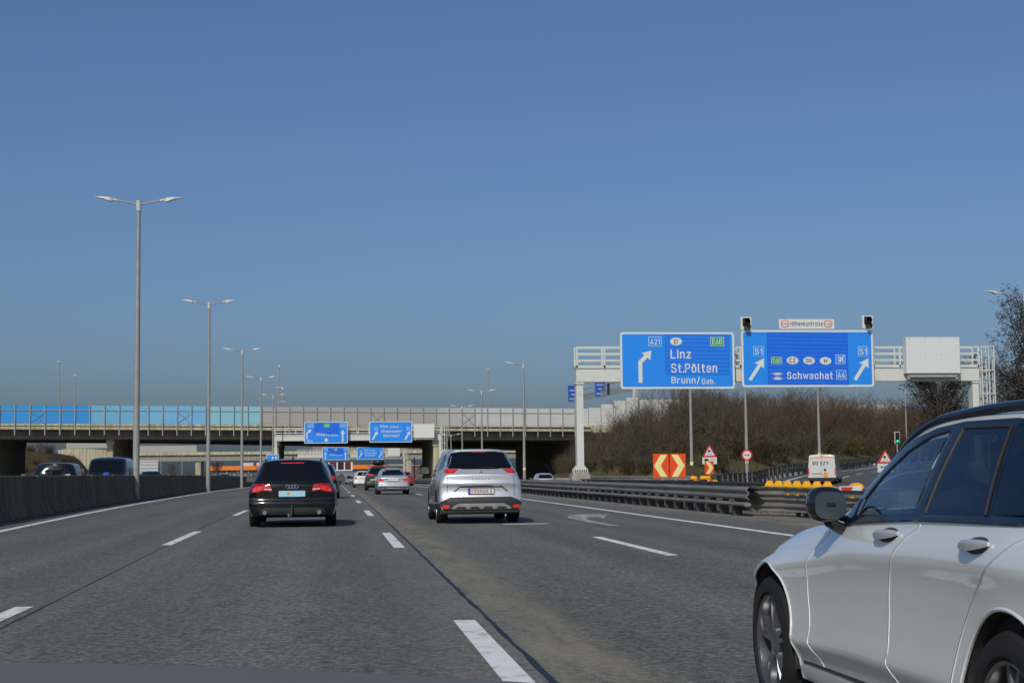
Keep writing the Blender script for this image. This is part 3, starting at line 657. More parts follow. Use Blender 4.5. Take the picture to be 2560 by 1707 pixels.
# ------------------------------------------------------------------ sign gantries
def make_gantry(name, label, x0, x1, y, zb, zt, zrail, zg, left_foot=True, plinth=True, post_w=0.4):
    root = thing(name, label, 'sign gantry', (x0, y, zg)); W = x1 - x0; zb -= zg; zt -= zg; zrail -= zg
    mb = MB(); mb.box(0, W, 0, 0.75, zb, zt - 0.16); mb.build('beam', M_steelw, root)
    mb = MB(); mb.box(-0.02, W + 0.02, -0.06, 0.85, zt - 0.155, zt); mb.build('walkway', M_steelw, root)
    for px in (0.0, W - post_w):
        mb = MB(); mb.box(px + 0.01, px + post_w - 0.01, 0.08, 0.68, 1.42 if plinth else 0, zb - 0.12)
        mb.box(px - 0.04, px + post_w + 0.04, 0.02, 0.74, zb - 0.12, zb - 0.06); mb.box(px - 0.02, px + post_w + 0.02, 0.04, 0.72, zb - 0.06, zb - 0.003)
        mb.build('post', M_steelw, root)
        if plinth:
            mb = MB(); fl = 0.19
            mb.prism([(px, 1.418), (px + post_w, 1.418), (px + post_w + fl, 1.19), (px - fl, 1.19)], 0.0, 0.76)
            for q in range(7):
                t = px - fl + (post_w + 2 * fl - 0.05) * q / 6
                mb.box(t, t + 0.05, 0.0, 0.76, 1.03, 1.188)
            mb.build('foot', M_steelw, root)
            mb = MB(); mb.box(px + 0.02, px + post_w - 0.02, 0.1, 0.66, 1.03, 1.185); mb.build('foot_core', M_black, root)
            mb = MB(); mb.prism(rounded([(px - 0.33, -0.25), (px + post_w + 0.33, -0.25), (px + post_w + 0.33, 1.0), (px - 0.33, 1.0)], 0.15), -1, 0.93, 'z'); mb.prism(rounded([(px - 0.29, -0.2), (px + post_w + 0.29, -0.2), (px + post_w + 0.29, 0.95), (px - 0.29, 0.95)], 0.15), 0.93, 1.028, 'z')
            mb.build('plinth', M_plinth, root)
    H = zrail - zt
    for yy in (-0.03, 0.8):
        mb = MB()
        for t, th in ((1.0, 0.075), (0.66, 0.075), (0.31, 0.11)):
            mb.box(0, W, yy, yy + 0.05, zt + H * t - th, zt + H * t)
        mb.build('handrail', M_steelw, root)
        nps = int(W / 1.5)
        for q in range(nps + 1):
            xx = (W - 0.09) * q / nps
            mb = MB(); mb.box(xx, xx + 0.09, yy - 0.03, yy - 0.003, zt - 0.2, zrail); mb.build('handrail_post', M_steelw, root)
    # ladder with safety cage at the right end
    mb = MB(); lx = W + 0.15
    for px in (0.0, 0.38): mb.box(lx + px, lx + px + 0.06, 0.3, 0.36, 0.3 if not plinth else 1.0, zrail)
    zq = 0.6 if not plinth else 1.2
    while zq < zrail: mb.box(lx + 0.06, lx + 0.38, 0.31, 0.35, zq, zq + 0.03); zq += 0.28
    mb.build('ladder', M_steelw, root)
    mb = MB()
    for px, py in ((-0.1, -0.25), (0.25, -0.4), (0.6, -0.3), (0.78, 0.1), (0.78, 0.35)):
        mb.box(lx + px, lx + px + 0.055, py, py + 0.055, 2.6, zrail)
    for zq in frange(2.6, zrail - 0.06, 1.25):
        pts = [(-0.1, 0.3), (-0.1, -0.25), (0.25, -0.4), (0.6, -0.3), (0.8, 0.1), (0.8, 0.35)]
        for (ax, ay), (bx_, by_) in zip(pts, pts[1:]): mb.tube((lx + ax, ay, zq), (lx + bx_, by_, zq), 0.04, n=5)
    mb.build('ladder_cage', M_steelw, root)
    return root
make_gantry('sign_gantry', 'nearest white sign gantry standing on concrete plinths right of the motorway, spanning the exit ramps', 13.35, 36.54, 85.0, 6.02, 6.93, 7.98, 0.0)
make_gantry('sign_gantry', 'white sign gantry across our lanes directly before the flyover', -8.82, 16.6, 240.0, 6.05, 7.0, 8.06, -0.7, plinth=False)
make_gantry('sign_gantry', 'white sign gantry seen through the gap under the flyover', -8.5, 17.6, 385.0, 4.95, 5.75, 6.9, -1.6, plinth=False)

class Sign:
    """board facing the traffic; drawn in picture units of a source drawing, mapped to metres"""
    def __init__(s, name, label, x0, x1, y, z0, z1, px, m=None, border=0.11, group=None, r=0.16, frame=True):
        s.W, s.H = x1 - x0, z1 - z0; s.px = px
        s.root = thing(name, label, 'road sign', (x0, y, z0), group=group)
        if frame:
            mb = MB(); mb.prism(rrect(0, 0, s.W, s.H, r), 0.0, 0.07); mb.build('board', M_white, s.root)
            mb = MB(); mb.prism(rrect(border, border, s.W - border, s.H - border, r * 0.6), -0.004, 0.01); mb.build('face', m or M_blue, s.root)
        else:
            mb = MB(); mb.prism(rrect(0, 0, s.W, s.H, r), 0.0, 0.07); mb.build('board', m or M_white, s.root)
    def p(s, x, y):
        xl, xr, ytl, ytr, ybl, ybr = s.px
        u = (x - xl) / (xr - xl); yt = ytl + (ytr - ytl) * u; yb = ybl + (ybr - ybl) * u
        return (u * s.W, (yb - y) / (yb - yt) * s.H)
    def poly(s, pts, m, name, lvl=1, rr=0.0, parent=None):
        q = [s.p(*t) for t in pts]
        if rr: q = rounded(q, rr)
        mb = MB(); res = delaunay_2d_cdt([Vector(t) for t in q], [(i, (i + 1) % len(q)) for i in range(len(q))], [], 1, 1e-6)
        mb.add([(v.x, -0.004 - 0.004 * lvl, v.y) for v in res[0]], [list(f) for f in res[2]])
        return mb.build(name, m, parent or s.root, fix=False)
    def rect(s, x0, y0, x1, y1, m, name, lvl=1, rr=0.0):
        return s.poly([(x0, y1), (x1, y1), (x1, y0), (x0, y0)], m, name, lvl, rr)
    def oval(s, x0, y0, x1, y1, m, name, lvl=1):
        return s.poly(oval((x0 + x1) / 2, (y0 + y1) / 2, (x1 - x0) / 2, (y1 - y0) / 2), m, name, lvl)
    def text(s, t, x0, y0, x1, y1, m=None, lvl=2, bold=0.012, shear=0.0):
        a_, b_ = s.p(x0, y1); c_, d_ = s.p(x1, y0)
        return lettering(s.root, t, a_, b_, c_, d_, -0.004 - 0.004 * lvl, m or M_white, bold, shear)
    def box_label(s, t, x0, y0, x1, y1, fill, tm, w=4, pad=0.16):
        s.rect(x0, y0, x1, y1, M_white, 'route_frame', 2, 0.03)
        s.rect(x0 + w, y0 + w, x1 - w, y1 - w, fill, 'route_field', 3, 0.02)
        px, py = (x1 - x0) * pad * 0.8, (y1 - y0) * pad
        s.text(t, x0 + px, y0 + py, x1 - px, y1 - py, tm, 4)
    def slats(s, x0, y0, x1, y1, n, m=M_prism):
        s.rect(x0, y0, x1, y1, m, 'prism_panel', 1)
        mb = MB()
        for i in range(n + 1):
            yy = y0 + (y1 - y0) * i / n; a_, b_ = s.p(x0, yy); c_, d_ = s.p(x1, yy)
            mb.add([(a_, -0.0095, b_), (c_, -0.0095, d_), (c_, -0.0095, d_ + 0.016), (a_, -0.0095, b_ + 0.016)], [(0, 1, 2, 3)])
        for xx in (x0, x1):
            a_, b_ = s.p(xx, y1); c_, d_ = s.p(xx, y0)
            mb.add([(a_, -0.0096, b_), (a_ + 0.016, -0.0096, b_), (c_ + 0.016, -0.0096, d_), (c_, -0.0096, d_)], [(0, 1, 2, 3)])
        mb.build('slat_gap', M_seam, s.root, fix=False)

S1 = Sign('direction_sign', 'wide blue exit sign with bent white arrow, left board on the nearest gantry', 15.76, 22.2, 84.6, 5.6, 8.74, (468, 1487, 220, 208, 724, 708), group='blue direction signs')
S1.slats(870, 240, 1435, 588, 10, mat('prism_light_blue', (0.012, 0.20, 0.79), 0.38, var=0.05, scale=2))
S1.box_label('A21', 720, 257, 835, 342, M_blue, M_white)
S1.oval(913, 262, 1020, 332, M_white, 'country_oval', 3); S1.text('D', 950, 277, 979, 318, M_black, 4)
S1.box_label('E60', 1273, 254, 1396, 334, M_green, M_white, 4, 0.18)
S1.text('Linz', 915, 366, 1103, 449, bold=0.02); S1.text('St.Pölten', 917, 487, 1330, 575, bold=0.02); S1.text('Brunn/', 918, 603, 1176, 676, bold=0.012); S1.text('Geb.', 1190, 622, 1308, 672, bold=0.012)
S1.poly([(627, 667), (662, 667), (662, 492), (711, 443), (733, 468), (745, 380), (652, 404), (683, 419), (627, 476)], M_white, 'arrow', 2)

S2 = Sign('direction_sign', 'wide blue sign with two slanted white arrows, right board on the nearest gantry', 22.61, 30.2, 84.6, 5.68, 8.86, (48, 1128, 187, 172, 652, 632), group='blue direction signs')
S2.slats(258, 205, 915, 622, 13)
for dx, dy in ((0, 0), (857, -12)):
    S2.box_label('S1', 145 + dx, 318 + dy, 227 + dx, 397 + dy, M_blue, M_white, 3)
    S2.poly([(100, 588), (124, 600), (205, 478), (228, 498), (230, 413), (150, 456), (181, 463)] if dx == 0 else [(958, 574), (983, 586), (1062, 464), (1085, 485), (1085, 402), (1007, 443), (1038, 450)], M_white, 'arrow', 2)
S2.box_label('E60', 287, 402, 375, 460, M_green, M_white, 3, 0.2)
for t, x0, x1, tx in (('CZ', 413, 510, 22), ('SK', 549, 645, 22), ('H', 685, 779, 34)):
    S2.oval(x0, 397, x1, 460, M_white, 'country_oval', 3); S2.text(t, x0 + tx, 410, x1 - tx, 446, M_black, 4)
S2.rect(815, 376, 895, 455, M_white, 'route_frame', 2, 0.03); S2.rect(818, 379, 892, 452, M_blue, 'route_field', 3, 0.02)
S2.poly([(833, 444), (846, 425), (830, 418), (834, 413), (851, 416), (860, 407), (830, 398), (834, 392), (868, 398), (879, 387), (886, 386), (885, 393), (874, 404), (882, 438), (876, 441), (866, 413), (857, 422), (861, 437), (856, 441), (849, 427), (838, 446)], M_white, 'aircraft_symbol', 4)
S2.box_label('A4', 817, 501, 900, 580, M_blue, M_white, 3)
S2.text('Schwechat', 413, 516, 790, 588, bold=0.02)
# motorway-junction symbol: two crossing carriageways
for pts in ([(288, 534), (300, 530), (382, 580), (374, 588), (366, 588)], [(374, 529), (382, 535), (302, 589), (290, 583)], [(294, 531), (376, 531), (335, 549)], [(294, 588), (374, 588), (335, 570)]):
    S2.poly(pts, M_white, 'junction_symbol', 4)
for pts in ([(292, 531), (298, 529), (380, 584), (376, 588)], [(290, 586), (294, 588), (380, 533), (376, 530)]):
    S2.poly(pts, M_prism, 'junction_gap', 5)
# height-control board and the two signal heads above the right sign
S3 = Sign('height_control_sign', 'narrow white board with two red-ringed discs above the right gantry sign', 24.79, 27.98, 84.6, 8.93, 9.48, (350, 812, 88, 82, 180, 175), m=M_white, frame=False, r=0.08)
S3.text('Höhenkontrolle', 447, 107, 714, 152, M_black, 1, 0.0)
for cx_ in (401, 760):
    S3.oval(cx_ - 36, 96 - (cx_ > 500) * 4, cx_ + 36, 168 - (cx_ > 500) * 4, M_orange, 'ring', 1); S3.oval(cx_ - 28, 104 - (cx_ > 500) * 4, cx_ + 28, 160 - (cx_ > 500) * 4, M_white, 'disc', 2)
    S3.text('4.0m', cx_ - 22, 122 - (cx_ > 500) * 4, cx_ + 23, 142 - (cx_ > 500) * 4, M_black, 3, 0.0)
def signal_head(x, z, lab):
    r = thing('warning_signal', lab, 'traffic signal', (x, 84.55, z), group='dark warning signals on the gantry')
    mb = MB(); mb.prism(rrect(-0.31, 0, 0.31, 0.72, 0.06), 0, 0.12); mb.build('backboard', M_white, r)
    mb = MB(); mb.box(-0.2, 0.2, -0.08, 0.002, 0.24, 0.66); mb.build('housing', M_black, r)
    for zc, rr in ((0.45, 0.17), (0.08, 0.15)):
        mb = MB(); vs = []; n = 16
        mb.lathe([(-0.02, rr), (-0.30, rr), (-0.30, rr - 0.015), (-0.02, rr - 0.015)], 18, 'y', (0, -0.02, zc if zc > 0.2 else 0.11)); mb.build('visor', M_black, r)
    mb = MB(); mb.prism(oval(0, 0.45, 0.13, 0.13), -0.09, -0.085); mb.build('lens', M_well, r)
    mb = MB(); mb.box(-0.012, 0.012, 0.05, 0.07, 0.72, 1.05); mb.build('rod', M_galv, r)
signal_head(22.9, 8.87, 'dark signal head in a white box, top left corner of the right gantry sign')
signal_head(29.9, 8.96, 'dark signal head in a white box, top right corner of the right gantry sign')
def blank_box(x0, x1, y, z0, z1, lab):
    r = thing('variable_message_box', lab, 'display box', (x0, y, z0), group='blank white display boxes'); W, H = x1 - x0, z1 - z0
    mb = MB(); mb.box(0, W, 0, 0.5, 0, H); mb.build('cabinet', M_white, r)
    mb = MB(); mb.box(0.15, W - 0.15, 0.1, 0.5, -0.22, -0.003); mb.box(0.1, 0.25, 0.12, 0.3, -0.32, -0.22); mb.box(W - 0.25, W - 0.1, 0.12, 0.3, -0.32, -0.22); mb.build('bracket', M_galv, r)
    mb = MB()
    for q in range(4): mb.box(W * (0.06 + 0.29 * q), W * (0.06 + 0.29 * q) + 0.05, -0.012, -0.001, H - 0.09, H - 0.04); mb.box(W * (0.06 + 0.29 * q), W * (0.06 + 0.29 * q) + 0.05, -0.012, -0.001, H * 0.48, H * 0.48 + 0.04)
    mb.build('bolt', M_galv, r)
blank_box(32.04, 35.18, 84.4, 6.42, 8.45, 'blank white display box at the right end of the nearest gantry')
blank_box(12.25, 15.42, 238.6, 6.36, 8.47, 'blank white display box at the right end of the gantry before the flyover')
blank_box(13.36, 16.34, 383.6, 5.07, 7.04, 'blank white display box on the gantry seen under the flyover')

def far_sign_a(lab, x0, x1, y, z0, z1, with_exit):
    s = Sign('direction_sign', lab, x0, x1, y, z0, z1, (493, 1025, 270, 263, 533, 523), group='blue direction signs', border=0.1)
    s.slats(615, 280, 920, 420, 8)
    s.box_label('A23', 533, 291, 608, 340, M_lblue if False else M_blue, M_white, 2); s.box_label('A23', 928, 285, 999, 331, M_blue, M_white, 2)
    s.rect(733, 290, 803, 334, M_lgreen, 'route_field', 2, 0.03); s.text('E59', 745, 299, 791, 325, M_white, 3)
    s.text('Wien', 635, 398, 748, 445, bold=0.022); s.text('Favoriten', 763, 412, 905, 443, bold=0.022, shear=0.1)
    s.poly([(954, 510), (972, 510), (972, 405), (992, 405), (964, 360), (937, 408), (954, 408)], M_white, 'arrow', 2)
    if with_exit:
        s.poly([(518, 478), (533, 478), (533, 414), (558, 390), (569, 402), (579, 358), (533, 372), (546, 378), (518, 408)], M_white, 'arrow', 2)
        s.poly([(751, 511), (770, 511), (770, 497), (790, 497), (761, 457), (733, 497), (751, 497)], M_white, 'arrow', 2)
        s.text('400 m', 525, 488, 596, 514, bold=0.02)
    else:
        s.poly([(545, 512), (563, 512), (563, 407), (583, 407), (554, 362), (526, 409), (545, 409)], M_white, 'arrow', 2)
def far_sign_b(lab, x0, x1, y, z0, z1):
    s = Sign('direction_sign', lab, x0, x1, y, z0, z1, (1292, 1815, 265, 255, 522, 510), group='blue direction signs', border=0.1)
    for dx, dy in ((0, 0), (398, -6)):
        s.box_label('A2', 1345 + dx, 328 + dy, 1393 + dx, 373 + dy, M_blue, M_white, 2)
        s.poly([(x_ + dx, y_ + dy) for x_, y_ in [(1321, 480), (1338, 490), (1380, 418), (1394, 432), (1394, 383), (1346, 405), (1364, 411)]], M_white, 'arrow', 2)
    s.text('Wien-', 1420, 301, 1532, 343, bold=0.022); s.text('Zentrum', 1542, 311, 1650, 341, bold=0.022, shear=0.1)
    s.oval(1664, 314, 1690, 336, M_prism, 'centre_symbol', 2); s.oval(1672, 320, 1682, 330, M_white, 'centre_symbol', 3)
    s.text('Altmannsdorf', 1430, 359, 1690, 400, bold=0.018, shear=0.2); s.text('Inzersdorf', 1458, 412, 1662, 453, bold=0.018, shear=0.2)
far_sign_a('blue sign with one bent and two straight arrows, on the gantry before the flyover', -4.3, 2.25, 239.0, 5.62, 8.88, True)
far_sign_b('blue sign with slanted arrows and three lines of names, on the gantry before the flyover', 5.55, 12.06, 239.0, 5.7, 8.9)
far_sign_a('smaller blue sign with two straight arrows, seen under the flyover', -2.52, 3.77, 384.0, 4.27, 7.36, False)
far_sign_b('smaller blue sign with slanted arrows, seen under the flyover beside the blank box', 5.89, 12.26, 384.0, 4.33, 7.33)
s = Sign('lane_sign', 'small blue sign with two upward arrows, half hidden above the black estate car', -9.85, -8.0, 236.0, 2.3, 4.0, (32, 180, 663, 663, 800, 800), group='blue direction signs', border=0.07, r=0.1)
for q in (108, 147): s.poly([(q - 5, 760), (q + 5, 760), (q + 5, 708), (q + 15, 708), (q, 683), (q - 15, 708), (q - 5, 708)], M_white, 'arrow', 2)
mb = MB(); mb.tube((0.9, 0.12, -2.9), (0.9, 0.12, 0.2), 0.05); mb.build('post', M_galv, s.root)

# upper gantry on the flyover at right, seen obliquely
up = thing('upper_gantry', 'distant lattice gantry with blue boards on the flyover, seen slantwise behind the nearest gantry', 'sign gantry', (48.9, 316.0, 8.0))
ax, ay, bx_, by_ = 0.0, 0.0, 4.2, -44.0
mb = MB()
for z in (7.2, 8.2, 9.3): mb.tube((ax, ay, z), (bx_, by_, z), 0.08, n=5)
for i in range(22):
    t = i / 22; x_, y_ = ax + (bx_ - ax) * t, ay + (by_ - ay) * t
    mb.tube((x_, y_, 8.2), (x_, y_, 9.3), 0.05, n=4)
mb.build('truss', M_galv, up)
mb = MB(); q = 0.25
mb.add([(ax, ay, 7.25), (bx_, by_, 7.15), (bx_, by_, 7.9), (ax, ay, 8.2), (ax + q, ay, 7.25), (bx_ + q, by_, 7.15), (bx_ + q, by_, 7.9), (ax + q, ay, 8.2)], [(0, 1, 2, 3), (4, 5, 6, 7), (0, 1, 5, 4), (1, 2, 6, 5), (2, 3, 7, 6), (3, 0, 4, 7)]); mb.build('beam', M_galv, up)
mb = MB(); mb.box(bx_ - 0.5, bx_ + 0.5, by_ - 0.5, by_ + 0.3, -1, 7.5); mb.build('post', concrete('mottled_post', (0.5, 0.5, 0.47), 0.6), up)
M_bd = mat('far_sign_blue', (0.01, 0.07, 0.36), 0.5)
for t, w in ((0.0, 2.1), (0.477, 2.0)):
    x_, y_ = ax + (bx_ - ax) * t, ay + (by_ - ay) * t
    mb = MB(); mb.box(x_ - w / 2, x_ + w / 2, y_ - 0.4, y_ - 0.3, 7.15, 10.5 if t < 0.2 else 9.85); mb.build('board', M_bd, up)
    mb = MB()
    for zq, k in ((9.3, 0.7), (8.5, 0.45), (7.6, 0.8)): mb.box(x_ - w / 2 * k, x_ + w / 2 * k, y_ - 0.42, y_ - 0.405, zq, zq + 0.28)
    mb.build('text_line', mat('far_text', (0.25, 0.35, 0.55), 0.6), up)
x_, y_ = ax + (bx_ - ax) * 0.62, ay + (by_ - ay) * 0.62
mb = MB(); mb.box(x_ - 0.3, x_ + 0.15, y_ - 0.5, y_ + 0.3, 7.3, 9.4); mb.build('signal_box', M_black, up)

# ------------------------------------------------------------------ ramp, embankment
RAIL = [(24.1, 97.0, -0.2), (30.2, 112.0, -0.10), (37.9, 130.0, 0.40), (44.3, 142.0, 0.70), (52.1, 155.0, 1.0), (59.4, 165.0, 1.45), (70.0, 177.0, 1.95), (86.0, 192.0, 2.6), (115.0, 214.0, 3.2)]
def rail_at(y):
    if y <= 97: return 24.1 - (97 - y) * 0.12, -0.12 * max(0, (y - 60) / 37)
    for (x0, y0, z0), (x1, y1, z1) in zip(RAIL, RAIL[1:]):
        if y <= y1:
            t = (y - y0) / (y1 - y0); return x0 + (x1 - x0) * t, z0 + (z1 - z0) * t
    return RAIL[-1][0], RAIL[-1][2]
def a21_right(y): return interp([(20, 16.5), (60, 16.6), (97, 17.9), (130, 20.2), (180, 24.5), (260, 34.5), (300, 42)], y)
def off_path(d, dz=0.0, start=0):
    out = []
    for i, (x, y, z) in enumerate(RAIL):
        x0, y0, _ = RAIL[max(i - 1, 0)]; x1, y1, _ = RAIL[min(i + 1, len(RAIL) - 1)]
        l = math.hypot(x1 - x0, y1 - y0); out.append((x + (y1 - y0) / l * d, y - (x1 - x0) / l * d, z + dz))
    return out
def smooth_path(pts, n=6):
    out = []
    for i in range(len(pts) - 1):
        p0, p1, p2, p3 = [Vector(pts[max(0, min(len(pts) - 1, j))]) for j in (i - 1, i, i + 1, i + 2)]
        for k in range(n):
            t = k / n
            out.append(tuple(0.5 * ((2 * p1) + (p2 - p0) * t + (2 * p0 - 5 * p1 + 4 * p2 - p3) * t * t + (3 * p1 - p0 - 3 * p2 + p3) * t ** 3)))
    out.append(tuple(pts[-1])); return out
def ribbon(name, m, left, right, parent=None, nx=1):
    mb = MB(); vs = []; fs = []
    for l, r in zip(left, right): vs += [l, r]
    for i in range(len(left) - 1): fs.append((2 * i, 2 * i + 1, 2 * i + 3, 2 * i + 2))
    mb.add(vs, fs); return mb.build(name, m, parent)
pre = [(13.6, 18, 0.0), (13.8, 50, 0.0), (16.5, 75, 0.0)]
pre_r = [(36, 18, 0.0), (37, 50, 0.0), (37, 72, 0.0)]
Lp = smooth_path(pre + off_path(0.3)); Rp = smooth_path(pre_r + [(x, y, z) for x, y, z in off_path(14.5)])
ramp = ribbon('ramp_road', M_ramp, [(x, y, (z if y > 95 else 0) + 0.012) for x, y, z in Lp], [(x, y, (z if y > 88 else 0) + 0.012) for x, y, z in Rp]); tag(ramp, kind='structure')
def ramp_line(d, i0, i1, w, name, dash=None):
    a_ = smooth_path(off_path(d - w / 2), 10); b_ = smooth_path(off_path(d + w / 2), 10)
    def lift(q): return [(x, y, z + 0.024) for x, y, z in q]
    a_, b_ = lift(a_), lift(b_)
    if dash:
        for k in range(0, len(a_) - dash, dash * 2): ribbon(name, M_line, a_[k:k + dash + 1], b_[k:k + dash + 1], ramp)
    else: ribbon(name, M_line, a_, b_, ramp)
ramp_line(1.7, 0, 0, 0.24, 'edge_line'); ramp_line(5.6, 0, 0, 0.18, 'lane_dash', 3); ramp_line(9.4, 0, 0, 0.24, 'edge_line')
ys = frange(55, 300, 5)
a21 = ribbon('exit_road', M_ramp, [(a21_right(y) - 4.6, y, zr(y) + 0.013) for y in ys], [(a21_right(y), y, zr(y) + 0.013) for y in ys]); tag(a21, kind='structure')
ribbon('edge_line', M_line, [(a21_right(y) - 0.5, y, zr(y) + 0.022) for y in ys], [(a21_right(y) - 0.3, y, zr(y) + 0.022) for y in ys], a21)
ribbon('concrete_gutter', M_plinth, [(a21_right(y), y, zr(y) + 0.06) for y in frange(120, 300, 5)], [(a21_right(y) + 1.3, y, zr(y) + 0.62) for y in frange(120, 300, 5)], a21)

def d_rail(x, y):
    """distance behind (left of) the outer ramp rail"""
    best = 1e9
    for (x0, y0, z0), (x1, y1, z1) in zip(RAIL, RAIL[1:]):
        l2 = (x1 - x0) ** 2 + (y1 - y0) ** 2; t = max(0, min(1, ((x - x0) * (x1 - x0) + (y - y0) * (y1 - y0)) / l2))
        d = math.hypot(x - x0 - t * (x1 - x0), y - y0 - t * (y1 - y0))
        sgn = (x1 - x0) * (y - y0) - (y1 - y0) * (x - x0)
        if d < abs(best): best = d if sgn > 0 else -d; zb_q = z0 + (z1 - z0) * t
    return best, zb_q
def hill(x, y):
    d2, zb_q = d_rail(x, y); d1 = x - a21_right(y) - 1.3
    d3 = 1e9 if y > 99 else y - 90
    if d2 < 0: return None
    base = zr(y) + 0.5 * min(1, max(0, d1) / 3)
    d = max(0, min(d1, d2 + 0.6))
    if y < 104: d = min(d, max(0, (y - 93) * 0.6))
    h1 = 6.2 * (1 - math.exp(-d / 11))
    k = math.exp(-d2 / 9)
    return max(base, zb_q * k - 0.12 + h1 * (1 - 0.15 * k))
mb = MB(); NX, NY = 60, 60
idx = {}; vs = []; fs = []
for j in range(NY + 1):
    y = 93 + (330 - 93) * (j / NY) ** 1.4
    xl = a21_right(y) + 1.25; xr_ = rail_at(y)[0] - 0.25
    if y > 180: xr_ = max(xr_, 115)
    for i in range(NX + 1):
        x = xl + (xr_ - xl) * i / NX
        z = hill(x, y)
        if z is None: z = zr(y)
        if y > 250: z = min(z, 6.0)
        vs.append((x, y, z + 0.12 * math.sin(x * 1.7 + y * 0.6) * math.cos(y * 0.9 - x * 0.4)))
for j in range(NY):
    for i in range(NX): fs.append((j * (NX + 1) + i, j * (NX + 1) + i + 1, (j + 1) * (NX + 1) + i + 1, (j + 1) * (NX + 1) + i))
mb.add(vs, fs); bank = mb.build('embankment', M_bank, smooth=True); tag(bank, kind='structure')
verge = ribbon('right_verge', M_bank, [(x, y, z + 0.02) for x, y, z in off_path(14.6)], [(x + 60, y - 25, z + 3.0) for x, y, z in off_path(16)]); tag(verge, kind='structure')

# ------------------------------------------------------------------ guardrails
WB = [(0.0, -0.155), (-0.03, -0.15), (-0.075, -0.105), (-0.075, -0.065), (-0.02, -0.02), (-0.02, 0.02), (-0.075, 0.065), (-0.075, 0.105), (-0.03, 0.15), (0.0, 0.155), (0.015, 0.15), (-0.045, 0.1), (-0.045, 0.07), (0.01, 0.02), (0.01, -0.02), (-0.045, -0.07), (-0.045, -0.1), (0.015, -0.15)]
def guardrail(label, path, h=0.75, spacing=1.33, skirt=True, posts_w=0.05, mirror=False, name='guardrail', cap=98, pm=None):
    root = thing(name, label, 'guardrail', path[0]); o = Vector(path[0]); loc = [tuple(Vector(p) - o) for p in path]
    sg = -1 if mirror else 1
    P = [(a * sg * 1.0, b + h - 0.155) for a, b in WB]
    mb = MB(); mb.sweep(P, loc); mb.build('beam', M_rail, root, smooth=True)
    mb = MB(); mb.sweep([(0.08, h - 0.03), (0.3 * sg + 0.0, h - 0.03), (0.3 * sg, h + 0.02), (0.08, h + 0.02)] if sg > 0 else [(-0.3, h - 0.03), (-0.08, h - 0.03), (-0.08, h + 0.02), (-0.3, h + 0.02)], loc)
    mb.build('top_box', M_raild, root)
    if skirt:
        mb = MB(); mb.sweep([(sg * (-0.04 + 0.09 * math.cos(t)), 0.29 + 0.055 * math.sin(t)) for t in [math.pi / 4 * q for q in range(8)]], loc); mb.build('lower_rail', M_rail, root, smooth=True)
    s_acc = 0.0; cnt = 0
    for p, q in zip(path, path[1:]):
        p_, q_ = Vector(p), Vector(q); L_ = (q_ - p_).length; t = spacing - s_acc
        while t <= L_:
            c = p_ + (q_ - p_) * (t / L_) - o; d = (q_ - p_).normalized(); r = Vector((d.y, -d.x, 0)) * sg
            if cnt < cap:
                mb = MB(); pr = [(0.02, 0.0)]
                a0 = c + r * 0.03; a1 = c + r * 0.17
                w = d * posts_w
                mb.add([a0 - w + Vector((0, 0, -0.1)), a0 + w + Vector((0, 0, -0.1)), a1 + w + Vector((0, 0, -0.1)), a1 - w + Vector((0, 0, -0.1)), a0 - w + Vector((0, 0, h - 0.03)), a0 + w + Vector((0, 0, h - 0.03)), a1 + w + Vector((0, 0, h - 0.03)), a1 - w + Vector((0, 0, h - 0.03))],
                       [(0, 3, 2, 1), (4, 5, 6, 7), (0, 1, 5, 4), (1, 2, 6, 5), (2, 3, 7, 6), (3, 0, 4, 7)])
                if skirt:  # bracket that wraps the lower rail
                    b0_, b1_ = c - r * 0.06, c + r * 0.06
                    for zz0, zz1 in ((0.335, 0.37), (0.0, 0.24)):
                        w2 = d * 0.07
                        mb.add([b0_ - w2 + Vector((0, 0, zz0)), b0_ + w2 + Vector((0, 0, zz0)), b1_ + w2 + Vector((0, 0, zz0)), b1_ - w2 + Vector((0, 0, zz0)), b0_ - w2 * 1.0 + Vector((0, 0, zz1)), b0_ + w2 + Vector((0, 0, zz1)), b1_ + w2 + Vector((0, 0, zz1)), b1_ - w2 + Vector((0, 0, zz1))],
                               [(0, 3, 2, 1), (4, 5, 6, 7), (0, 1, 5, 4), (1, 2, 6, 5), (2, 3, 7, 6), (3, 0, 4, 7)])
                mb.build('post', pm or M_raild, root)
                cnt += 1
            t += spacing
        s_acc = (L_ - (t - spacing))
    return root
guardrail('long weathered guardrail with low second rail along the right edge of our lanes', [(10.05, y, zr(y)) for y in frange(37.2, 150, 4)], h=0.72)
guardrail('back rail of the gore, dark, just behind the long weathered guardrail', [(13.3, y, zr(y)) for y in frange(42.0, 82, 4)], skirt=False, spacing=4.0, h=0.72, mirror=True)
guardrail('outer guardrail climbing along the left side of the curved ramp', smooth_path(RAIL, 4), spacing=2.6, h=1.0, pm=M_rail, posts_w=0.03)
mb = MB(); mb.sweep([(a_, b_ + 0.45) for a_, b_ in WB], [tuple(Vector(p) - Vector(RAIL[0])) for p in smooth_path(RAIL, 4)]); mb.build('second_beam', M_rail, bpy.data.objects['guardrail.002'], smooth=True)
guardrail('short dark guardrail leading to the small yellow crash cushion by the chevron boards', [(17.2, 104, 0), (18.6, 98.0, 0), (20.5, 95.5, 0), (22.0, 95.0, -0.02)], spacing=1.2, skirt=False, mirror=True, h=0.78)
guardrail('guardrail stub far ahead beyond the silver minivan', [(11.6 + (y - 160) * 0.01, y, zr(y)) for y in frange(176, 240, 4)], spacing=2.0)

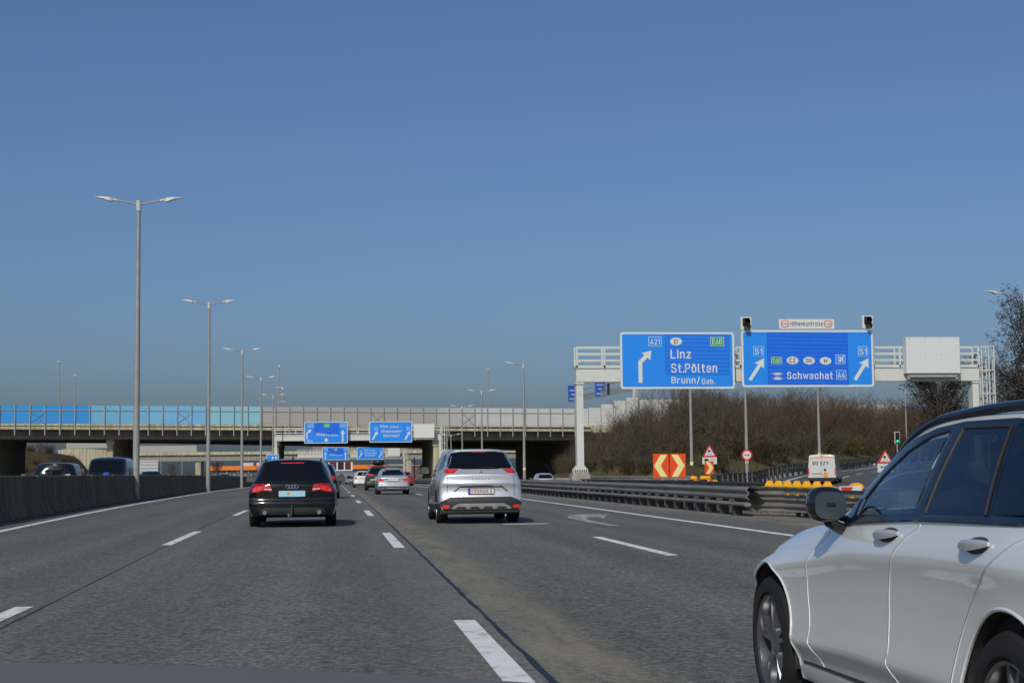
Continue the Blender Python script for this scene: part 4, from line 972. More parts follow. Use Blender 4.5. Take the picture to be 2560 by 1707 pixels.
# crash cushion at the nose of the gore
cc = thing('crash_cushion', 'stacked grey crash cushion with a row of yellow reflector caps on top', 'crash barrier', (0, 5.2, 0))
path = [(10.10, 33.6, 0), (10.45, 32.6, 0), (10.85, 31.8, 0), (10.95, 30.5, 0), (10.95, 25.5, 0)]
path2 = [(13.3, 36.8, 0), (12.9, 34.4, 0), (12.7, 31.0, 0), (12.6, 25.5, 0)]
for pt, sg in ((path, 1), (path2, -1)):
    for zc, m in ((0.62, M_rail), (0.34, M_rail)):
        mb = MB(); mb.sweep([(a * sg, b * 0.92 + zc - 0.08) for a, b in WB], pt[::-1] if sg < 0 and False else pt); mb.build('side_beam', m, cc, smooth=True)
for k, y in enumerate(frange(25.8, 31.2, 0.6)):
    mb = MB(); mb.box(11.02, 12.5, y, y + 0.06, 0.18, 0.66); mb.box(11.0, 11.08, y - 0.05, y + 0.1, 0, 0.3); mb.box(12.4, 12.48, y - 0.05, y + 0.1, 0, 0.3); mb.build('diaphragm', M_raild, cc)
mb = MB(); mb.sweep([(a * 1.06 - 0.008, b * 0.93 + 0.54) for a, b in WB], [(10.949, 30.9, 0), (10.949, 29.0, 0)]); mb.sweep([(a * 1.06 - 0.008, b * 0.93 + 0.26) for a, b in WB], [(10.949, 30.9, 0), (10.949, 29.0, 0)]); mb.build('new_beam', M_railb, cc, smooth=True)
for k in range(7):
    y = 35.8 - 0.78 * k; x = 11.55 + 0.015 * k
    mb = MB(); mb.add([(x - 0.02, y - 0.02, 0.72), (x + 0.22, y - 0.02, 0.72), (x + 0.165, y - 0.02, 0.84), (x + 0.05, y - 0.02, 0.84), (x - 0.02, y + 0.05, 0.72), (x + 0.22, y + 0.05, 0.72), (x + 0.165, y + 0.05, 0.84), (x + 0.05, y + 0.05, 0.84)],
        [(0, 1, 2, 3), (4, 5, 6, 7), (0, 1, 5, 4), (1, 2, 6, 5), (2, 3, 7, 6), (3, 0, 4, 7)])
    c = mb.build('reflector_cap', M_yellow, cc)
    mb = MB(); mb.add([(x - 0.13, y - 0.36, 0.685), (x + 0.27, y - 0.36, 0.685), (x + 0.24, y - 0.03, 0.73), (x - 0.04, y - 0.03, 0.73)], [(0, 1, 2, 3)]); mb.box(x - 0.12, x + 0.26, y - 0.34, y + 0.05, 0.668, 0.684); mb.build('skirt', M_yellow, c)
    mb = MB(); mb.box(10.855, 10.875, y - 4.4, y - 4.2, 0.52, 0.56); mb.build('side_reflector', M_yellow, cc)
mb = MB(); mb.prism(rounded([(11.0, 24.6), (12.5, 24.6), (12.55, 25.6), (10.95, 25.6)], 0.35), 0.1, 0.68, 'z'); mb.build('nose', M_rail, cc)
mb = MB(); mb.box(11.0, 11.5, 28.0, 28.03, 0.42, 0.76); mb.build('hazard_plate', M_white, cc)
mb = MB(); mb.add([(11.02, 27.995, 0.74), (11.3, 27.995, 0.74), (11.16, 27.995, 0.46)], [(0, 1, 2)]); mb.build('stripe', M_red, cc, fix=False)
mb = MB(); mb.prism(oval(11.42, 0.74, 0.14, 0.09), 28.04, 28.2); mb.build('reflector_cap', M_yellow, cc)
for q in range(0):
    mb = MB(); mb.add([(11.1 + 0.5 * q, 24.585, 0.2), (11.35 + 0.5 * q, 24.585, 0.2), (11.5 + 0.5 * q, 24.585, 0.74), (11.25 + 0.5 * q, 24.585, 0.74)], [(0, 1, 2, 3)]); mb.build('stripe', M_red, cc, fix=False)
# second, smaller cushion at the next divide
c2 = thing('crash_cushion', 'small yellow crash cushion with red and white stripes below the small chevron', 'crash barrier', (22.9, 95.0, 0))
mb = MB(); mb.prism(rrect(-0.75, 0.12, 0.75, 0.5, 0.1), -0.2, 0.6); mb.build('nose', M_yellow, c2)
for q in (-0.32, 0.25):
    mb = MB(); mb.add([(q - 0.25, -0.205, 0.16), (q - 0.0, -0.205, 0.16), (q + 0.2, -0.205, 0.48), (q - 0.05, -0.205, 0.48)] if q < 0 else [(q - 0.05, -0.205, 0.16), (q + 0.2, -0.205, 0.16), (q + 0.0, -0.205, 0.48), (q - 0.25, -0.205, 0.48)], [(0, 1, 2, 3)]); mb.build('white_stripe', M_white, c2, fix=False)
mb = MB(); mb.box(-0.5, 0.45, -0.204, -0.2, 0.15, 0.49); mb.build('red_field', M_red, c2)
for q in (-0.7, -0.05, 0.15):
    mb = MB(); mb.ellipsoid((q, 0.1, 0.62), 0.26, 0.2, 0.14, 10, 6, 0.8); mb.build('reflector_cap', M_yellow, c2)

# ------------------------------------------------------------------ small signs right of the road
def post_sign(name, label, cat, x, y, z0, zp, posts=(0.0,), group=None, r=0.035):
    root = thing(name, label, cat, (x, y, z0), group=group)
    for p in posts:
        mb = MB(); mb.tube((p, 0.06, 0), (p, 0.06, zp), r, n=8); mb.build('post', M_galv, root, smooth=True)
    return root
def flat(root, pts, y, m, name, rr=0.0, th=None):
    q = rounded(pts, rr) if rr else pts
    mb = MB()
    if th: mb.prism(q, y, y + th)
    else:
        res = delaunay_2d_cdt([Vector(t) for t in q], [(i, (i + 1) % len(q)) for i in range(len(q))], [], 1, 1e-6)
        mb.add([(v.x, y, v.y) for v in res[0]], [list(f) for f in res[2]])
    return mb.build(name, m, root, fix=bool(th))
def chevron(root, x0, x1, z0, z1, right):
    flat(root, [(x0, z0), (x1, z0), (x1, z1), (x0, z1)], 0, M_orange, 'board', 0.03, 0.03)
    w = x1 - x0; zm = (z0 + z1) / 2
    pts = [(0.10, 0.96), (0.52, 0.96), (0.94, 0.5), (0.52, 0.04), (0.10, 0.04), (0.52, 0.5)]
    pts = [(x0 + w * (a_ if right else 1 - a_), z0 + (z1 - z0) * b_) for a_, b_ in pts]
    flat(root, pts, -0.004, M_cream, 'chevron')
rt = post_sign('chevron_board', 'red board with a pale yellow chevron pointing left, left one of the pair', 'road sign', 17.58, 85.0, 0, 0.75, (0.55,), 'chevron boards at the divide'); chevron(rt, 0.0, 0.88, 0.71, 2.03, False)
rt = post_sign('chevron_board', 'red board with a pale yellow chevron pointing right, right one of the pair', 'road sign', 18.53, 85.0, 0, 0.75, (0.32,), 'chevron boards at the divide'); chevron(rt, 0.0, 0.88, 0.71, 2.03, True)
rt = post_sign('chevron_board', 'small red chevron board pointing right, over the yellow cushion and before the warning triangle', 'road sign', 22.9, 95.0, 0, 0.9, (0.33,), 'chevron boards at the divide'); chevron(rt, 0.0, 0.58, 0.84, 1.65, True)
def triangle(root, cx_, z0, w, h, m=M_red):
    P = [(cx_ - w / 2, z0), (cx_ + w / 2, z0), (cx_, z0 + h)]
    flat(root, P, 0, m, 'triangle', 0.05, 0.03)
    c_ = (cx_, z0 + h * 0.36)
    flat(root, [(c_[0] + (x_ - c_[0]) * 0.70, c_[1] + (z_ - c_[1]) * 0.70) for x_, z_ in P], -0.004, M_white, 'field', 0.02)
def skid_symbol(root, cx_, z0, s):
    flat(root, [(cx_ - 0.16 * s, z0 + 0.36 * s), (cx_ - 0.02 * s, z0 + 0.42 * s), (cx_ + 0.06 * s, z0 + 0.26 * s), (cx_ - 0.09 * s, z0 + 0.2 * s)], -0.008, M_black, 'car_symbol')
    for k in (-0.12, 0.1): flat(root, [(cx_ + k * s - 0.06 * s, z0), (cx_ + k * s - 0.03 * s, z0), (cx_ + k * s + 0.07 * s, z0 + 0.16 * s), (cx_ + k * s + 0.03 * s, z0 + 0.16 * s)], -0.008, M_black, 'skid_symbol')
rt = post_sign('warning_triangle', 'red warning triangle with a skidding car and a white plate below, beside the rising rail', 'road sign', 24.93, 102.0, 0, 2.1)
triangle(rt, 0, 1.97, 0.98, 0.82); skid_symbol(rt, 0.02, 2.08, 0.9)
flat(rt, [(-0.49, 1.49), (0.49, 1.49), (0.49, 1.95), (-0.49, 1.95)], 0, M_white, 'plate', 0.03, 0.03)
flat(rt, oval(-0.22, 1.78, 0.13, 0.08), -0.004, M_black, 'cloud_symbol')
for k in range(3): flat(rt, oval(-0.34 + 0.12 * k, 1.74, 0.045, 0.04), -0.004, M_black, 'cloud_symbol')
for k in range(4): flat(rt, [(0.02 + 0.1 * k, 1.78 - 0.02 * (k % 2)), (0.09 + 0.1 * k, 1.79), (0.09 + 0.1 * k, 1.82), (0.02 + 0.1 * k, 1.81 - 0.02 * (k % 2))], -0.004, M_black, 'arrow_symbol')
rt = post_sign('no_overtaking_sign', 'round white sign with red rim and two small lorries, on a grey pole', 'road sign', 28.56, 106.0, 0.1, 2.3, (0.0,), None, 0.05)
mb = MB(); mb.prism(oval(0, 2.01, 0.38, 0.38, 32), -0.0, 0.03); mb.build('disc', M_red, rt); flat(rt, oval(0, 2.01, 0.28, 0.28, 32), -0.004, M_white, 'field')
flat(rt, [(-0.19, 1.97), (-0.02, 1.97), (-0.02, 2.05), (-0.12, 2.05), (-0.19, 2.05)], -0.008, M_red, 'lorry_symbol'); flat(rt, [(0.03, 1.97), (0.19, 1.97), (0.18, 2.02), (0.14, 2.06), (0.07, 2.06), (0.03, 2.02)], -0.008, M_black, 'car_symbol')
for x_, y_, lab in ((34.5, 95.0, 'red warning triangle half hidden by the roofline of the large white estate car'), (35.9, 99.0, 'second red warning triangle just behind the one by the white car roofline')):
    rt = post_sign('warning_triangle', lab, 'road sign', x_, y_, 0, 1.5)
    triangle(rt, 0, 1.42, 1.0, 0.86); skid_symbol(rt, 0.0, 1.53, 0.9)
    flat(rt, [(-0.5, 0.85), (0.5, 0.85), (0.5, 1.38), (-0.5, 1.38)], 0, M_white, 'plate', 0.03, 0.03)
    for k in range(3): flat(rt, oval(-0.25 + 0.2 * k, 1.18, 0.07, 0.06), -0.004, M_black, 'flake_symbol')
rt = post_sign('traffic_light', 'green-lit traffic light with white edged black board before the bushes', 'traffic light', 44.6, 120.0, 0.6, 2.5, (0.0,), None, 0.05)
flat(rt, [(-0.21, 2.42), (0.21, 2.42), (0.21, 3.38), (-0.21, 3.38)], 0, M_white, 'backboard', 0.06, 0.05); flat(rt, [(-0.16, 2.47), (0.16, 2.47), (0.16, 3.33), (-0.16, 3.33)], -0.06, M_black, 'housing', 0.03, 0.058)
for zz, m in ((3.17, M_well), (2.9, M_well), (2.63, mat('green_lamp', (0.0, 0.3, 0.12), 0.3, emit=(0.0, 0.9, 0.42, 1.2)))): flat(rt, oval(0, zz, 0.1, 0.1), -0.064, m, 'lens')
rt = post_sign('warning_triangle', 'tiny red warning triangle with white plate near the ladder under the flyover', 'road sign', 14.85, 270.0, -1.0, 1.6)
triangle(rt, 0, 1.9, 1.3, 1.1); flat(rt, [(-0.6, 1.4), (0.6, 1.4), (0.6, 1.85), (-0.6, 1.85)], 0, M_white, 'plate', 0.03, 0.03)
rt = post_sign('snow_stake', 'thin orange stake in the bushes right of the traffic light', 'stake', 47.2, 122.0, 1.2, 3.1, (), None)
mb = MB(); mb.tube((0, 0, 0), (0, 0, 2.9), 0.03, n=6); mb.build('rod', M_orange, rt)

# ------------------------------------------------------------------ bare shrubs and trees
def twig(mb, p, d, L, r0, r1, rnd, seg=3, wob=0.18, up=0.1):
    """three-sided wobbling twig, returns its joints"""
    pts = [Vector(p)]; d = Vector(d).normalized()
    for i in range(seg):
        d = (d + Vector((rnd.uniform(-wob, wob), rnd.uniform(-wob, wob), rnd.uniform(-wob, wob) + up))).normalized()
        pts.append(pts[-1] + d * (L / seg))
    q = (pts[-1] - pts[0]).to_track_quat('Z', 'Y'); vs = []
    for i, c in enumerate(pts):
        r = r0 + (r1 - r0) * i / seg
        for k in range(3):
            t = 2 * math.pi * k / 3; vs.append(c + q @ Vector((r * math.cos(t), r * math.sin(t), 0)))
    fs = [(i * 3 + k, i * 3 + (k + 1) % 3, i * 3 + 3 + (k + 1) % 3, i * 3 + 3 + k) for i in range(seg) for k in range(3)]
    mb.add(vs, fs); return pts, d
def leaves(mb, c, n, spread, size, rnd, mi):
    mb.cur = mi
    for _ in range(n):
        p = Vector(c) + Vector((rnd.gauss(0, spread), rnd.gauss(0, spread), rnd.gauss(0, spread)))
        u = Vector((rnd.uniform(-1, 1), rnd.uniform(-1, 1), rnd.uniform(-1, 1))).normalized(); v = u.orthogonal().normalized()
        s = size * rnd.uniform(0.5, 1.3); mb.add([p - u * s, p + v * s * 0.6, p + u * s, p - v * s * 0.6], [(0, 1, 2, 3)])
    mb.cur = 0
def shrub_mesh(seed, h, n, leafy, mt):
    rnd = random.Random(seed); mb = MB()
    for i in range(n):
        az = rnd.uniform(0, 6.283); ln = abs(rnd.gauss(0, 0.34))
        d = Vector((math.cos(az) * math.sin(ln), math.sin(az) * math.sin(ln), math.cos(ln)))
        b = Vector((rnd.gauss(0, 0.5), rnd.gauss(0, 0.5), -0.3))
        L_ = h * rnd.uniform(0.55, 1.05)
        pts, d1 = twig(mb, b, d, L_, 0.028, 0.006, rnd, 4, 0.14, 0.06)
        for _ in range(9):
            t = rnd.uniform(0.12, 0.98); k = min(3, int(t * 4)); c = pts[k].lerp(pts[k + 1], t * 4 - k)
            az2 = rnd.uniform(0, 6.283); d2 = Vector((math.cos(az2), math.sin(az2), rnd.uniform(0.3, 1.6)))
            p2, d3 = twig(mb, c, d2, L_ * rnd.uniform(0.14, 0.34), 0.012, 0.004, rnd, 2, 0.2, 0.12)
            for _ in range(3):
                c3 = p2[0].lerp(p2[-1], rnd.uniform(0.2, 1.0)); az3 = rnd.uniform(0, 6.283)
                p3_, _d = twig(mb, c3, Vector((math.cos(az3), math.sin(az3), rnd.uniform(0.2, 1.5))), L_ * rnd.uniform(0.06, 0.15), 0.008, 0.003, rnd, 1, 0.1, 0.1)
                if leafy and rnd.random() < leafy and c3.z < h * 0.6: leaves(mb, p3_[-1], 3, 0.14, 0.07, rnd, 1)
    return mb.mesh('bare_shrub', [mt, M_leafo], fix=False)
SH = [shrub_mesh(11, 5.2, 36, 0.0, M_twig), shrub_mesh(12, 4.9, 40, 0.25, M_twig2), shrub_mesh(13, 5.8, 32, 0.0, M_twig2), shrub_mesh(14, 3.6, 38, 0.7, M_twig), shrub_mesh(15, 5.4, 34, 0.1, M_twig), shrub_mesh(16, 2.8, 38, 0.9, M_twig2)]
rnd = random.Random(77)
def shrub(x, y, z, k, s, label=None, group='bare shrubs crowding the embankment'):
    o = bpy.data.objects.new('bare_shrub', SH[k]); COL.objects.link(o); o.location = (x, y, z); o.rotation_euler = (0, 0, rnd.uniform(0, 6.28)); o.scale = (s * rnd.uniform(0.95, 1.2), s * rnd.uniform(0.95, 1.2), s * rnd.uniform(0.85, 1.12))
    return tag(o, label or 'leafless brown shrub in the dense thicket on the embankment behind the signs', 'shrub', group)
cnt = 0; tries = 0; placed = []
while cnt < 262 and tries < 20000:
    tries += 1
    y = rnd.uniform(104, 260); x = rnd.uniform(16, 112)
    d2, zq = d_rail(x, y); d1 = x - a21_right(y)
    if d2 < 2.3 or d1 < 2.6 or (d2 > 30 and d1 > 14): continue
    if y < 108 + 0 * x: continue
    if any((x - px) ** 2 + (y - py) ** 2 < (1.75 if d2 < 14 else 2.4) ** 2 for px, py in placed): continue
    z = hill(x, y)
    if z is None: continue
    near = min(d2, d1)
    if near < 6: k = rnd.choice([3, 5, 1, 3]); s = rnd.uniform(0.75, 1.0)
    else: k = rnd.choice([0, 1, 2, 4, 0, 2]); s = rnd.uniform(0.8, 1.08)
    if d1 < 10: s *= 0.72
    shrub(x, y, min(z, 6.2), k, s); placed.append((x, y)); cnt += 1
# a lighter shrub with a visible stem before the thicket
o = shrub(22.9, 113.0, 0.9, 4, 1.05, 'pale-stemmed bare shrub standing in front of the thicket, left of the chevron boards', 'single shrubs before the thicket')
# undergrowth and dry grass: nobody could count it
mb = MB(); rnd = random.Random(3)
for _ in range(9000):
    y = rnd.uniform(97, 175); x = rnd.uniform(19, 80); d2, zq = d_rail(x, y); d1 = x - a21_right(y)
    if d2 < 0.5 or d1 < 1.4 or min(d2, d1) > 12: continue
    z = hill(x, y)
    if z is None: continue
    h = rnd.uniform(0.2, 0.55) * (1.0 if min(d1, d2) > 3 else 0.6)
    w = rnd.uniform(0.02, 0.05); a_ = rnd.uniform(0, 6.28); lx, ly = rnd.uniform(-0.2, 0.2), rnd.uniform(-0.2, 0.2)
    for q in range(3):
        a2 = a_ + q * 1.1; c_, s_ = math.cos(a2) * w, math.sin(a2) * w; ox, oy = rnd.uniform(-0.3, 0.3), rnd.uniform(-0.3, 0.3)
        mb.add([(x + ox - c_, y + oy - s_, z - 0.1), (x + ox + c_, y + oy + s_, z - 0.1), (x + ox + lx + c_ * 0.3, y + oy + ly + s_ * 0.3, z + h)], [(0, 1, 2)])
o = mb.build('dry_grass', M_grass, fix=False); tag(o, 'dry grass and weeds on the slope below the thicket', 'grass', kind='stuff')
mb = MB()
for _ in range(5200):
    y = rnd.uniform(40, 84); x = rnd.uniform(10.25, 13.1)
    h = rnd.uniform(0.04, 0.3); w = 0.012; a_ = rnd.uniform(0, 3.14); c_, s_ = math.cos(a_) * w, math.sin(a_) * w
    mb.add([(x - c_, y - s_, zr(y)), (x + c_, y + s_, zr(y)), (x + rnd.uniform(-.12, .12), y + rnd.uniform(-.1, .1), zr(y) + h)], [(0, 1, 2)])
o = mb.build('rail_weeds', M_grass, fix=False); tag(o, 'dry weeds growing under the guardrail', 'weeds', kind='stuff')

def tree(name, label, x, y, z, H, crown_r, seed, leafm, nleaf, spread=0.3, size=0.09, n_limb=9, group=None, base=0.3, lean=0.55):
    rnd = random.Random(seed); root = thing(name, label, 'tree', (x, y, z), group=group)
    tb = MB(); tb.tube((0, 0, -0.5), (0, 0, H * 0.35), 0.026 * H, 0.018 * H, 8); tb.tube((0, 0, H * 0.35), (0.02 * H, 0, H * 0.7), 0.018 * H, 0.008 * H, 8)
    cb = MB()
    for i in range(n_limb * 3):
        t = base + (0.95 - base) * rnd.random(); az = rnd.uniform(0, 6.283); ln = rnd.uniform(lean * 0.5, lean * 1.6)
        d = Vector((math.cos(az) * math.sin(ln), math.sin(az) * math.sin(ln), math.cos(ln)))
        b = Vector((0, 0, H * t * 0.7))
        L_ = crown_r * rnd.uniform(0.7, 1.15) * (1.15 - 0.4 * abs(t - 0.5))
        pts, d1 = twig(cb, b, d, L_, 0.008 * H, 0.0025 * H, rnd, 5, 0.22, 0.08)
        for _ in range(12):
            u = rnd.uniform(0.25, 1.0); k = min(4, int(u * 5)); c = pts[k].lerp(pts[k + 1], u * 5 - k); az2 = rnd.uniform(0, 6.283)
            p2, d2 = twig(cb, c, d1 * 0.6 + Vector((math.cos(az2), math.sin(az2), rnd.uniform(-0.1, 0.9))), L_ * rnd.uniform(0.15, 0.4), 0.0022 * H, 0.0008 * H, rnd, 3, 0.25, 0.05)
            for _ in range(5):
                c3 = p2[0].lerp(p2[-1], rnd.uniform(0.15, 1)); az3 = rnd.uniform(0, 6.283)
                p3_, _d = twig(cb, c3, Vector((math.cos(az3), math.sin(az3), rnd.uniform(-0.3, 0.9))), L_ * rnd.uniform(0.05, 0.15), 0.001 * H, 0.0005 * H, rnd, 1, 0.1, 0.05)
                if leafm is not None and rnd.random() < 0.75: leaves(cb, p3_[-1], nleaf, spread, size, rnd, 1)
    tb.build('trunk', M_trunk, root, smooth=True, fix=False)
    cb.build('crown', [M_twig, leafm or M_leafb], root, fix=False)
    return root
tree('tree', 'big dark tree with withered leaves behind the ladder of the nearest gantry', 46.2, 96.0, 0.0, 10.6, 6.0, 5, M_leafb, 13, 0.15, 0.085, 15, base=0.15, lean=0.7)
tree('tree', 'lower dark tree with withered leaves between the gantry post and the blue hall', 43.5, 108.0, 0.8, 8.2, 3.9, 6, M_leafb, 9, 0.15, 0.075, 10, base=0.1, lean=0.7)
tree('tree', 'dark tree at the right edge, behind the roof of the white estate car', 52.0, 104.0, 0.5, 11.0, 5.6, 8, M_leafb, 10, 0.2, 0.09, 13, base=0.1, lean=0.75)

# ------------------------------------------------------------------ far side: hall, second flyover, houses, trees seen under the deck
hall = thing('warehouse', 'long pale warehouse with a blue right end, rising behind the bare bushes', 'building', (103.0, 330.0, 0))
mb = MB(); mb.box(0, 21.0, 0, 40, -2, 15.0); mb.build('wall', P_grey3, hall)
mb = MB(); mb.box(21.02, 36, 0.2, 40, -2, 14.4); mb.build('blue_wall', mat('hall_blue', (0.03, 0.13, 0.42), 0.5, var=0.08, stretch=(4, 1, 0.2)), hall)
mb = MB(); mb.box(-0.1, 21.1, -0.15, 40, 15.0, 15.25); mb.build('roof_edge', M_galv, hall)

f2 = thing('second_flyover', 'second concrete flyover seen through the gap beneath the first one', 'bridge', (0, 470, 0))
mb = MB(); mb.box(-62, 90, 0, 0.5, 6.8, 7.7); mb.build('parapet', M_conc, f2)
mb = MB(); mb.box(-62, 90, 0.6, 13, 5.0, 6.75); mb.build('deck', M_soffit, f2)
mb = MB(); mb.box(-62, -40, 0.1, 0.3, 7.72, 9.6); mb.build('railing_panel', P_grey, f2)
mb = MB(); mb.box(-6, 60, 0.1, 0.3, 7.72, 9.2); mb.build('railing_panel', mat('dull_panel', (0.2, 0.195, 0.18), 0.6), f2)
for xx in (-40.5, 22.0, 50.0):
    mb = MB(); mb.prism(rounded([(xx, 1), (xx + 1.6, 1), (xx + 1.6, 12), (xx, 12)], 0.5), -3, 4.98, 'z'); mb.build('pier', M_conc, f2)
wall = thing('retaining_wall', 'cream retaining wall with a slanting top at the left under the flyover', 'wall', (-68, 400, 0))
mb = MB(); mb.prism([(0, -3), (16.5, -3), (16.5, 7.0), (4, 8.0), (0, 7.5)], 0, 1); mb.build('wall_face', M_conc, wall)
mb = MB(); mb.box(2, 16.5, -0.1, 0.3, 7.9, 9.6); mb.build('noise_panel', P_grey, wall)
mb = MB(); mb.prism([(14, -3), (22, -3), (22, 0.4), (17.5, 1.6), (14, 2.9)], -30, -29); mb.build('wing_wall', P_grey3, wall)
# left slope under the flyover
mb = MB(); vs = []; fs = []
for j in range(13):
    y = (284 + 8 * j) if j < 4 else 276 + 10 * j
    for i in range(15):
        x = -98 + 4 * i
        top = 5.6 - 0.6 * (j < 2)
        z = -2.0 + (top + 2.0) * min(1.0, max(0.0, (y - 284) / 16)) * max(0.0, min(1.0, (-45.5 - x - (y - 300) * 0.12) / 6.5 + 0.1)) + 0.25 * math.sin(x * 1.1 + y * 0.7)
        vs.append((x, y, z))
for j in range(12):
    for i in range(14): fs.append((j * 15 + i, j * 15 + i + 1, (j + 1) * 15 + i + 1, (j + 1) * 15 + i))
mb.add(vs, fs); tag(mb.build('left_slope', earth('dark_slope', (0.045, 0.034, 0.02), (0.075, 0.056, 0.033), (0.07, 0.065, 0.03)), smooth=True), kind='structure')
rnd = random.Random(9)
for i in range(38):
    y = rnd.uniform(289, 325); x = -47.5 + rnd.uniform(-22, 2) - (y - 300) * 0.12
    shrub(x, y, -2.1 + 7.5 * min(1, (y - 284) / 16) * max(0, min(1, (-45.5 - x - (y - 300) * 0.12) / 6.5 + 0.1)), rnd.choice([1, 3, 5, 0]), rnd.uniform(0.35, 0.65), 'leafless brown shrub on the slope at the left under the flyover', 'shrubs on the far slope under the flyover')
tree('far_tree', 'dark evergreen tree at the far left under the flyover', -58.6, 291.0, -0.5, 5.6, 2.2, 21, mat('dark_green_leaf', (0.015, 0.02, 0.012), 0.9), 12, 0.25, 0.14, 9, base=0.05)
for i, (u_, y, h, lab) in enumerate([(-34.0, 520, 12, 'bare far tree left of the lone pier, seen under the flyover'), (-47.0, 540, 10, 'bare far tree just right of the wide pier under the flyover'), (-21.5, 560, 8.5, 'bare far tree right of the lone pier under the flyover')]):
    tree('far_tree', lab, u_ * y / 470, y, -4, h, h * 0.33, 30 + i, None, 0, n_limb=8, base=0.1, lean=0.5, group='bare far trees under the flyover')
# far verges: brush line closing the view under the decks
mb = MB()
for _ in range(9000):
    x = rnd.uniform(-120, 190); y = rnd.uniform(640, 700)
    if -12 < x < 40: continue
    h = rnd.uniform(2, 7.0); w = 0.5
    mb.add([(x - w, y, -4), (x + w, y, -4), (x + rnd.uniform(-1, 1), y, -4 + h)], [(0, 1, 2)])
o = mb.build('far_brush', M_twig2, fix=False); tag(o, 'brown far-off brush and trees beyond the flyovers', 'brush', kind='stuff')

sh = thing('orange_hall', 'long low building with a bright orange fascia band, seen far off beneath the flyovers', 'building', (-46, 600, 0))
M_of = mat('orange_fascia', (0.80, 0.20, 0.015), 0.5, var=0.06)
mb = MB(); mb.box(0, 84, 0, 1.0, 2.5, 4.1); mb.build('fascia', M_of, sh)
mb = MB(); mb.box(0.5, 83.5, 1.2, 20, -5, 3.6); mb.build('wall', mat('hall_blue_grey', (0.17, 0.20, 0.24), 0.6, var=0.1), sh)
mb = MB()
for q in range(4): mb.box(12 + q * 5.2, 16 + q * 5.2, 2, 6, 4.1, 5.3)
mb.build('roof_unit', P_grey3, sh)
mb = MB()
for q in range(6): mb.box(2 + q * 4, 2.5 + q * 4, 0.8, 1.3, -5, 2.5)
mb.build('column', M_galv, sh)
vmb = thing('lane_signal_board', 'white-framed board with two dark lane signals in front of the orange band', 'sign gantry', (-1.6, 560, 0))
mb = MB()
for q, w in ((0.0, 0.5), (2.9, 0.5), (5.5, 0.45), (8.0, 0.6)): mb.box(q, q + w, 0, 0.3, 2.2, 4.9)
mb.box(0, 8.6, 0.0, 0.3, 1.8, 2.2); mb.build('frame', M_white, vmb)
for q in (0.5, 3.4, 5.95):
    mb = MB(); mb.box(q, q + 2.4 if q < 5 else q + 2.05, 0.35, 0.4, 2.2, 4.9); mb.build('signal_face', M_black if q == 3.4 else mat('dark_red_face', (0.10, 0.012, 0.012), 0.5), vmb)
gt = thing('lattice_gantry', 'white lattice gantry before the orange band, left of the black estate car', 'sign gantry', (-31.2, 480, -4.0))
mb = MB()
for z in (2.6, 5.2): mb.box(0, 21, 0, 0.25, z, z + 0.3)
for q in range(13): mb.tube((q * 1.62, 0.1, 2.7), (q * 1.62 + 0.8, 0.1, 5.3), 0.12, n=4); mb.tube((q * 1.62 + 0.8, 0.1, 5.3), (q * 1.62 + 1.62, 0.1, 2.7), 0.12, n=4)
mb.box(-0.3, 0.1, 0, 0.3, 0, 5.5); mb.build('truss', M_steelw, gt)
mb = MB()
for q in range(4): mb.box(7 + q * 3.4, 9.6 + q * 3.4, 0.4, 0.6, 2.4, 5.0)
mb.build('panel', M_white, gt)
bs = thing('back_of_sign', 'light grey back of a road sign under the flyover, behind the nearest lamp', 'road sign', (-47.6, 395, -3.5))
mb = MB(); mb.box(0, 4.6, 0, 0.12, 4.9, 8.2); mb.build('board', P_grey3, bs)
mb = MB()
for zq in (5.4, 6.2, 7.0, 7.8): mb.box(-0.1, 4.7, -0.1, -0.01, zq, zq + 0.12)
mb.build('stiffener', M_galv, bs)
mb = MB(); mb.box(0.8, 1.0, 0.14, 0.3, 0, 8.2); mb.box(3.6, 3.8, 0.14, 0.3, 0, 8.2); mb.build('post', M_galv, bs)
for i, (x, y, lab) in enumerate([(-46.0, 430, 'slim post far off under the flyover, nearest the wide pier'), (-41.0, 436, 'slim post far off under the flyover, second from the wide pier'), (-36.5, 442, 'slim post far off under the flyover, third from the wide pier')]):
    m_ = thing('far_post', lab, 'post', (x, y, -3.5), group='slim far posts under the flyover'); mb = MB(); mb.tube((0, 0, 0), (0, 0, 9.8), 0.13, 0.1, 6); mb.build('pole', M_pole, m_)
fn = thing('tubular_portal', 'slim white portal frames before the brush, right of the silver saloon', 'portal', (15.5, 300, -1.6))
mb = MB()
for q in (0.0, 1.7, 3.4): mb.tube((q, 0, 0), (q, 0, 5.6), 0.11, n=6)
mb.tube((0, 0, 4.2), (3.4, 0, 4.2), 0.08, n=6); mb.tube((0, 0, 1.9), (3.4, 0, 1.9), 0.06, n=6); mb.build('frame', M_steelw, fn)
mb = MB(); mb.box(1.1, 2.3, -0.1, 0.1, 2.8, 4.1); mb.build('panel', M_white, fn)
# house row far right under the deck, red-brown
hs = thing('far_building', 'hazy brick-red far building low under the flyover right of the silver saloon', 'building', (18, 520, -4))
mb = MB(); mb.box(0, 26, 0, 8, 0, 7.2); mb.build('wall', mat('far_brick', (0.17, 0.09, 0.075), 0.8, var=0.3, scale=0.5), hs)
mb = MB(); mb.box(2, 7, -0.1, 0.0, 3.6, 5.4); mb.box(11, 15, -0.1, 0, 4.0, 5.4); mb.build('window', M_white, hs)
mb = MB(); mb.box(-0.3, 26.3, -0.3, 8.3, 7.2, 7.8); mb.build('roof', M_galv, hs)

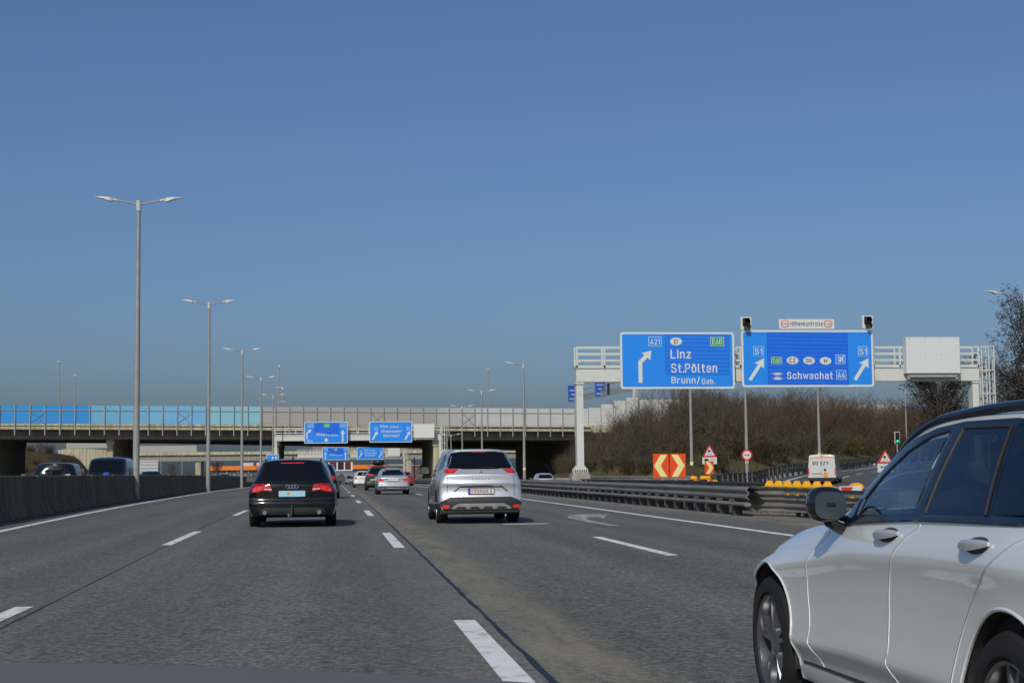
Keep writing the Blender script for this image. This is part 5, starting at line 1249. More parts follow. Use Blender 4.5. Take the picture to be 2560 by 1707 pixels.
# ------------------------------------------------------------------ vehicles
def pchip(pts):
    xs = [p[0] for p in pts]; ys = [p[1] for p in pts]; n = len(xs)
    h = [xs[i + 1] - xs[i] for i in range(n - 1)]; d = [(ys[i + 1] - ys[i]) / h[i] for i in range(n - 1)]
    m = [0.0] * n
    if n == 1: return lambda t: ys[0]
    m[0], m[-1] = d[0], d[-1]
    for i in range(1, n - 1):
        if d[i - 1] * d[i] > 0:
            w1, w2 = 2 * h[i] + h[i - 1], h[i] + 2 * h[i - 1]
            m[i] = (w1 + w2) / (w1 / d[i - 1] + w2 / d[i])
    def f(t):
        if t <= xs[0]: return ys[0]
        if t >= xs[-1]: return ys[-1]
        i = 0
        while t > xs[i + 1]: i += 1
        u = (t - xs[i]) / h[i]
        return (ys[i] * (1 + 2 * u) * (1 - u) ** 2 + m[i] * h[i] * u * (1 - u) ** 2 + ys[i + 1] * u * u * (3 - 2 * u) + m[i + 1] * h[i] * u * u * (u - 1))
    return f

class Car:
    def __init__(c, name, label, cat, P, mpaint, loc, rz=0.0, group=None):
        c.P = P; c.root = thing(name, label, cat, loc, rz, group); c.paint = mpaint
        F = {k: pchip(P[k]) for k in ('zt', 'ze', 'zb', 'wb', 'we', 'wm', 'zs')}
        prof = pchip(P['prof']); y0, y1 = P['y']; n = P.get('n', 70)
        ys = []
        for i in range(n + 1):
            t = i / n; t = 0.5 - 0.5 * math.cos(math.pi * t) if False else t
            ys.append(y0 + (y1 - y0) * (t + 0.35 * (t - 0.5) * (-1) * (1 - 2 * abs(t - 0.5)) * 0))
        # denser ends
        for dlt in (0.01, 0.025, 0.045): ys += [y0 + dlt, y1 - dlt]
        ys = sorted(set(ys))
        NL = P.get('nl', 16); NG = 6; NT = 7
        half = []
        for y in ys:
            zs, zb, ze, zt = F['zs'](y), F['zb'](y), F['ze'](y), F['zt'](y); wm, wb, we = F['wm'](y), F['wb'](y), F['we'](y)
            pts = [(0, zs), (wm * prof(0) * 0.55, zs), (wm * prof(0) * 0.97, zs)]
            for k in range(NL + 1):
                t = k / NL
                f = prof(t); w = wm * f
                if t > 0.9: w = w + (wb - w) * (t - 0.9) / 0.1
                pts.append((w, zs + 0.015 + (zb - zs - 0.015) * t))
            for k in range(1, NG + 1):
                t = k / NG
                bul = P.get('bulge', 0.018) * math.sin(math.pi * t) * min(1, max(0, (ze - zb) / 0.25))
                pts.append((wb + (we - wb) * t + bul, zb + (ze - zb) * t))
            for k in range(1, NT + 1):
                q = math.pi / 2 * k / NT
                pts.append((we * math.cos(q) ** 0.85 if k < NT else 0.0, ze + (zt - ze) * math.sin(q) ** 1.1))
            half.append(pts)
        m = len(half[0]); ring = 2 * m - 2
        D = P.get('deform')
        vs = []
        for y, pts in zip(ys, half):
            loop = [(x, z) for x, z in pts] + [(-x, z) for x, z in pts[-2:0:-1]]
            vs += [(x, y, z) for x, z in loop]
        fs = []
        for i in range(len(ys) - 1):
            for k in range(ring): fs.append((i * ring + k, (i + 1) * ring + k, (i + 1) * ring + (k + 1) % ring, i * ring + (k + 1) % ring))
        for end, base, sg, dep in ((0, 0, -1, P.get('rear_d', 0.06)), (1, (len(ys) - 1) * ring, 1, P.get('front_d', 0.08))):
            zc = (half[-1 if end else 0][0][1] + half[-1 if end else 0][-1][1]) / 2
            prev = list(range(base, base + ring))
            for s, o in [(0.985, 0.45), (0.955, 0.75), (0.92, 0.9), (0.87, 0.97)] + [(0.82 - 0.06 * q_, 1.0) for q_ in range(13)]:
                st = len(vs)
                for k in range(ring):
                    x, y, z = vs[base + k]; vs.append((x * s, y + sg * dep * o, zc + (z - zc) * s))
                cur = list(range(st, st + ring))
                for k in range(ring):
                    q = (prev[k], prev[(k + 1) % ring], cur[(k + 1) % ring], cur[k]); fs.append(q if end else q[::-1])
                prev = cur
            vs.append((0, (y1 if end else y0) + sg * dep, zc)); ci = len(vs) - 1
            for k in range(ring):
                q = (prev[k], prev[(k + 1) % ring], ci); fs.append(q if end else q[::-1])
        if D: vs = [D(*v) for v in vs]
        c.verts, c.faces = vs, fs
        c.bvh = BVHTree.FromPolygons([Vector(v) for v in vs], fs)
        mb = MB(); mb.add(vs, fs); me = mb.mesh('body', [mpaint] + P.get('extra_mats', []), True, True)
        if P.get('lower_z') is not None:   # unpainted lower cladding
            for p in me.polygons:
                if p.center.z < (P['lower_z'](p.center) if callable(P['lower_z']) else P['lower_z']): p.material_index = 1
        c.body = bpy.data.objects.new('body', me); link(c.body, c.root)
    AX = {'R': (Vector((0, 1, 0)), lambda a_, b_: Vector((a_, -12, b_))), 'F': (Vector((0, -1, 0)), lambda a_, b_: Vector((a_, 12, b_))),
          'L': (Vector((1, 0, 0)), lambda a_, b_: Vector((-6, a_, b_))), 'D': (Vector((-1, 0, 0)), lambda a_, b_: Vector((6, a_, b_))), 'T': (Vector((0, 0, -1)), lambda a_, b_: Vector((a_, b_, 6)))}
    def hit(c, ax, a_, b_):
        d, org = Car.AX[ax]; o = org(a_, b_)
        h = c.bvh.ray_cast(o, d)
        if h[0] is None:
            q = c.bvh.find_nearest(o + d * (12 if ax in 'RF' else 6) - d * 1.5)
            q = c.bvh.find_nearest(Vector((a_, 0, b_)) if ax in 'RF' else Vector((0, a_, b_)))
            p = q[0]
            return Vector((a_, p.y, b_)) if ax in 'RF' else Vector((p.x, a_, b_))
        return h[0]
    def patch(c, name, ax, poly, m, off=0.004, th=0.014, step=0.06, rr=0.0, parent=None, mirror=False, holes=()):
        if mirror:
            c.patch(name, {'L': 'D'}.get(ax, ax), [(-x, z) for x, z in poly] if ax in 'RFT' else poly, m, off, th, step, rr, parent)
        pl = rounded(poly, rr) if rr else list(poly)
        out = []
        N = len(pl)
        for i in range(N):
            p, q = Vector(pl[i]), Vector(pl[(i + 1) % N]); k = max(1, int((q - p).length / step))
            for j in range(k): out.append(p.lerp(q, j / k))
        xs = [p.x for p in out]; zs = [p.y for p in out]
        def inside(x, z):
            r = False; j = len(out) - 1
            for i in range(len(out)):
                if (out[i].y > z) != (out[j].y > z) and x < (out[j].x - out[i].x) * (z - out[i].y) / (out[j].y - out[i].y) + out[i].x: r = not r
                j = i
            return r
        pts = list(out); x = min(xs) + step * 0.5
        while x < max(xs):
            z = min(zs) + step * 0.5
            while z < max(zs):
                if inside(x, z) and min((Vector((x, z)) - p).length for p in out) > step * 0.4: pts.append(Vector((x, z)))
                z += step
            x += step
        e = [(i, (i + 1) % len(out)) for i in range(len(out))]
        def inpoly(x, z, P_):
            r = False; j = len(P_) - 1
            for i in range(len(P_)):
                if (P_[i][1] > z) != (P_[j][1] > z) and x < (P_[j][0] - P_[i][0]) * (z - P_[i][1]) / (P_[j][1] - P_[i][1]) + P_[i][0]: r = not r
                j = i
            return r
        for hl in holes:
            pts = [p for i, p in enumerate(pts) if i < len(out) or not inpoly(p.x, p.y, hl)]
        for hl in holes:
            b = len(pts); pts += [Vector(q) for q in hl]; e += [(b + i, b + (i + 1) % len(hl)) for i in range(len(hl))]
        R = delaunay_2d_cdt(pts, e, [], 1, 1e-6)
        if holes:
            keepf = []
            for f in R[2]:
                cx_ = sum(R[0][i].x for i in f) / len(f); cz_ = sum(R[0][i].y for i in f) / len(f)
                if not any(inpoly(cx_, cz_, hl) for hl in holes): keepf.append(f)
            R = (R[0], R[1], keepf)
        d = Car.AX[ax][0]; F = [c.hit(ax, v.x, v.y) for v in R[0]]
        n = len(F); vs = [p - d * off for p in F] + [p + d * th for p in F]
        fs = [list(f) for f in R[2]]; bf = [[i + n for i in f][::-1] for f in R[2]]
        cnt = {}
        for f in fs:
            for i in range(len(f)):
                k = (f[i], f[(i + 1) % len(f)]); cnt[k] = 1
        side = [(a_, b_, b_ + n, a_ + n) for a_, b_ in cnt if (b_, a_) not in cnt]
        mb = MB(); mb.add(vs, fs + bf + [list(q)[::-1] for q in side])
        return mb.build(name, m, parent or c.root, smooth=True)
    def groove(c, name, ax, pts, m, w=0.006, lift=0.0, parent=None, n=6):
        path = []
        for p, q in zip(pts, pts[1:]):
            L_ = math.hypot(q[0] - p[0], q[1] - p[1]); k = max(1, int(L_ / 0.06))
            for j in range(k): path.append(c.hit(ax, p[0] + (q[0] - p[0]) * j / k, p[1] + (q[1] - p[1]) * j / k))
        path.append(c.hit(ax, *pts[-1])); d = Car.AX[ax][0]
        path = [p - d * lift for p in path]
        mb = MB(); mb.path(path, w, n); return mb.build(name, m, parent or c.root)
    def wheels(c, ya, yb, r, tw, track, mrim=None, well=True, rim_r=None, spokes=5):
        for y in (ya, yb):
            for s in (-1, 1):
                make_wheel(c.root, (s * track, y, r), r, tw, s, mrim or M_rim, rim_r or r * 0.68, spokes)
                if well:
                    R_ = r + 0.055; pl = [(y + R_ * math.cos(t), r + 0.01 + R_ * math.sin(t)) for t in [math.pi * k / 16 for k in range(17)]]
                    zb_ = c.P['zs'][0][1] + 0.03
                    pl = [(y + R_, zb_)] + pl + [(y - R_, zb_)]
                    c.patch('arch_shade_patch', 'L' if s < 0 else 'D', pl[::-1], M_well, 0.002, 0.05, 0.09)  # flat black patch on the uncut body, painting the shaded wheel opening
    def mirror_pod(c, x, y, z, sx=0.11, sy=0.07, sz=0.075, m=None, glass_dir=-1):
        for s in (-1, 1):
            mb = MB(); mb.ellipsoid((s * x, y, z), sx, sy, sz, 14, 9, 0.7); mb.tube((s * (x - sx * 0.5), y, z - sz * 0.6), (s * (x - sx * 1.5), y + 0.03, z - sz * 1.0), 0.03, n=6)
            o = mb.build('wing_mirror', m or c.paint, c.root, smooth=True)
            g = MB(); g.prism(rounded([(s * x - sx * 0.85, z - sz * 0.75), (s * x + sx * 0.85, z - sz * 0.75), (s * x + sx * 0.85, z + sz * 0.78), (s * x - sx * 0.85, z + sz * 0.78)], 0.04), y + glass_dir * sy * 0.98, y + glass_dir * (sy * 0.98 + 0.004)); g.build('mirror_glass', M_mirror, o)
    def plate(c, ax, x0, x1, z0, z1, m=None, band=True, off=0.02):
        y = min(c.hit(ax, x, z).y for x in (x0, (x0 + x1) / 2, x1) for z in (z0, z1)) if ax == 'R' else max(c.hit(ax, x, z).y for x in (x0, (x0 + x1) / 2, x1) for z in (z0, z1))
        sg = -1 if ax == 'R' else 1
        mb = MB(); mb.prism(rrect(x0 - 0.008, z0 - 0.01, x1 + 0.008, z1 + 0.01, 0.01), y + sg * off, y - sg * 0.02); p = mb.build('licence_plate', M_black, c.root)
        ya, yb = y + sg * off, y + sg * (off + 0.003)
        mb = MB(); mb.prism(rrect(x0, z0, x1, z1, 0.008), min(ya, yb), max(ya, yb)); mb.build('plate_face', m or M_white, p)
        return p, yb
M_mirror = mat('mirror_glass', (0.35, 0.38, 0.40), 0.05, 1.0, var=0.02)
def make_wheel(parent, loc, r, w, s, mrim, rr, spokes=5, twin=False):
    wh = bpy.data.objects.new('wheel', None); link(wh, parent); wh.location = loc
    h = w / 2
    mb = MB(); mb.lathe([(-h * 0.85, rr), (-h, rr + 0.012), (-h * 1.0, r * 0.86), (-h * 0.9, r * 0.965), (-h * 0.72, r), (-h * 0.3, r), (-h * 0.28, r - 0.008), (-h * 0.2, r - 0.008), (-h * 0.18, r), (h * 0.18, r), (h * 0.2, r - 0.008), (h * 0.28, r - 0.008), (h * 0.3, r), (h * 0.72, r), (h * 0.9, r * 0.965), (h, r * 0.86), (h, rr + 0.012), (h * 0.85, rr)], 40)
    mb.build('tyre', M_tyre, wh, smooth=True)
    mb = MB(); o_ = s * h
    mb.lathe([(o_ * 0.86, rr + 0.004), (o_ * 0.93, rr - 0.004), (o_ * 0.86, rr - 0.016), (o_ * 0.5, rr - 0.02), (-o_ * 0.7, rr - 0.02)], 40)
    mb.lathe([(o_ * 0.80, 0.0), (o_ * 0.80, 0.035), (o_ * 0.72, 0.07), (o_ * 0.45, 0.075)], 20)
    n = spokes
    for k in range(n):
        t = 2 * math.pi * k / n + 0.3
        for dt in ((-0.13, 0.13) if twin else (0.0,)):
            w0, w1 = (0.018, 0.016) if twin else (0.035, 0.026)
            def pt(rad, side, x): 
                tt = t + dt * (rad / rr) + (dt * 0.5 if twin else 0)
                return (x, rad * math.cos(tt) - side * math.sin(tt), rad * math.sin(tt) + side * math.cos(tt))
            xs_ = [(0.05, w0, o_ * 0.72), (rr * 0.55, w0 * 0.9, o_ * 0.80), (rr - 0.012, w1 * 1.15, o_ * 0.74)]
            vs = []; fs = []
            for rad, sd, x in xs_: vs += [pt(rad, -sd, x - s * 0.03), pt(rad, -sd * 0.6, x), pt(rad, sd * 0.6, x), pt(rad, sd, x - s * 0.03)]
            for i in range(2):
                for q in range(3): fs.append((i * 4 + q, i * 4 + q + 1, i * 4 + 5 + q, i * 4 + 4 + q))
            mb.add(vs, fs)
    mb.build('rim', mrim, wh, smooth=True)
    mb = MB(); mb.lathe([(o_ * 0.25, 0.0), (o_ * 0.25, rr - 0.02)], 24); mb.build('brake_shadow', M_well, wh)
    return wh

PROF = [(0, 0.93), (0.12, 0.965), (0.3, 1.0), (0.55, 0.995), (0.78, 0.985), (0.9, 0.955), (1.0, 0.92)]
def estate(L=4.9, W=1.86, H=1.45, rake=0.5, nose=0.9, hood=0.98, belt=0.95, roofw=0.60, tailz=0.93, beltw=0.86, roofdrop=0.04, taper=0.10, tailw=0.92, glass_z=None, zs=0.2, rear_prof=None):
    """hatch / estate / minivan / SUV proportions; y forward, rear at -L/2"""
    h, w = L / 2, W / 2; r = -h; f = h
    wr = w * roofw / 0.6 * 0.62
    P = dict(y=(r + 0.05, f - 0.09), rear_d=0.05, front_d=0.09, prof=PROF)
    P['zt'] = [(r + 0.05, tailz), (r + 0.12, tailz + 0.06), (r + 0.12 + rake * 0.85, H - 0.11), (r + 0.12 + rake * 1.05, H - roofdrop), (r + 1.3, H - 0.012), (0.0, H), (0.45, H - 0.04), (f - 1.55, hood + 0.06), (f - 1.35, hood), (f - 0.5, hood - 0.10), (f - 0.15, hood - 0.22), (f - 0.09, hood - 0.30)]
    P['ze'] = [(r + 0.05, tailz - 0.03), (r + 0.12, tailz + 0.02), (r + 0.12 + rake * 0.9, H - 0.19), (r + 0.12 + rake * 1.2, H - 0.105), (r + 1.3, H - 0.07), (0.0, H - 0.065), (0.35, H - 0.12), (f - 1.75, hood + 0.05), (f - 1.35, hood - 0.045), (f - 0.5, hood - 0.15), (f - 0.15, hood - 0.27), (f - 0.09, hood - 0.34)]
    P['zb'] = [(r + 0.05, tailz - 0.07), (r + 0.3, belt), (0, belt), (f - 1.8, belt - 0.02), (f - 1.35, hood - 0.09), (f - 0.5, hood - 0.20), (f - 0.09, hood - 0.38)]
    P['wm'] = [(r + 0.05, w * tailw), (r + 0.35, w * 0.975), (r + 1.0, w), (f - 1.0, w), (f - 0.4, w * 0.95), (f - 0.09, w * 0.80)]
    P['wb'] = [(r + 0.05, w * tailw * 0.90), (r + 0.5, w * beltw * 1.02), (0, w * beltw * 1.06), (f - 1.4, w * 0.9), (f - 0.5, w * 0.82), (f - 0.09, w * 0.66)]
    P['we'] = [(r + 0.05, w * tailw * 0.84), (r + 0.12, w * tailw * 0.82), (r + 0.12 + rake, wr * 0.96), (r + 1.4, wr * 1.04), (0.2, wr * 1.02), (f - 1.75, w * 0.80), (f - 1.35, w * 0.82), (f - 0.5, w * 0.74), (f - 0.09, w * 0.56)]
    P['zs'] = [(r + 0.05, zs + 0.06), (r + 0.6, zs), (f - 0.5, zs), (f - 0.09, zs + 0.04)]
    cr = 0.11
    def deform(x, y, z):
        q = abs(x) / w
        if y < r + 0.9:
            k = (r + 0.9 - y) / 0.9; y = y + cr * q ** 2.6 * k ** 1.5
            if z < 0.60: y -= 0.05 * min(1, (0.60 - z) / 0.06) * k ** 2 * (1 if z > 0.34 else max(0.2, (z - 0.15) / 0.2))
        elif y > f - 0.9:
            k = (y - f + 0.9) / 0.9; y = y - 0.22 * q ** 2.6 * k ** 1.5
        return (x, y, z)
    RP = pchip(rear_prof) if rear_prof else (lambda z: 0.0)
    def deform2(x, y, z):
        if y < r + 0.3: y += RP(z) * min(1, (r + 0.3 - y) / 0.2) * (1 - 0.6 * (abs(x) / w) ** 6)
        return deform(x, y, z)
    P['deform'] = deform2
    return P

# --- black estate car, middle lane
P = estate(4.92, 1.93, 1.49, rake=0.42, belt=0.97, tailz=0.95, tailw=0.955, roofw=0.67, beltw=0.86)
P['n'] = 120
K = Car('estate_car', 'black estate car with a pale blue number plate, ahead in the middle lane', 'car', P, paint('black_paint', (0.004, 0.0045, 0.005), 0.0, 0.12, 0.3), (-0.87, 35.0 + 1.45, 0.0))
hr = -2.46
K.patch('rear_window', 'R', [(-0.62, 1.04), (0.62, 1.04), (0.665, 1.08), (0.565, 1.36), (-0.565, 1.36), (-0.665, 1.08)], M_glass, 0.004, 0.02, 0.05, 0.05)
for s in (-1, 1):
    tl = K.patch('tail_light', 'R', [(s * x, z) for x, z in [(0.42, 0.765), (0.44, 0.85), (0.47, 0.925), (0.62, 0.945), (0.80, 0.935), (0.855, 0.86), (0.865, 0.755), (0.72, 0.765), (0.60, 0.80)]], M_lampred, 0.012, 0.03, 0.04)
    K.patch('clear_lens', 'R', [(s * x, z) for x, z in [(0.435, 0.80), (0.59, 0.812), (0.60, 0.835), (0.44, 0.83)]], M_lampw, 0.018, 0.0, 0.04, parent=tl)
    K.patch('bright_lens', 'R', [(s * x, z) for x, z in [(0.62, 0.80), (0.72, 0.785), (0.74, 0.86), (0.64, 0.88)]], M_lampbright, 0.016, 0.0, 0.04, parent=tl)
    K.patch('bright_lens', 'R', [(s * x, z) for x, z in [(0.76, 0.775), (0.84, 0.77), (0.835, 0.85), (0.77, 0.85)]], M_lampbright, 0.016, 0.0, 0.04, parent=tl)
    mb = MB(); mb.tube((s * 0.58, hr + 0.12, 0.325), (s * 0.58, hr - 0.10, 0.325), 0.048, n=14, cap=False); mb.tube((s * 0.58, hr - 0.03, 0.325), (s * 0.58, hr - 0.031, 0.325), 0.044, n=14); mb.build('exhaust', M_chrome, K.root, smooth=True)
    K.patch('side_window', 'L' if s < 0 else 'D', [(-2.0, 1.03), (0.85, 1.02), (0.1, 1.34), (-1.5, 1.335), (-1.9, 1.25)], M_glass, 0.004, 0.01, 0.09)
K.patch('plate_recess', 'R', [(-0.37, 0.80), (0.37, 0.80), (0.31, 0.625), (-0.31, 0.625)], M_well, 0.002, 0.02, 0.06)
p, yb = K.plate('R', -0.28, 0.28, 0.66, 0.785, M_lblue)
lettering(p, 'DW', -0.235, 0.685, -0.115, 0.762, yb - 0.003, M_white, 0.03); lettering(p, 'LACK', -0.03, 0.685, 0.16, 0.762, yb - 0.003, M_white, 0.03); lettering(p, '3', 0.195, 0.685, 0.235, 0.762, yb - 0.003, M_white, 0.03)
flat(p, oval(-0.075, 0.735, 0.032, 0.036), yb - 0.003, M_dots, 'seal')
flat(p, rrect(-0.278, 0.662, -0.262, 0.783, 0.004), yb - 0.003, M_white, 'plate_band')
ye = K.hit('R', 0, 0.87).y - 0.014
mb = MB()
for k in range(4):
    cx_ = -0.092 + 0.062 * k
    pts = [(cx_ + 0.04 * math.cos(t), ye, 0.872 + 0.036 * math.sin(t)) for t in [2 * math.pi * q / 18 for q in range(19)]]; mb.path(pts, 0.007, 6)
mb.build('emblem', M_chrome, K.root)
K.patch('brake_light_bar', 'R', [(-0.25, 1.375), (0.25, 1.375), (0.25, 1.392), (-0.25, 1.392)], M_lampbright, 0.012, 0.01, 0.05)
K.groove('bumper_line', 'R', [(-0.90, 0.60), (-0.6, 0.585), (0.6, 0.585), (0.90, 0.60)], M_seam, 0.006)
K.groove('tailgate_crease', 'R', [(-0.80, 0.995), (-0.5, 0.975), (0.5, 0.975), (0.80, 0.995)], M_seam, 0.004)
K.patch('lower_valance', 'R', [(-0.74, 0.275), (0.74, 0.275), (0.66, 0.40), (0.55, 0.425), (-0.55, 0.425), (-0.66, 0.40)], M_trim, 0.006, 0.02, 0.06, 0.04)
mb = MB(); mb.tube((0.0, hr - 0.10, 0.44), (0.0, hr - 0.12, 0.30), 0.022, n=8); mb.tube((0, hr - 0.12, 0.30), (-0.03, hr - 0.13, 0.245), 0.024, n=8); mb.ellipsoid((0.0, hr - 0.10, 0.455), 0.03, 0.03, 0.03, 10, 6); mb.build('tow_bar', M_trim, K.root, smooth=True)
mb = MB(); mb.box(-0.085, -0.055, hr - 0.13, hr - 0.05, 0.235, 0.295); mb.build('tow_socket', M_chrome, K.root)
mb = MB(); mb.prism([(-1.74, 1.45), (-1.52, 1.46), (-1.66, 1.525), (-1.73, 1.53)], -0.02, 0.02, 'x'); mb.build('aerial_fin', M_black, K.root)
K.mirror_pod(1.04, 0.72, 1.02, 0.11, 0.075, 0.075)
K.wheels(-1.42, 1.45, 0.335, 0.24, 0.825)
mb = MB(); mb.box(-0.72, 0.72, -2.25, 2.1, 0.215, 0.4); mb.build('underbody', M_well, K.root)
for s in (-1, 1):
    mb = MB(); mb.path([(s * 0.585, -1.85, 1.40), (s * 0.60, -1.6, 1.455), (s * 0.62, -0.8, 1.475), (s * 0.61, 0.1, 1.45)], 0.014, 6); mb.build('roof_rail', M_black, K.root)

# --- silver minivan, right of us
P = estate(4.86, 1.90, 1.69, rake=0.55, belt=1.12, tailz=1.12, hood=1.10, tailw=0.975, roofw=0.66, beltw=0.885, roofdrop=0.03, rear_prof=[(0.55, -0.035), (0.60, -0.035), (0.70, -0.006), (0.74, 0.0), (0.83, 0.0), (0.87, -0.032), (0.885, -0.032), (0.97, -0.004), (1.02, 0.0), (1.2, 0.0)])
M_silver = paint('silver_paint', (0.56, 0.57, 0.575), 0.55, 0.42)
P['n'] = 120
V = Car('minivan', 'silver minivan with slim red tail lights, in the lane right of us', 'car', P, M_silver, (3.28, 34.75 + 2.43, 0.0))
V.patch('rear_window', 'R', [(-0.70, 1.225), (-0.45, 1.225), (-0.38, 1.212), (0.38, 1.212), (0.45, 1.225), (0.70, 1.225), (0.735, 1.28), (0.68, 1.46), (0.62, 1.575), (0.4, 1.61), (-0.4, 1.61), (-0.62, 1.575), (-0.68, 1.46), (-0.735, 1.28)], M_glass, 0.005, 0.02, 0.022, 0.03)
V.groove('spoiler_edge', 'R', [(-0.66, 1.585), (-0.45, 1.625), (0, 1.635), (0.45, 1.625), (0.66, 1.585)], M_silver, 0.018)
V.patch('brake_light_bar', 'R', [(-0.16, 1.59), (0.16, 1.59), (0.16, 1.604), (-0.16, 1.604)], M_lampred, 0.009, 0.0, 0.05)
V.groove('rear_wiper', 'R', [(0.0, 1.245), (0.2, 1.25), (0.34, 1.237)], M_black, 0.011, 0.01)
for s in (-1, 1):
    tl = V.patch('tail_light', 'R', [(s * x, z) for x, z in [(0.50, 1.215), (0.60, 1.135), (0.74, 1.125), (0.885, 1.135), (0.895, 1.20), (0.80, 1.225)]], M_lampred, 0.014, 0.03, 0.04)
    V.patch('light_strip', 'R', [(s * x, z) for x, z in [(0.54, 1.20), (0.60, 1.165), (0.72, 1.155), (0.72, 1.205)]], M_lampbright, 0.019, 0.0, 0.04, parent=tl)
    V.patch('light_strip', 'R', [(s * x, z) for x, z in [(0.765, 1.155), (0.87, 1.16), (0.87, 1.195), (0.765, 1.205)]], M_lampbright, 0.019, 0.0, 0.04, parent=tl)
    V.patch('pillar_reflector', 'R', [(s * x, z) for x, z in [(0.765, 1.25), (0.80, 1.25), (0.775, 1.40), (0.755, 1.42)]], M_lampred, 0.006, 0.0, 0.05)
    V.patch('fog_reflector', 'R', [(s * x, z) for x, z in [(0.70, 0.41), (0.86, 0.43), (0.87, 0.38), (0.84, 0.345), (0.72, 0.345)]], M_lampbright, 0.014, 0.02, 0.05)
    V.groove('tailgate_gap', 'R', [(s * 0.745, 1.12), (s * 0.75, 0.60)], M_seam, 0.005)
    V.groove('chrome_wing', 'R', [(s * 0.60, 0.715), (s * 0.46, 0.825), (s * 0.43, 0.845)], M_trim, 0.014)
    V.patch('side_window', 'L' if s < 0 else 'D', [(-1.75, 1.20), (0.75, 1.17), (0.2, 1.54), (-1.4, 1.55), (-1.7, 1.42)], M_glass, 0.004, 0.01, 0.05)
    V.patch('quarter_pillar', 'L' if s < 0 else 'D', [(-0.75, 1.19), (-0.66, 1.19), (-0.62, 1.545), (-0.71, 1.545)], M_silver, 0.007, 0.0, 0.09)
V.groove('chrome_bar', 'R', [(-0.44, 0.842), (0, 0.855), (0.44, 0.842)], M_chrome, 0.012)
V.groove('handle_shadow', 'R', [(-0.45, 0.815), (0, 0.822), (0.45, 0.815)], M_trim, 0.014)
p, yb = V.plate('R', -0.285, 0.285, 0.66, 0.785)
flat(p, rrect(-0.283, 0.662, -0.24, 0.783, 0.004), yb - 0.003, M_eublue, 'plate_band')
for z in (0.668, 0.777): flat(p, [(-0.238, z - 0.004), (0.283, z - 0.004), (0.283, z + 0.004), (-0.238, z + 0.004)], yb - 0.003, M_red, 'red_line')
lettering(p, 'W', -0.222, 0.69, -0.168, 0.758, yb - 0.003, M_black, 0.02); lettering(p, '59655', -0.085, 0.69, 0.155, 0.758, yb - 0.003, M_black, 0.02); lettering(p, 'E', 0.205, 0.69, 0.245, 0.758, yb - 0.003, M_black, 0.02)
flat(p, [(-0.155, 0.76), (-0.10, 0.76), (-0.10, 0.715), (-0.1275, 0.69), (-0.155, 0.715)], yb - 0.003, M_red, 'crest'); flat(p, [(-0.153, 0.735), (-0.102, 0.735), (-0.102, 0.72), (-0.153, 0.72)], yb - 0.0045, M_white, 'crest')
ye = V.hit('R', 0, 1.12).y - 0.012
mb = MB(); mb.path([(0, ye, 1.175), (0.048, ye, 1.12), (0, ye, 1.065), (-0.048, ye, 1.12), (0, ye, 1.175)], 0.011, 6); mb.build('emblem', M_chrome, V.root)
lettering(V.root, 'E S P A C E', -0.19, 0.985, 0.19, 1.008, V.hit('R', 0, 1.0).y - 0.012, M_chrome, 0.03)
V.patch('bumper_cladding', 'R', [(-0.915, 0.28), (0.915, 0.28), (0.93, 0.47), (0.80, 0.545), (0.68, 0.595), (-0.68, 0.595), (-0.80, 0.545), (-0.93, 0.47)], M_trim, 0.010, 0.02, 0.05, 0.02)
for s in (-1, 1): V.patch('side_cladding', 'L' if s < 0 else 'D', [(-2.36, 0.28), (2.1, 0.26), (2.1, 0.40), (-2.0, 0.40), (-2.36, 0.46)], M_trim, 0.006, 0.01, 0.12)
V.patch('skid_plate', 'R', [(-0.68, 0.335), (-0.62, 0.40), (-0.50, 0.455), (0.50, 0.455), (0.62, 0.40), (0.68, 0.335), (0.5, 0.325), (-0.5, 0.325)], mat('satin_skid', (0.36, 0.35, 0.31), 0.4, 0.5), 0.02, 0.02, 0.05, 0.02)
for k in range(4):
    xc = -0.45 + 0.30 * k; V.patch('skid_recess', 'R', [(xc - 0.12, 0.335), (xc + 0.12, 0.335), (xc + 0.08, 0.385), (xc - 0.08, 0.385)], M_trim, 0.026, 0.0, 0.05)
V.mirror_pod(1.06, 0.95, 1.19, 0.11, 0.08, 0.10, M_black)
V.wheels(-1.46, 1.42, 0.355, 0.25, 0.815)
mb = MB(); mb.box(-0.72, 0.72, -2.2, 2.1, 0.235, 0.42); mb.build('underbody', M_well, V.root)
V.groove('door_gap', 'L', [(-0.42, 1.15), (-0.40, 0.7), (-0.55, 0.4)], M_seam, 0.006); V.groove('door_gap', 'L', [(0.62, 1.12), (0.66, 0.5)], M_seam, 0.006)
for yy in (-0.55, 0.45): V.groove('door_handle', 'L', [(yy - 0.2, 1.03), (yy, 1.035)], M_chrome, 0.014, 0.012)

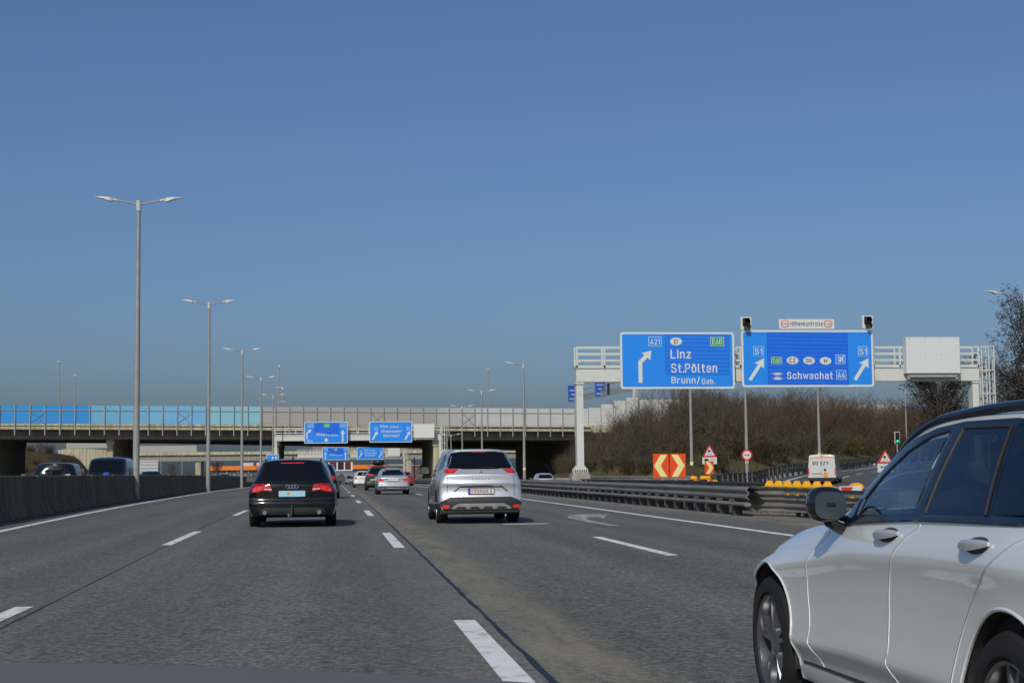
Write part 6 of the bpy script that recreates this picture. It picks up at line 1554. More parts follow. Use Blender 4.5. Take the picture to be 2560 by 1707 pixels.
def simple_rear(name, label, P, mp, loc, win, lights, plate=None, group=None, dark_bumper=None, lm=None, wheel_r=0.32, sidewin=None, rz=0.0, glass=M_glass):
    C = Car(name, label, 'car', P, mp, loc, rz, group); P_ = P
    if win: C.patch('rear_window', 'R', win, glass, 0.004, 0.02, 0.07, 0.04)
    for s in (-1, 1):
        if lights: C.patch('tail_light', 'R', [(s * x, z) for x, z in lights], lm or M_lampred, 0.014, 0.03, 0.05)
    if plate: C.plate('R', *plate)
    h = P['y'][1] - P['y'][0]; w = P['wm'][2][1]
    if dark_bumper: C.patch('bumper_trim', 'R', [(-w * 0.86, dark_bumper[0]), (w * 0.86, dark_bumper[0]), (w * 0.9, dark_bumper[1]), (-w * 0.9, dark_bumper[1])], M_trim, 0.008, 0.02, 0.1)
    C.wheels(-h * 0.295, h * 0.295, wheel_r, 0.23, w - 0.115)
    C.mirror_pod(w + 0.11, h * 0.16, P['zb'][2][1] + 0.05, 0.10, 0.06, 0.07)
    mb = MB(); mb.box(-w * 0.75, w * 0.75, -h * 0.45, h * 0.42, 0.2, 0.4); mb.build('underbody', M_well, C.root)
    if sidewin:
        for s in (-1, 1): C.patch('side_window', 'L' if s < 0 else 'D', sidewin, glass, 0.004, 0.01, 0.12)
    return C

# --- silver saloon
def saloon(L=4.55, W=1.77, H=1.43):
    P = estate(L, W, H, rake=0.5, belt=0.93, tailz=0.98, hood=0.93, tailw=0.93, roofw=0.60, beltw=0.86, rear_prof=[(0.4, -0.03), (0.52, -0.03), (0.64, 0.0), (0.8, 0.0), (0.86, -0.02), (0.95, 0.02)])
    r, f, w = -L / 2, L / 2, W / 2
    P['zt'] = [(r + 0.05, 0.945), (r + 0.12, 1.0), (r + 0.55, 1.035), (r + 0.68, 1.06), (r + 1.35, H - 0.06), (r + 1.6, H - 0.02), (0.1, H), (0.5, H - 0.06), (f - 1.4, 0.99), (f - 1.2, 0.94), (f - 0.4, 0.83), (f - 0.09, 0.66)]
    P['ze'] = [(r + 0.05, 0.91), (r + 0.12, 0.95), (r + 0.5, 0.985), (r + 0.62, 0.99), (r + 1.4, H - 0.13), (r + 1.7, H - 0.08), (0.1, H - 0.07), (0.4, H - 0.13), (f - 1.6, 0.98), (f - 1.2, 0.89), (f - 0.4, 0.78), (f - 0.09, 0.60)]
    P['we'] = [(r + 0.05, w * 0.80), (r + 0.5, w * 0.80), (r + 0.65, w * 0.78), (r + 1.4, w * 0.63), (0, w * 0.64), (f - 1.6, w * 0.78), (f - 1.2, w * 0.8), (f - 0.4, w * 0.7), (f - 0.09, w * 0.55)]
    return P
S = simple_rear('saloon_car', 'silver saloon car with square red tail lights, ahead in the right lane', saloon(), M_silver, (3.23, 85.3 + 1.3, zr(86)),
    [(-0.56, 1.045), (0.56, 1.045), (0.60, 1.07), (0.47, 1.325), (-0.47, 1.325), (-0.60, 1.07)], [(0.54, 0.73), (0.54, 0.86), (0.60, 0.885), (0.78, 0.875), (0.805, 0.74)], (-0.29, 0.29, 0.73, 0.84), dark_bumper=(0.25, 0.43), lm=M_lampbright)
S.groove('bumper_line', 'R', [(-0.78, 0.63), (0.78, 0.63)], M_seam, 0.008)
for s in (-1, 1): S.patch('indicator_lens', 'R', [(s * x, z) for x, z in [(0.55, 0.865), (0.60, 0.89), (0.70, 0.90), (0.76, 0.89), (0.76, 0.875)]], M_lampw, 0.018, 0.0, 0.05)
# --- dark SUV with roof box
P = estate(4.55, 1.88, 1.66, rake=0.4, belt=1.08, tailz=1.08, hood=1.05, tailw=0.97, roofw=0.62, beltw=0.88, zs=0.26)
U = simple_rear('suv_car', 'dark grey off-road car with a black roof box, partly behind the silver saloon', P, paint('graphite_paint', (0.035, 0.033, 0.03), 0.4, 0.35), (3.17, 108.6 + 1.4, zr(109)),
    [(-0.68, 1.14), (0.68, 1.14), (0.60, 1.50), (-0.60, 1.50)], [(0.42, 1.02), (0.46, 1.12), (0.90, 1.19), (0.91, 1.05)], (-0.28, 0.28, 0.80, 0.91), dark_bumper=(0.3, 0.55), lm=M_lampbright, wheel_r=0.36)
U.patch('tailgate_shine', 'R', [(-0.62, 0.70), (0.62, 0.70), (0.62, 0.78), (-0.62, 0.78)], M_lampw, 0.01, 0.01, 0.08)  # pale strip painting a highlight across the tailgate, no lamp
bx = MB(); bx.ellipsoid((0, -0.3, 1.93), 0.46, 1.05, 0.21, 20, 10, 0.6)
rb = bx.build('roof_box', paint('gloss_black', (0.008, 0.008, 0.009), 0, 0.2), None, smooth=True); rb.location = U.root.location; tag(rb, 'glossy black roof box on top of the dark grey off-road car', 'roof box')
mb = MB()
for y in (-0.8, 0.3): mb.box(-0.74, 0.74, y, y + 0.06, 1.68, 1.72)
mb.build('roof_bar', M_black, U.root)
# --- white estate car further on
P = estate(4.65, 1.81, 1.47, rake=0.42, belt=0.98, tailz=0.98, tailw=0.95)
W_ = simple_rear('estate_car', 'small white estate car far ahead, left of the off-road car with the roof box', P, paint('white_paint', (0.72, 0.72, 0.69), 0.0, 0.35), (2.68, 138.8 + 1.3, zr(139)),
    [(-0.62, 1.04), (0.62, 1.04), (0.56, 1.37), (-0.56, 1.37)], [(0.60, 0.76), (0.60, 0.92), (0.82, 0.94), (0.86, 0.78)], (-0.27, 0.27, 0.82, 0.92), dark_bumper=(0.25, 0.36))
# --- others ahead
P = estate(4.5, 1.82, 1.46, rake=0.45, belt=0.97, tailz=0.97)
F1 = simple_rear('hatchback_car', 'dark silver car with red lights, far ahead left of the small white estate car', P, paint('dark_silver', (0.16, 0.17, 0.175), 0.6, 0.35), (3.0, 262.0, zr(262)), [(-0.62, 1.04), (0.62, 1.04), (0.55, 1.36), (-0.55, 1.36)], [(0.52, 0.78), (0.52, 0.92), (0.84, 0.94), (0.86, 0.80)], (-0.27, 0.27, 0.7, 0.8), lm=M_lampbright)
P = estate(4.2, 1.76, 1.46, rake=0.5, belt=0.95, tailz=0.95)
RC = simple_rear('hatchback_car', 'red car half hidden behind the right side of the silver saloon', P, paint('red_paint', (0.42, 0.012, 0.015), 0.0, 0.3), (7.15, 158.6, zr(158)), [(-0.58, 1.02), (0.58, 1.02), (0.5, 1.34), (-0.5, 1.34)], [(0.6, 0.8), (0.6, 0.93), (0.8, 0.93), (0.82, 0.8)], (-0.27, 0.27, 0.6, 0.7))
P = estate(4.6, 1.86, 1.62, rake=0.45, belt=1.02, tailz=1.02, hood=1.02, roofw=0.64)
DK = simple_rear('suv_car', 'dark blue-grey car almost hidden in front of the black estate car', P, paint('dark_blue_paint', (0.014, 0.019, 0.026), 0.2, 0.3), (-0.62, 72.0 + 2.3, zr(74)), [(-0.66, 1.1), (0.66, 1.1), (0.58, 1.48), (-0.58, 1.48)], [(0.6, 0.9), (0.6, 1.05), (0.86, 1.05), (0.88, 0.9)], (-0.27, 0.27, 0.7, 0.8))
P = estate(4.2, 1.78, 1.46, rake=0.5, belt=0.95, tailz=0.95)
FB = simple_rear('hatchback_car', 'tiny dark blue car at the far end of the middle lane', P, paint('navy_paint', (0.012, 0.02, 0.05), 0.1, 0.3), (0.6, 300.0, zr(300)), [(-0.58, 1.02), (0.58, 1.02), (0.5, 1.34), (-0.5, 1.34)], [(0.6, 0.8), (0.6, 0.93), (0.8, 0.93), (0.82, 0.8)], None)
P = estate(4.7, 1.84, 1.48, rake=0.6, belt=0.97, tailz=0.98, roofw=0.60)
A2 = simple_rear('estate_car', 'silver estate car on the exit road, behind the guardrail left of the gantry plinth', P, M_silver, (17.72, 131.5, zr(131) - 0.4 + 0.03), [(-0.58, 1.04), (0.58, 1.04), (0.52, 1.34), (-0.52, 1.34)], [(0.5, 0.82), (0.5, 0.95), (0.84, 0.97), (0.86, 0.83)], (-0.27, 0.27, 0.7, 0.8), lm=M_lampbright, rz=-0.05)

# --- oncoming vehicles behind the barrier
def oncoming(name, label, P, mp, loc, win, side, mz, cat='car'):
    C = Car(name, label, cat, P, mp, loc, math.pi, 'oncoming vehicles behind the barrier'); w = P['wm'][2][1]; L_ = P['y'][1] - P['y'][0]
    C.patch('windscreen', 'F', win, M_glass, 0.004, 0.02, 0.07, 0.04)
    for s in (-1, 1): C.patch('side_window', 'L' if s < 0 else 'D', side, M_glass, 0.004, 0.01, 0.1)
    C.mirror_pod(w + 0.12, mz[0], mz[1], 0.11, 0.07, mz[2], M_black, 1)
    C.wheels(-L_ * 0.29, L_ * 0.3, 0.33, 0.23, w - 0.12)
    for s in (-1, 1): C.patch('headlight', 'F', [(s * x, z) for x, z in [(w * 0.55, 0.66), (w * 0.9, 0.70), (w * 0.9, 0.80), (w * 0.6, 0.77)]], M_lampw, 0.01, 0.03, 0.06)
    C.plate('F', -0.26, 0.26, 0.42, 0.53)
    return C
P = estate(4.45, 1.84, 1.66, rake=0.45, belt=1.02, tailz=1.0, hood=1.04, roofw=0.66, beltw=0.88)
O1 = oncoming('oncoming_car', 'dark oncoming compact van, leftmost behind the barrier', P, paint('dark_teal_paint', (0.010, 0.014, 0.018), 0.2, 0.3), (-10.62, 60.0 + 2.2, 0.0), [(-0.72, 1.10), (0.72, 1.10), (0.58, 1.54), (-0.58, 1.54)], [(-1.6, 1.10), (1.05, 1.08), (0.35, 1.52), (-1.5, 1.52)], (1.0, 1.16, 0.085))
fl = MB(); fl.add([(0, 0, 0), (0.2, 0, 0), (0.2, 0, 0.09), (0, 0, 0.13)], [(0, 1, 2, 3)])
yv = O1.hit('F', -0.5, 1.16).y + 0.012
q = MB(); q.add([(-0.62, yv - 0.005, 1.13), (-0.42, yv - 0.005, 1.13), (-0.42, yv + 0.02, 1.20), (-0.62, yv + 0.02, 1.22)], [(0, 1, 2, 3)]); q.build('parking_ticket', M_white, O1.root, fix=False)
P = estate(4.95, 1.92, 1.96, rake=0.25, belt=1.16, tailz=1.25, hood=1.18, roofw=0.74, beltw=0.93, roofdrop=0.02)
f_ = 4.95 / 2
P['zt'] = [(-f_ + 0.05, 1.3), (-f_ + 0.25, 1.86), (-f_ + 0.5, 1.95), (0.2, 1.97), (0.75, 1.90), (f_ - 0.95, 1.22), (f_ - 0.75, 1.16), (f_ - 0.2, 0.98), (f_ - 0.09, 0.85)]
P['ze'] = [(-f_ + 0.05, 1.25), (-f_ + 0.25, 1.77), (-f_ + 0.5, 1.86), (0.2, 1.88), (0.68, 1.82), (f_ - 1.05, 1.2), (f_ - 0.75, 1.10), (f_ - 0.2, 0.92), (f_ - 0.09, 0.80)]
O2 = oncoming('oncoming_van', 'dark oncoming passenger van with a blue windscreen sticker, behind the barrier', P, paint('black_van_paint', (0.010, 0.011, 0.014), 0.2, 0.3), (-10.0, 70.0 + 2.5, 0.0), [(-0.76, 1.27), (0.76, 1.27), (0.66, 1.80), (-0.66, 1.80)], [(-2.0, 1.27), (1.25, 1.22), (0.7, 1.75), (-2.0, 1.76)], (1.25, 1.34, 0.14), 'van')
yv = O2.hit('F', 0.02, 1.22).y + 0.012
q = MB(); q.prism(oval(-0.02, 1.235, 0.14, 0.045), yv, yv + 0.01); q.build('sticker', mat('sticker_blue', (0.01, 0.10, 0.75), 0.4), O2.root)
P = saloon(4.5, 1.78, 1.50)
O3 = oncoming('oncoming_car', 'roof of a dark blue oncoming car beside the foot of the nearest lamp', P, paint('petrol_paint', (0.012, 0.03, 0.05), 0.2, 0.3), (-12.65, 110 + 2.2, zr(112)), [(-0.6, 1.02), (0.6, 1.02), (0.5, 1.37), (-0.5, 1.37)], [(-1.0, 1.0), (0.9, 1.0), (0.3, 1.34), (-0.5, 1.35)], (0.8, 1.05, 0.07))
O4 = oncoming('oncoming_car', 'roof of a dark oncoming car before the white lattice gantry', saloon(4.5, 1.78, 1.62), paint('dark_teal_paint', (0.010, 0.014, 0.018), 0.2, 0.3), (-14.4, 212.0, zr(212)), [(-0.6, 1.02), (0.6, 1.02), (0.5, 1.5), (-0.5, 1.5)], [(-1.0, 1.0), (0.9, 1.0), (0.3, 1.34), (-0.5, 1.35)], (0.8, 1.05, 0.07))

# --- white delivery van on the ramp
f_ = 5.9 / 2; w = 1.025
P = dict(y=(-f_ + 0.04, f_ - 0.1), rear_d=0.04, front_d=0.1, prof=[(0, 0.95), (0.1, 0.985), (0.4, 1.0), (0.8, 1.0), (1.0, 0.985)], bulge=0.0,
    zt=[(-f_ + 0.04, 2.24), (-f_ + 0.15, 2.27), (0.6, 2.28), (1.2, 2.2), (1.9, 1.45), (2.2, 1.25), (2.8, 0.95)], ze=[(-f_ + 0.04, 2.15), (-f_ + 0.15, 2.18), (0.6, 2.19), (1.2, 2.1), (1.85, 1.4), (2.2, 1.2), (2.8, 0.9)],
    zb=[(-f_ + 0.04, 1.25), (1.0, 1.25), (1.8, 1.2), (2.2, 1.0), (2.8, 0.75)], wm=[(-f_ + 0.04, w * 0.985), (-2.5, w), (2.0, w), (2.8, w * 0.85)], wb=[(-f_ + 0.04, w * 0.975), (1.5, w * 0.98), (2.8, w * 0.8)], we=[(-f_ + 0.04, w * 0.90), (1.0, w * 0.91), (2.0, w * 0.85), (2.8, w * 0.7)], zs=[(-f_ + 0.04, 0.32), (2.8, 0.3)])
P['extra_mats'] = [M_trim]; P['lower_z'] = 0.52
G = Car('delivery_van', 'white delivery van with an orange stripe and orange dot, on the ramp', 'van', P, paint('van_white', (0.60, 0.60, 0.575), 0.0, 0.4), (36.95, 114.7, -0.1), -0.40)
G.patch('orange_stripe', 'R', [(-0.86, 1.985), (0.86, 1.985), (0.86, 2.07), (-0.86, 2.07)], mat('van_orange', (0.85, 0.30, 0.02), 0.4), 0.004, 0.0, 0.2)
yv = G.hit('R', 0, 1.6).y - 0.01
lettering(G.root, 'GO EZY', -0.68, 1.48, 0.50, 1.75, yv, mat('dark_text', (0.03, 0.03, 0.033), 0.6), 0.045); lettering(G.root, '.at', 0.53, 1.50, 0.72, 1.62, yv, mat('pale_text', (0.45, 0.45, 0.45), 0.6), 0.0)
q = MB(); q.prism(oval(0.27, 0.77, 0.19, 0.19), yv - 0.01, yv + 0.05); q.build('orange_dot', MATS['van_orange'], G.root)
q = MB(); q.box(-0.72, 0.7, yv + 0.004, yv + 0.03, 1.375, 1.39); q.build('slogan_line', MATS['pale_text'], G.root)
q = MB(); q.box(0.15, 0.31, yv - 0.03, yv + 0.02, 1.05, 1.21); q.build('door_handle', M_black, G.root)
q = MB(); q.box(-0.006, 0.006, yv + 0.0, yv + 0.03, 0.55, 2.1); q.build('door_gap', M_seam, G.root)
G.plate('R', -0.62, -0.1, 0.70, 0.81); q = MB(); q.box(-0.68, 0.0, yv - 0.02, yv + 0.02, 0.83, 0.87); q.build('plate_bar', M_black, G.root)
q = MB(); q.box(-0.15, 0.2, yv - 0.01, yv + 0.04, 2.155, 2.185); q.build('brake_light_bar', M_lampred, G.root)
for s in (-1, 1):
    G.patch('tail_light', 'R', [(s * 0.90, 0.75), (s * 0.995, 0.75), (s * 0.995, 1.30), (s * 0.93, 1.30)], M_lampbright, 0.01, 0.03, 0.1)
    q = MB(); q.box(s * 1.05 - 0.1, s * 1.05 + 0.1, 1.75, 1.95, 1.25, 1.62); q.build('wing_mirror', M_black, G.root)
    q = MB(); q.box(s * 0.99 - 0.03, s * 0.99 + 0.03, -f_ + 0.02, -f_ + 0.1, 1.66, 1.71); q.build('hinge', M_trim, G.root)
G.patch('rear_bumper', 'R', [(-0.98, 0.36), (0.98, 0.36), (0.98, 0.56), (-0.98, 0.56)], M_trim, 0.05, 0.02, 0.15)
G.patch('cab_window', 'D', [(1.0, 1.35), (1.75, 1.35), (1.25, 1.95), (0.95, 1.98)], M_glass, 0.004, 0.01, 0.1)
G.patch('cab_window', 'L', [(1.0, 1.35), (1.75, 1.35), (1.25, 1.95), (0.95, 1.98)], M_glass, 0.004, 0.01, 0.1)
G.wheels(-1.75, 1.95, 0.34, 0.24, 0.9)

# ------------------------------------------------------------------ white estate car close by on the right
HP = dict(y=(-2.30, 2.05), rear_d=0.05, front_d=0.08, n=150, nl=30, bulge=0.012,
  prof=[(0, 0.925), (0.06, 0.935), (0.15, 0.952), (0.245, 0.993), (0.262, 1.0), (0.30, 0.997), (0.42, 0.984), (0.55, 0.978), (0.66, 0.980), (0.75, 0.990), (0.79, 1.0), (0.815, 0.9985), (0.86, 0.985), (0.93, 0.958), (1.0, 0.925)],
  zt=[(-2.30, .88), (-2.22, .96), (-1.95, 1.24), (-1.75, 1.33), (-1.3, 1.365), (-0.6, 1.374), (-0.25, 1.362), (0.0, 1.33), (0.3, 1.20), (0.62, 1.02), (0.78, .945), (0.85, .935), (1.3, .885), (1.7, .80), (1.95, .70), (2.05, .60)],
  ze=[(-2.30, .85), (-2.22, .92), (-1.95, 1.14), (-1.75, 1.235), (-1.3, 1.325), (-0.6, 1.342), (-0.3, 1.332), (-0.1, 1.308), (0.05, 1.265), (0.2, 1.19), (0.33, 1.095), (0.44, .985), (0.52, .945), (0.84, .905), (1.10, .878), (1.5, .822), (1.75, .77), (1.95, .69), (2.05, .58)],
  zb=[(-2.30, .80), (-2.1, .95), (-1.5, .988), (-0.9, .982), (-0.46, .974), (-0.18, .962), (0.23, .940), (0.44, .910), (0.6, .885), (1.0, .838), (1.35, .79), (1.7, .72), (1.95, .63), (2.05, .52)],
  wb=[(-2.30, .70), (-2.0, .77), (-1.4, .80), (-0.4, .795), (0.4, .79), (0.9, .785), (1.35, .775), (1.7, .735), (1.95, .64), (2.05, .55)],
  we=[(-2.30, .64), (-2.2, .60), (-1.9, .55), (-1.3, .565), (-0.4, .575), (0.0, .60), (0.2, .635), (0.40, .70), (0.52, .735), (0.9, .72), (1.35, .70), (1.7, .65), (1.95, .55), (2.05, .46)],
  wm=[(-2.30, .775), (-2.1, .825), (-1.6, .868), (-1.35, .872), (-1.0, .858), (-0.5, .850), (0.4, .850), (0.95, .858), (1.35, .872), (1.6, .855), (1.8, .80), (1.95, .72), (2.05, .64)],
  zs=[(-2.30, .27), (-1.9, .20), (-0.9, .19), (0.9, .19), (1.8, .19), (2.05, .22)])
def hdef(x, y, z):
    q = abs(x) / 0.87
    if y < -1.5: y = y + 0.16 * q ** 2.6 * ((-1.5 - y) / 0.85) ** 1.5
    if y > 1.45: y = y - 0.10 * q ** 2.6 * ((y - 1.45) / 0.6) ** 1.5
    return (x, y, z)
HP['deform'] = hdef
M_wpaint = paint('pearl_white_paint', (0.66, 0.685, 0.655), 0.0, 0.30)
nt_ = M_wpaint.node_tree; pb_ = nt_.nodes['Principled BSDF']; gb_ = nt_.nodes.new('ShaderNodeNewGeometry'); db_ = nt_.nodes.new('ShaderNodeBsdfDiffuse'); db_.inputs[0].default_value = (0.03, 0.03, 0.03, 1); mb_ = nt_.nodes.new('ShaderNodeMixShader')
nt_.links.new(gb_.outputs['Backfacing'], mb_.inputs[0]); nt_.links.new(pb_.outputs[0], mb_.inputs[1]); nt_.links.new(db_.outputs[0], mb_.inputs[2]); nt_.links.new(mb_.outputs[0], nt_.nodes['Material Output'].inputs[0])   # bare inner side of the shell is dark
Hc = Car('estate_car', 'large white estate car close by at the lower right, cut off by the picture edge', 'car', HP, M_wpaint, (2.95, 6.10, 0.0))
WY, WR, AR = 1.35, 0.322, 0.372
# cut real wheel housings into the body
src = Hc.body
cutters = []
for yy in (WY, -WY):
    for s in (-1, 1):
        mb = MB(); mb.lathe([(-0.25, 0.0), (-0.25, AR), (0.25, AR), (0.25, 0.0)], 56)
        o = mb.build('cut', M_well, None); o.location = (2.95 + s * 0.80, 6.10 + yy, 0.335); cutters.append(o)
keep = src.data.copy()
bpy.context.view_layer.update()
for o in cutters:
    md = src.modifiers.new('b', 'BOOLEAN'); md.operation = 'DIFFERENCE'; md.object = o; md.solver = 'EXACT'
dg = bpy.context.evaluated_depsgraph_get(); dg.update()
me = bpy.data.meshes.new_from_object(src.evaluated_get(dg))
src.modifiers.clear(); src.data = me
for o in cutters: bpy.data.objects.remove(o)
me.materials.clear(); me.materials.append(M_wpaint); me.materials.append(M_well)
for p in me.polygons:
    c_ = p.center; ins = any(math.hypot(c_.y - yy, c_.z - 0.335) < AR + 0.004 for yy in (WY, -WY)) and 0.50 < abs(c_.x) and c_.z < 0.72
    # faces of the housing: on the cylinder wall or its flat back
    n_ = p.normal
    back = any(math.hypot(c_.y - yy, c_.z - 0.335) < AR - 0.003 for yy in (WY, -WY)) and abs(c_.x) < 0.60
    wallf = any(abs(math.hypot(c_.y - yy, c_.z - 0.335) - AR) < 0.004 for yy in (WY, -WY)) and abs(n_.x) < 0.3
    p.material_index = 1 if (back or wallf) else 0
    p.use_smooth = True
try: me.set_sharp_from_angle(angle=math.radians(40))
except Exception: pass
def side(name, poly, m, off=0.004, th=0.012, rr=0.0, step=0.05, both=True, parent=None):
    o = Hc.patch(name, 'L', poly, m, off, th, step, rr, parent)
    if both: Hc.patch(name, 'D', poly[::-1], m, off, th, step, rr, parent)
    return o
def see_through(name, tint, refl=0.5):
    m = bpy.data.materials.new(name); m.use_nodes = True; nt = m.node_tree; n = nt.nodes; n.clear()
    o = n.new('ShaderNodeOutputMaterial'); tr = n.new('ShaderNodeBsdfTransparent'); gl = n.new('ShaderNodeBsdfGlossy'); mx = n.new('ShaderNodeMixShader'); fr = n.new('ShaderNodeLayerWeight'); pw = n.new('ShaderNodeMath'); pw.operation = 'POWER'; pw.inputs[1].default_value = 5.0; ma = n.new('ShaderNodeMath'); ma.operation = 'MULTIPLY_ADD'; ma.inputs[1].default_value = 0.92; ma.inputs[2].default_value = 0.05
    tr.inputs[0].default_value = (*tint, 1); gl.inputs['Roughness'].default_value = 0.01; gl.inputs[0].default_value = (0.9, 0.95, 1, 1)
    nz = n.new('ShaderNodeTexNoise'); nz.inputs['Scale'].default_value = 3.0
    bp = n.new('ShaderNodeBump'); bp.inputs['Strength'].default_value = 0.02; bp.inputs['Distance'].default_value = 0.01
    nt.links.new(nz.outputs[0], bp.inputs['Height']); nt.links.new(bp.outputs[0], gl.inputs['Normal'])
    nt.links.new(fr.outputs['Facing'], pw.inputs[0]); nt.links.new(pw.outputs[0], ma.inputs[0]); nt.links.new(ma.outputs[0], mx.inputs[0]); nt.links.new(tr.outputs[0], mx.inputs[1]); nt.links.new(gl.outputs[0], mx.inputs[2]); nt.links.new(mx.outputs[0], o.inputs[0])
    return m
M_hglass = see_through('clear_side_glass', (0.76, 0.83, 0.83)); M_hglass2 = see_through('privacy_glass', (0.24, 0.29, 0.32))
M_cabin = mat('cabin_trim', (0.022, 0.021, 0.020), 0.8, var=0.2)
W_FRONT = [(0.20, 0.966), (0.20, 1.03), (0.115, 1.126), (-0.04, 1.222), (-0.21, 1.278), (-0.362, 1.297), (-0.43, 0.985)]
W_REAR = [(-0.560, 0.990), (-0.490, 1.302), (-0.90, 1.298), (-1.10, 0.998)]
W_QUARTER = [(-1.15, 1.0), (-0.955, 1.296), (-1.3, 1.272), (-1.62, 1.21), (-1.85, 1.08), (-1.7, 1.015)]
W_SCREEN = [(-0.72, 0.975), (0.72, 0.975), (0.575, 1.32), (-0.575, 1.32)]; W_BACK = [(-0.58, 1.0), (0.58, 1.0), (0.5, 1.27), (-0.5, 1.27)]
M_htrim = mat('gloss_trim', (0.005, 0.011, 0.022), 0.12, coat=0.0, var=0.1)
M_rubber = mat('window_rubber', (0.03, 0.028, 0.026), 0.5, var=0.1)
trim = [(0.455, 0.914), (0.23, 0.936), (-0.18, 0.956), (-0.465, 0.968), (-0.9, 0.975), (-1.36, 0.98), (-1.75, 0.995), (-2.0, 1.05), (-1.86, 1.16), (-1.6, 1.255), (-1.3, 1.302), (-0.9, 1.328), (-0.46, 1.330), (-0.21, 1.312), (0.02, 1.268), (0.144, 1.216), (0.26, 1.145), (0.336, 1.062), (0.405, 0.98)]
for ax_, flip in (('L', 1), ('D', -1)): Hc.patch('window_trim', ax_, trim[::flip], M_htrim, 0.003, 0.004, 0.04, 0.0, None, False, [W_FRONT, W_REAR, W_QUARTER])
# open the window apertures in the body shell
def inpoly(x, z, P_):
    r = False; j = len(P_) - 1
    for i in range(len(P_)):
        if (P_[i][1] > z) != (P_[j][1] > z) and x < (P_[j][0] - P_[i][0]) * (z - P_[i][1]) / (P_[j][1] - P_[i][1]) + P_[i][0]: r = not r
        j = i
    return r
def grow(P_, k):
    c_ = Vector((sum(p[0] for p in P_) / len(P_), sum(p[1] for p in P_) / len(P_))); return [tuple(c_ + (Vector(p) - c_) * (1 + k / max(0.05, (Vector(p) - c_).length))) for p in P_]
GW = [grow(P_, 0.012) for P_ in (W_FRONT, W_REAR, W_QUARTER)]; GS, GB = grow(W_SCREEN, -0.01), grow(W_BACK, -0.01)
bm = bmesh.new(); bm.from_mesh(me); kill = []
for f in bm.faces:
    c_ = f.calc_center_median(); n_ = f.normal
    if c_.z < 0.93: continue
    if abs(n_.x) > 0.35 and abs(c_.x) > 0.45 and any(inpoly(c_.y, c_.z, P_) for P_ in GW): kill.append(f)
    elif c_.y > -0.25 and n_.y > 0.25 and n_.z > 0.15 and abs(n_.x) < 0.8 and inpoly(c_.x, c_.z, GS): kill.append(f)
    elif c_.y < -1.5 and n_.y < -0.25 and abs(n_.x) < 0.6 and inpoly(c_.x, c_.z, GB): kill.append(f)
bmesh.ops.delete(bm, geom=kill, context='FACES'); bm.to_mesh(me); bm.free()
# cabin: tub, roof lining, dashboard, seats, wheel
mb = MB(); mb.box(-0.74, 0.74, -2.0, 0.85, 0.30, 0.36)
for s in (-1, 1): mb.box(s * 0.755 - 0.02, s * 0.755 + 0.02, -2.0, 0.36, 0.30, 0.90)
mb.box(-0.66, 0.66, 0.80, 0.84, 0.30, 0.84); mb.box(-0.75, 0.75, -2.05, -2.0, 0.30, 0.95); mb.build('cabin_tub', M_cabin, Hc.root)
mb = MB(); mb.box(-0.50, 0.50, -1.7, -0.15, 1.285, 1.30); mb.build('roof_lining', mat('grey_lining', (0.14, 0.14, 0.135), 0.9), Hc.root)
mb = MB(); mb.prism([(0.78, 0.60), (0.78, 0.86), (0.62, 0.925), (0.42, 0.95), (0.30, 0.90), (0.30, 0.60)], -0.69, 0.69, 'x'); mb.build('dashboard', M_cabin, Hc.root)
for sx in (-0.37, 0.37):
    for yy, nm in ((-0.42, 'front_seat'), (-1.22, 'rear_seat')):
        mb = MB(); mb.prism(rounded([(yy - 0.10, 0.5), (yy + 0.45, 0.52), (yy + 0.45, 0.62), (yy + 0.02, 0.62), (yy - 0.14, 1.06), (yy - 0.25, 1.05)], 0.05), sx - 0.24, sx + 0.24, 'x'); mb.ellipsoid((sx, yy - 0.20, 1.135), 0.13, 0.05, 0.085, 14, 8, 0.7); mb.tube((sx, yy - 0.19, 1.0), (sx, yy - 0.2, 1.1), 0.02); mb.build(nm, M_cabin, Hc.root, smooth=True)
mb = MB(); cw = Vector((-0.37, 0.17, 0.93)); pts = [tuple(cw + Vector((0.185 * math.cos(t), -0.185 * math.sin(t) * 0.42, 0.185 * math.sin(t) * 0.90))) for t in [2 * math.pi * k / 24 for k in range(25)]]; mb.path(pts, 0.016, 6); mb.build('steering_wheel', M_black, Hc.root)
side('front_side_window', W_FRONT, M_hglass, 0.0045, -0.0025)
side('rear_side_window', W_REAR, M_hglass2, 0.0045, -0.0025)
side('quarter_window', W_QUARTER, M_hglass2, 0.0045, -0.0025)
for pts in ([(-0.560, 0.990), (-0.490, 1.302)], [(-1.105, 0.998), (-0.905, 1.298)], [(-0.490, 1.304), (-0.90, 1.30)]):
    Hc.groove('window_seal', 'L', pts, M_rubber, 0.006, 0.006)
Hc.groove('window_seal', 'L', [(0.20, 0.966), (0.20, 1.03), (0.115, 1.126), (-0.04, 1.222), (-0.21, 1.278), (-0.362, 1.297)], M_black, 0.005, 0.006)
Hc.groove('belt_moulding', 'L', [(0.44, 0.911), (0.23, 0.934), (-0.18, 0.954), (-0.465, 0.966), (-0.9, 0.973), (-1.36, 0.978), (-1.75, 0.993)], M_htrim, 0.008, 0.002)
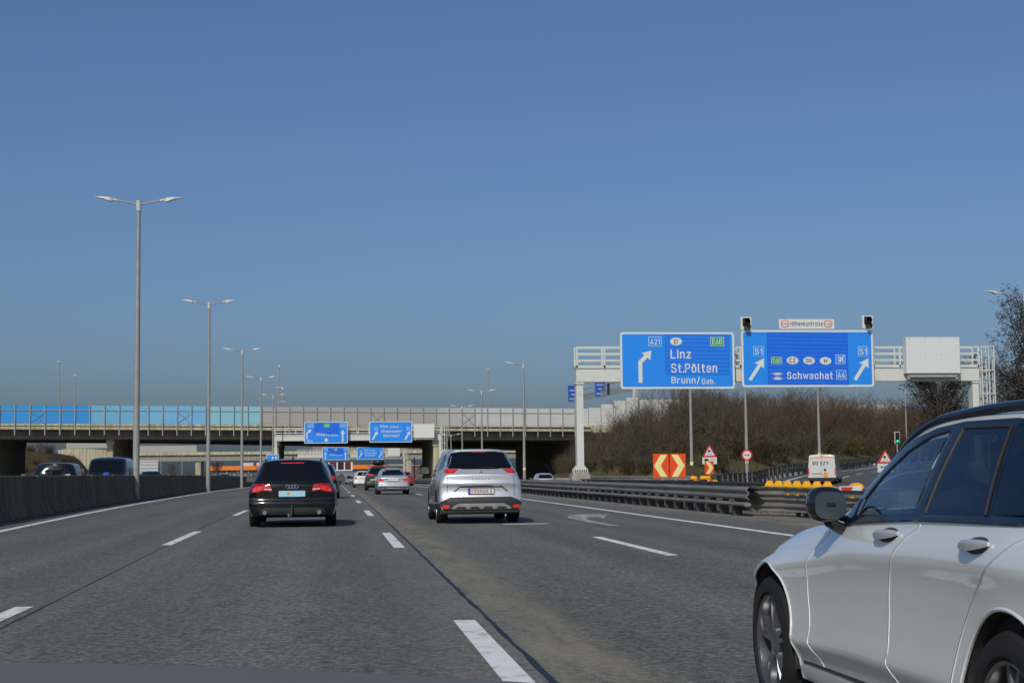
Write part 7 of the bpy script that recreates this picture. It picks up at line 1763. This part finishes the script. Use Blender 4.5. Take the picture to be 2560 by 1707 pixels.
# windscreen and rear window, seen from other sides
Hc.patch('windscreen', 'F', W_SCREEN, M_hglass, 0.005, -0.003, 0.06, 0.0)
Hc.patch('rear_window', 'R', W_BACK, M_hglass2, 0.005, -0.003, 0.06, 0.0)
for s in (-1, 1):
    Hc.patch('tail_light', 'R', [(s * x, z) for x, z in [(0.42, 0.74), (0.45, 0.86), (0.70, 0.88), (0.80, 0.78), (0.78, 0.70)]], M_lampred, 0.012, 0.03, 0.05)
    Hc.patch('headlight', 'F', [(s * x, z) for x, z in [(0.40, 0.56), (0.42, 0.64), (0.62, 0.70), (0.70, 0.66), (0.66, 0.57)]], M_lampw, 0.012, 0.03, 0.05)
# panel gaps: dark line plus a pale strip painting sunlight on the door edge
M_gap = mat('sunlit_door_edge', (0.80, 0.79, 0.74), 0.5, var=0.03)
M_gapd = mat('door_gap_shadow', (0.06, 0.06, 0.06), 0.7, var=0.1)
d1 = [(0.40, 0.905), (0.56, 0.885), (0.70, 0.77), (0.754, 0.678), (0.764, 0.603), (0.745, 0.52), (0.727, 0.446), (0.735, 0.385), (0.66, 0.315), (0.62, 0.25)]
d2 = [(-0.44, 0.965), (-0.52, 0.945), (-0.44, 0.90), (-0.385, 0.86), (-0.345, 0.82), (-0.285, 0.74), (-0.262, 0.662), (-0.258, 0.56), (-0.262, 0.461), (-0.245, 0.418), (-0.31, 0.34), (-0.365, 0.255)]
d3 = [(-1.62, 0.985), (-1.506, 0.95), (-1.377, 0.898), (-1.179, 0.784), (-1.055, 0.687), (-0.967, 0.584), (-0.917, 0.476), (-0.905, 0.40), (-0.92, 0.26)]
def smooth2(pts, n=5): return [(p[1], p[2]) for p in smooth_path([(0, a_, b_) for a_, b_ in pts], n)]
for d in (d1, d2, d3):
    dd = smooth2(d[1:]) if d is d1 else smooth2(d)
    Hc.groove('door_gap', 'L', [(y + 0.004, z) for y, z in dd], M_gapd, 0.0028, -0.001)
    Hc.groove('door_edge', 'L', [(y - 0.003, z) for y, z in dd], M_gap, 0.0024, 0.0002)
    Hc.groove('door_gap', 'D', dd, M_gapd, 0.004, 0.0)
# wheel-arch lips
for yy in (WY, -WY):
    for ax in ('L', 'D'):
        pts = [(yy + (AR + 0.004) * math.cos(t), 0.335 + (AR + 0.004) * math.sin(t)) for t in [math.radians(-18 + 216 * k / 40) for k in range(41)]]
        Hc.groove('arch_lip', ax, pts, M_wpaint, 0.008, -0.002)
# sill: black gap and white lower skirt
side('sill_gap', [(0.92, 0.272), (0.92, 0.29), (-0.93, 0.30), (-0.93, 0.275)], M_htrim, 0.004, 0.01, 0.0, 0.06)
side('sill_skirt', [(0.96, 0.20), (0.955, 0.262), (0.90, 0.268), (-0.93, 0.268), (-0.93, 0.20)], M_wpaint, 0.014, 0.02, 0.015, 0.05)
# door handles over flat dark ovals that paint the shade of shallow cups
for y0 in (-0.235, -1.125):
    for s, ax in ((-1, 'L'), (1, 'D')):
        zc = 0.895
        Hc.patch('handle_shade', ax, [(y0 - 0.115 + 0.078 * math.cos(t) * 1.35 + 0.115, zc + 0.006 + 0.028 * math.sin(t)) for t in [2 * math.pi * k / 20 for k in range(20)]], M_htrim if False else M_gapd, 0.0015, 0.0, 0.02)
        h0 = Hc.hit(ax, y0 + 0.12, zc); h1 = Hc.hit(ax, y0 - 0.12, zc + 0.016)
        mb = MB()
        pts = []
        for k in range(11):
            t = k / 10; p = h0.lerp(h1, t); p = p + Vector((s * (0.010 + 0.026 * math.sin(math.pi * min(1, max(0, t * 1.04 - 0.02))) ** 0.6), 0, 0.0)); pts.append(p)
        prof_h = [(0.0, 0.017), (0.010, 0.009), (0.012, -0.004), (0.006, -0.017), (-0.008, -0.015), (-0.010, 0.012)]
        vs = []; n6 = 6
        for i, p in enumerate(pts):
            sc_ = 0.45 + 0.65 * math.sin(math.pi * i / 10) ** 0.6
            for a_, b_ in prof_h: vs.append(p + Vector((s * a_ * sc_, 0, b_ * sc_)))
        fs = [(i * 6 + k, i * 6 + (k + 1) % 6, i * 6 + 6 + (k + 1) % 6, i * 6 + 6 + k) for i in range(10) for k in range(6)] + [tuple(range(6)), tuple(range(60, 66))]
        mb.add(vs, fs); hd = mb.build('door_handle', mat('satin_chrome', (0.72, 0.73, 0.74), 0.28, 0.6, var=0.02), Hc.root, smooth=True)
# mirror: black housing, white cap facing forward, glass facing back
for s in (-1, 1):
    mb = MB(); mb.ellipsoid((s * 0.872, 0.36, 1.006), 0.080, 0.07, 0.076, 22, 14, 0.72)
    mb.tube((s * 0.86, 0.36, 0.945), (s * 0.79, 0.38, 0.918), 0.035, 0.045, 10)
    o = mb.build('wing_mirror', mat('gloss_mirror_black', (0.01, 0.01, 0.011), 0.15, coat=0.5), Hc.root, smooth=True)
    mb = MB(); mb.ellipsoid((s * 0.872, 0.375, 1.007), 0.076, 0.068, 0.073, 22, 14, 0.72); mb.v = [(x, max(y, 0.40), z) for x, y, z in mb.v]; mb.build('mirror_cap', M_wpaint, o, smooth=True)
    mb = MB(); mb.prism(rounded([(s * 0.872 - 0.068, 0.948), (s * 0.872 + 0.068, 0.948), (s * 0.872 + 0.066, 1.058), (s * 0.872 - 0.066, 1.064)], 0.05, 6), 0.291, 0.297); mb.build('mirror_glass', mat('dark_mirror', (0.17, 0.195, 0.195), 0.28, 1.0, var=0.1), o)
side('mirror_foot', [(0.455, 0.916), (0.24, 0.938), (0.28, 1.03), (0.405, 0.975)], M_htrim, 0.008, 0.0)
# roof rails
for s in (-1, 1):
    path = [(s * 0.60, 0.22, 1.19), (s * 0.588, 0.08, 1.272), (s * 0.57, -0.12, 1.334), (s * 0.56, -0.35, 1.356), (s * 0.555, -0.8, 1.372), (s * 0.55, -1.3, 1.362), (s * 0.545, -1.7, 1.31), (s * 0.54, -1.82, 1.26)]
    sp = smooth_path(path, 5)
    mb = MB(); mb.path(sp, 0.020, 8); mb.build('roof_rail', M_htrim, Hc.root, smooth=True)
M_hrim = mat('graphite_alloy', (0.20, 0.205, 0.215), 0.3, 0.8, var=0.1)
for yy in (WY, -WY):
    for s in (-1, 1): make_wheel(Hc.root, (s * 0.745, yy, WR), WR, 0.225, s, M_hrim, 0.232, 5, True)
for yy in (WY, -WY):
    for s in (-1, 1):
        mb = MB(); pts = [(-0.09, AR - 0.006), (0.09, AR - 0.006)]
        vs = []; fs = []
        for k in range(29):
            t = math.radians(-15 + 210 * k / 28)
            for x in (s * 0.56, s * 0.835): vs.append((x, yy + (AR - 0.005) * math.cos(t), 0.335 + (AR - 0.005) * math.sin(t)))
        for k in range(28): fs.append((2 * k, 2 * k + 1, 2 * k + 3, 2 * k + 2))
        mb.add(vs, fs); mb.build('wheel_liner', mat('dusty_liner', (0.030, 0.028, 0.022), 0.95, var=0.5, scale=12), Hc.root, smooth=True)
mb = MB(); mb.box(-0.70, 0.70, -2.1, 1.9, 0.2, 0.3); mb.build('underbody', M_well, Hc.root)

# ------------------------------------------------------------------ bonnet of the camera car along the lower left edge
bn = thing('car_bonnet', 'grey bonnet edge of the car the picture was taken from, along the lower left edge', 'car bonnet', (-0.45, 1.5, 0.0))
mb = MB(); vs = []; fs = []; NXb, NYb = 30, 14
for j in range(NYb + 1):
    y = -0.62 + 1.17 * j / NYb
    for i in range(NXb + 1):
        x = -0.75 + 1.6 * i / NXb
        z = 0.945 - 0.012 * (y + 0.6) - 0.07 * max(0, x) ** 1.5 - 0.05 * max(0, -0.3 - x) ** 2 - 0.10 * max(0, y - 0.42) ** 1.5
        vs.append((x, y, z))
for j in range(NYb):
    for i in range(NXb): fs.append((j * (NXb + 1) + i, j * (NXb + 1) + i + 1, (j + 1) * (NXb + 1) + i + 1, (j + 1) * (NXb + 1) + i))
b = len(vs)
vs += [(x, y, z - 0.03) for x, y, z in vs]; fs += [[q + b for q in f][::-1] for f in fs]
mb.add(vs, fs)
W1 = NXb + 1
edge_ids = [i for i in range(W1)] + [j * W1 + NXb for j in range(1, NYb + 1)] + [NYb * W1 + i for i in range(NXb - 1, -1, -1)] + [j * W1 for j in range(NYb - 1, 0, -1)]
mb.add([], []); 
for q in range(len(edge_ids)):
    a_, b2 = edge_ids[q], edge_ids[(q + 1) % len(edge_ids)]; mb.f.append([a_, b2, b2 + b, a_ + b]); mb.mi.append(0)
mb.build('panel', mat('bonnet_grey', (0.13, 0.125, 0.11), 0.6, 0.0, 0.0, var=0.05, scale=3), bn, smooth=True)
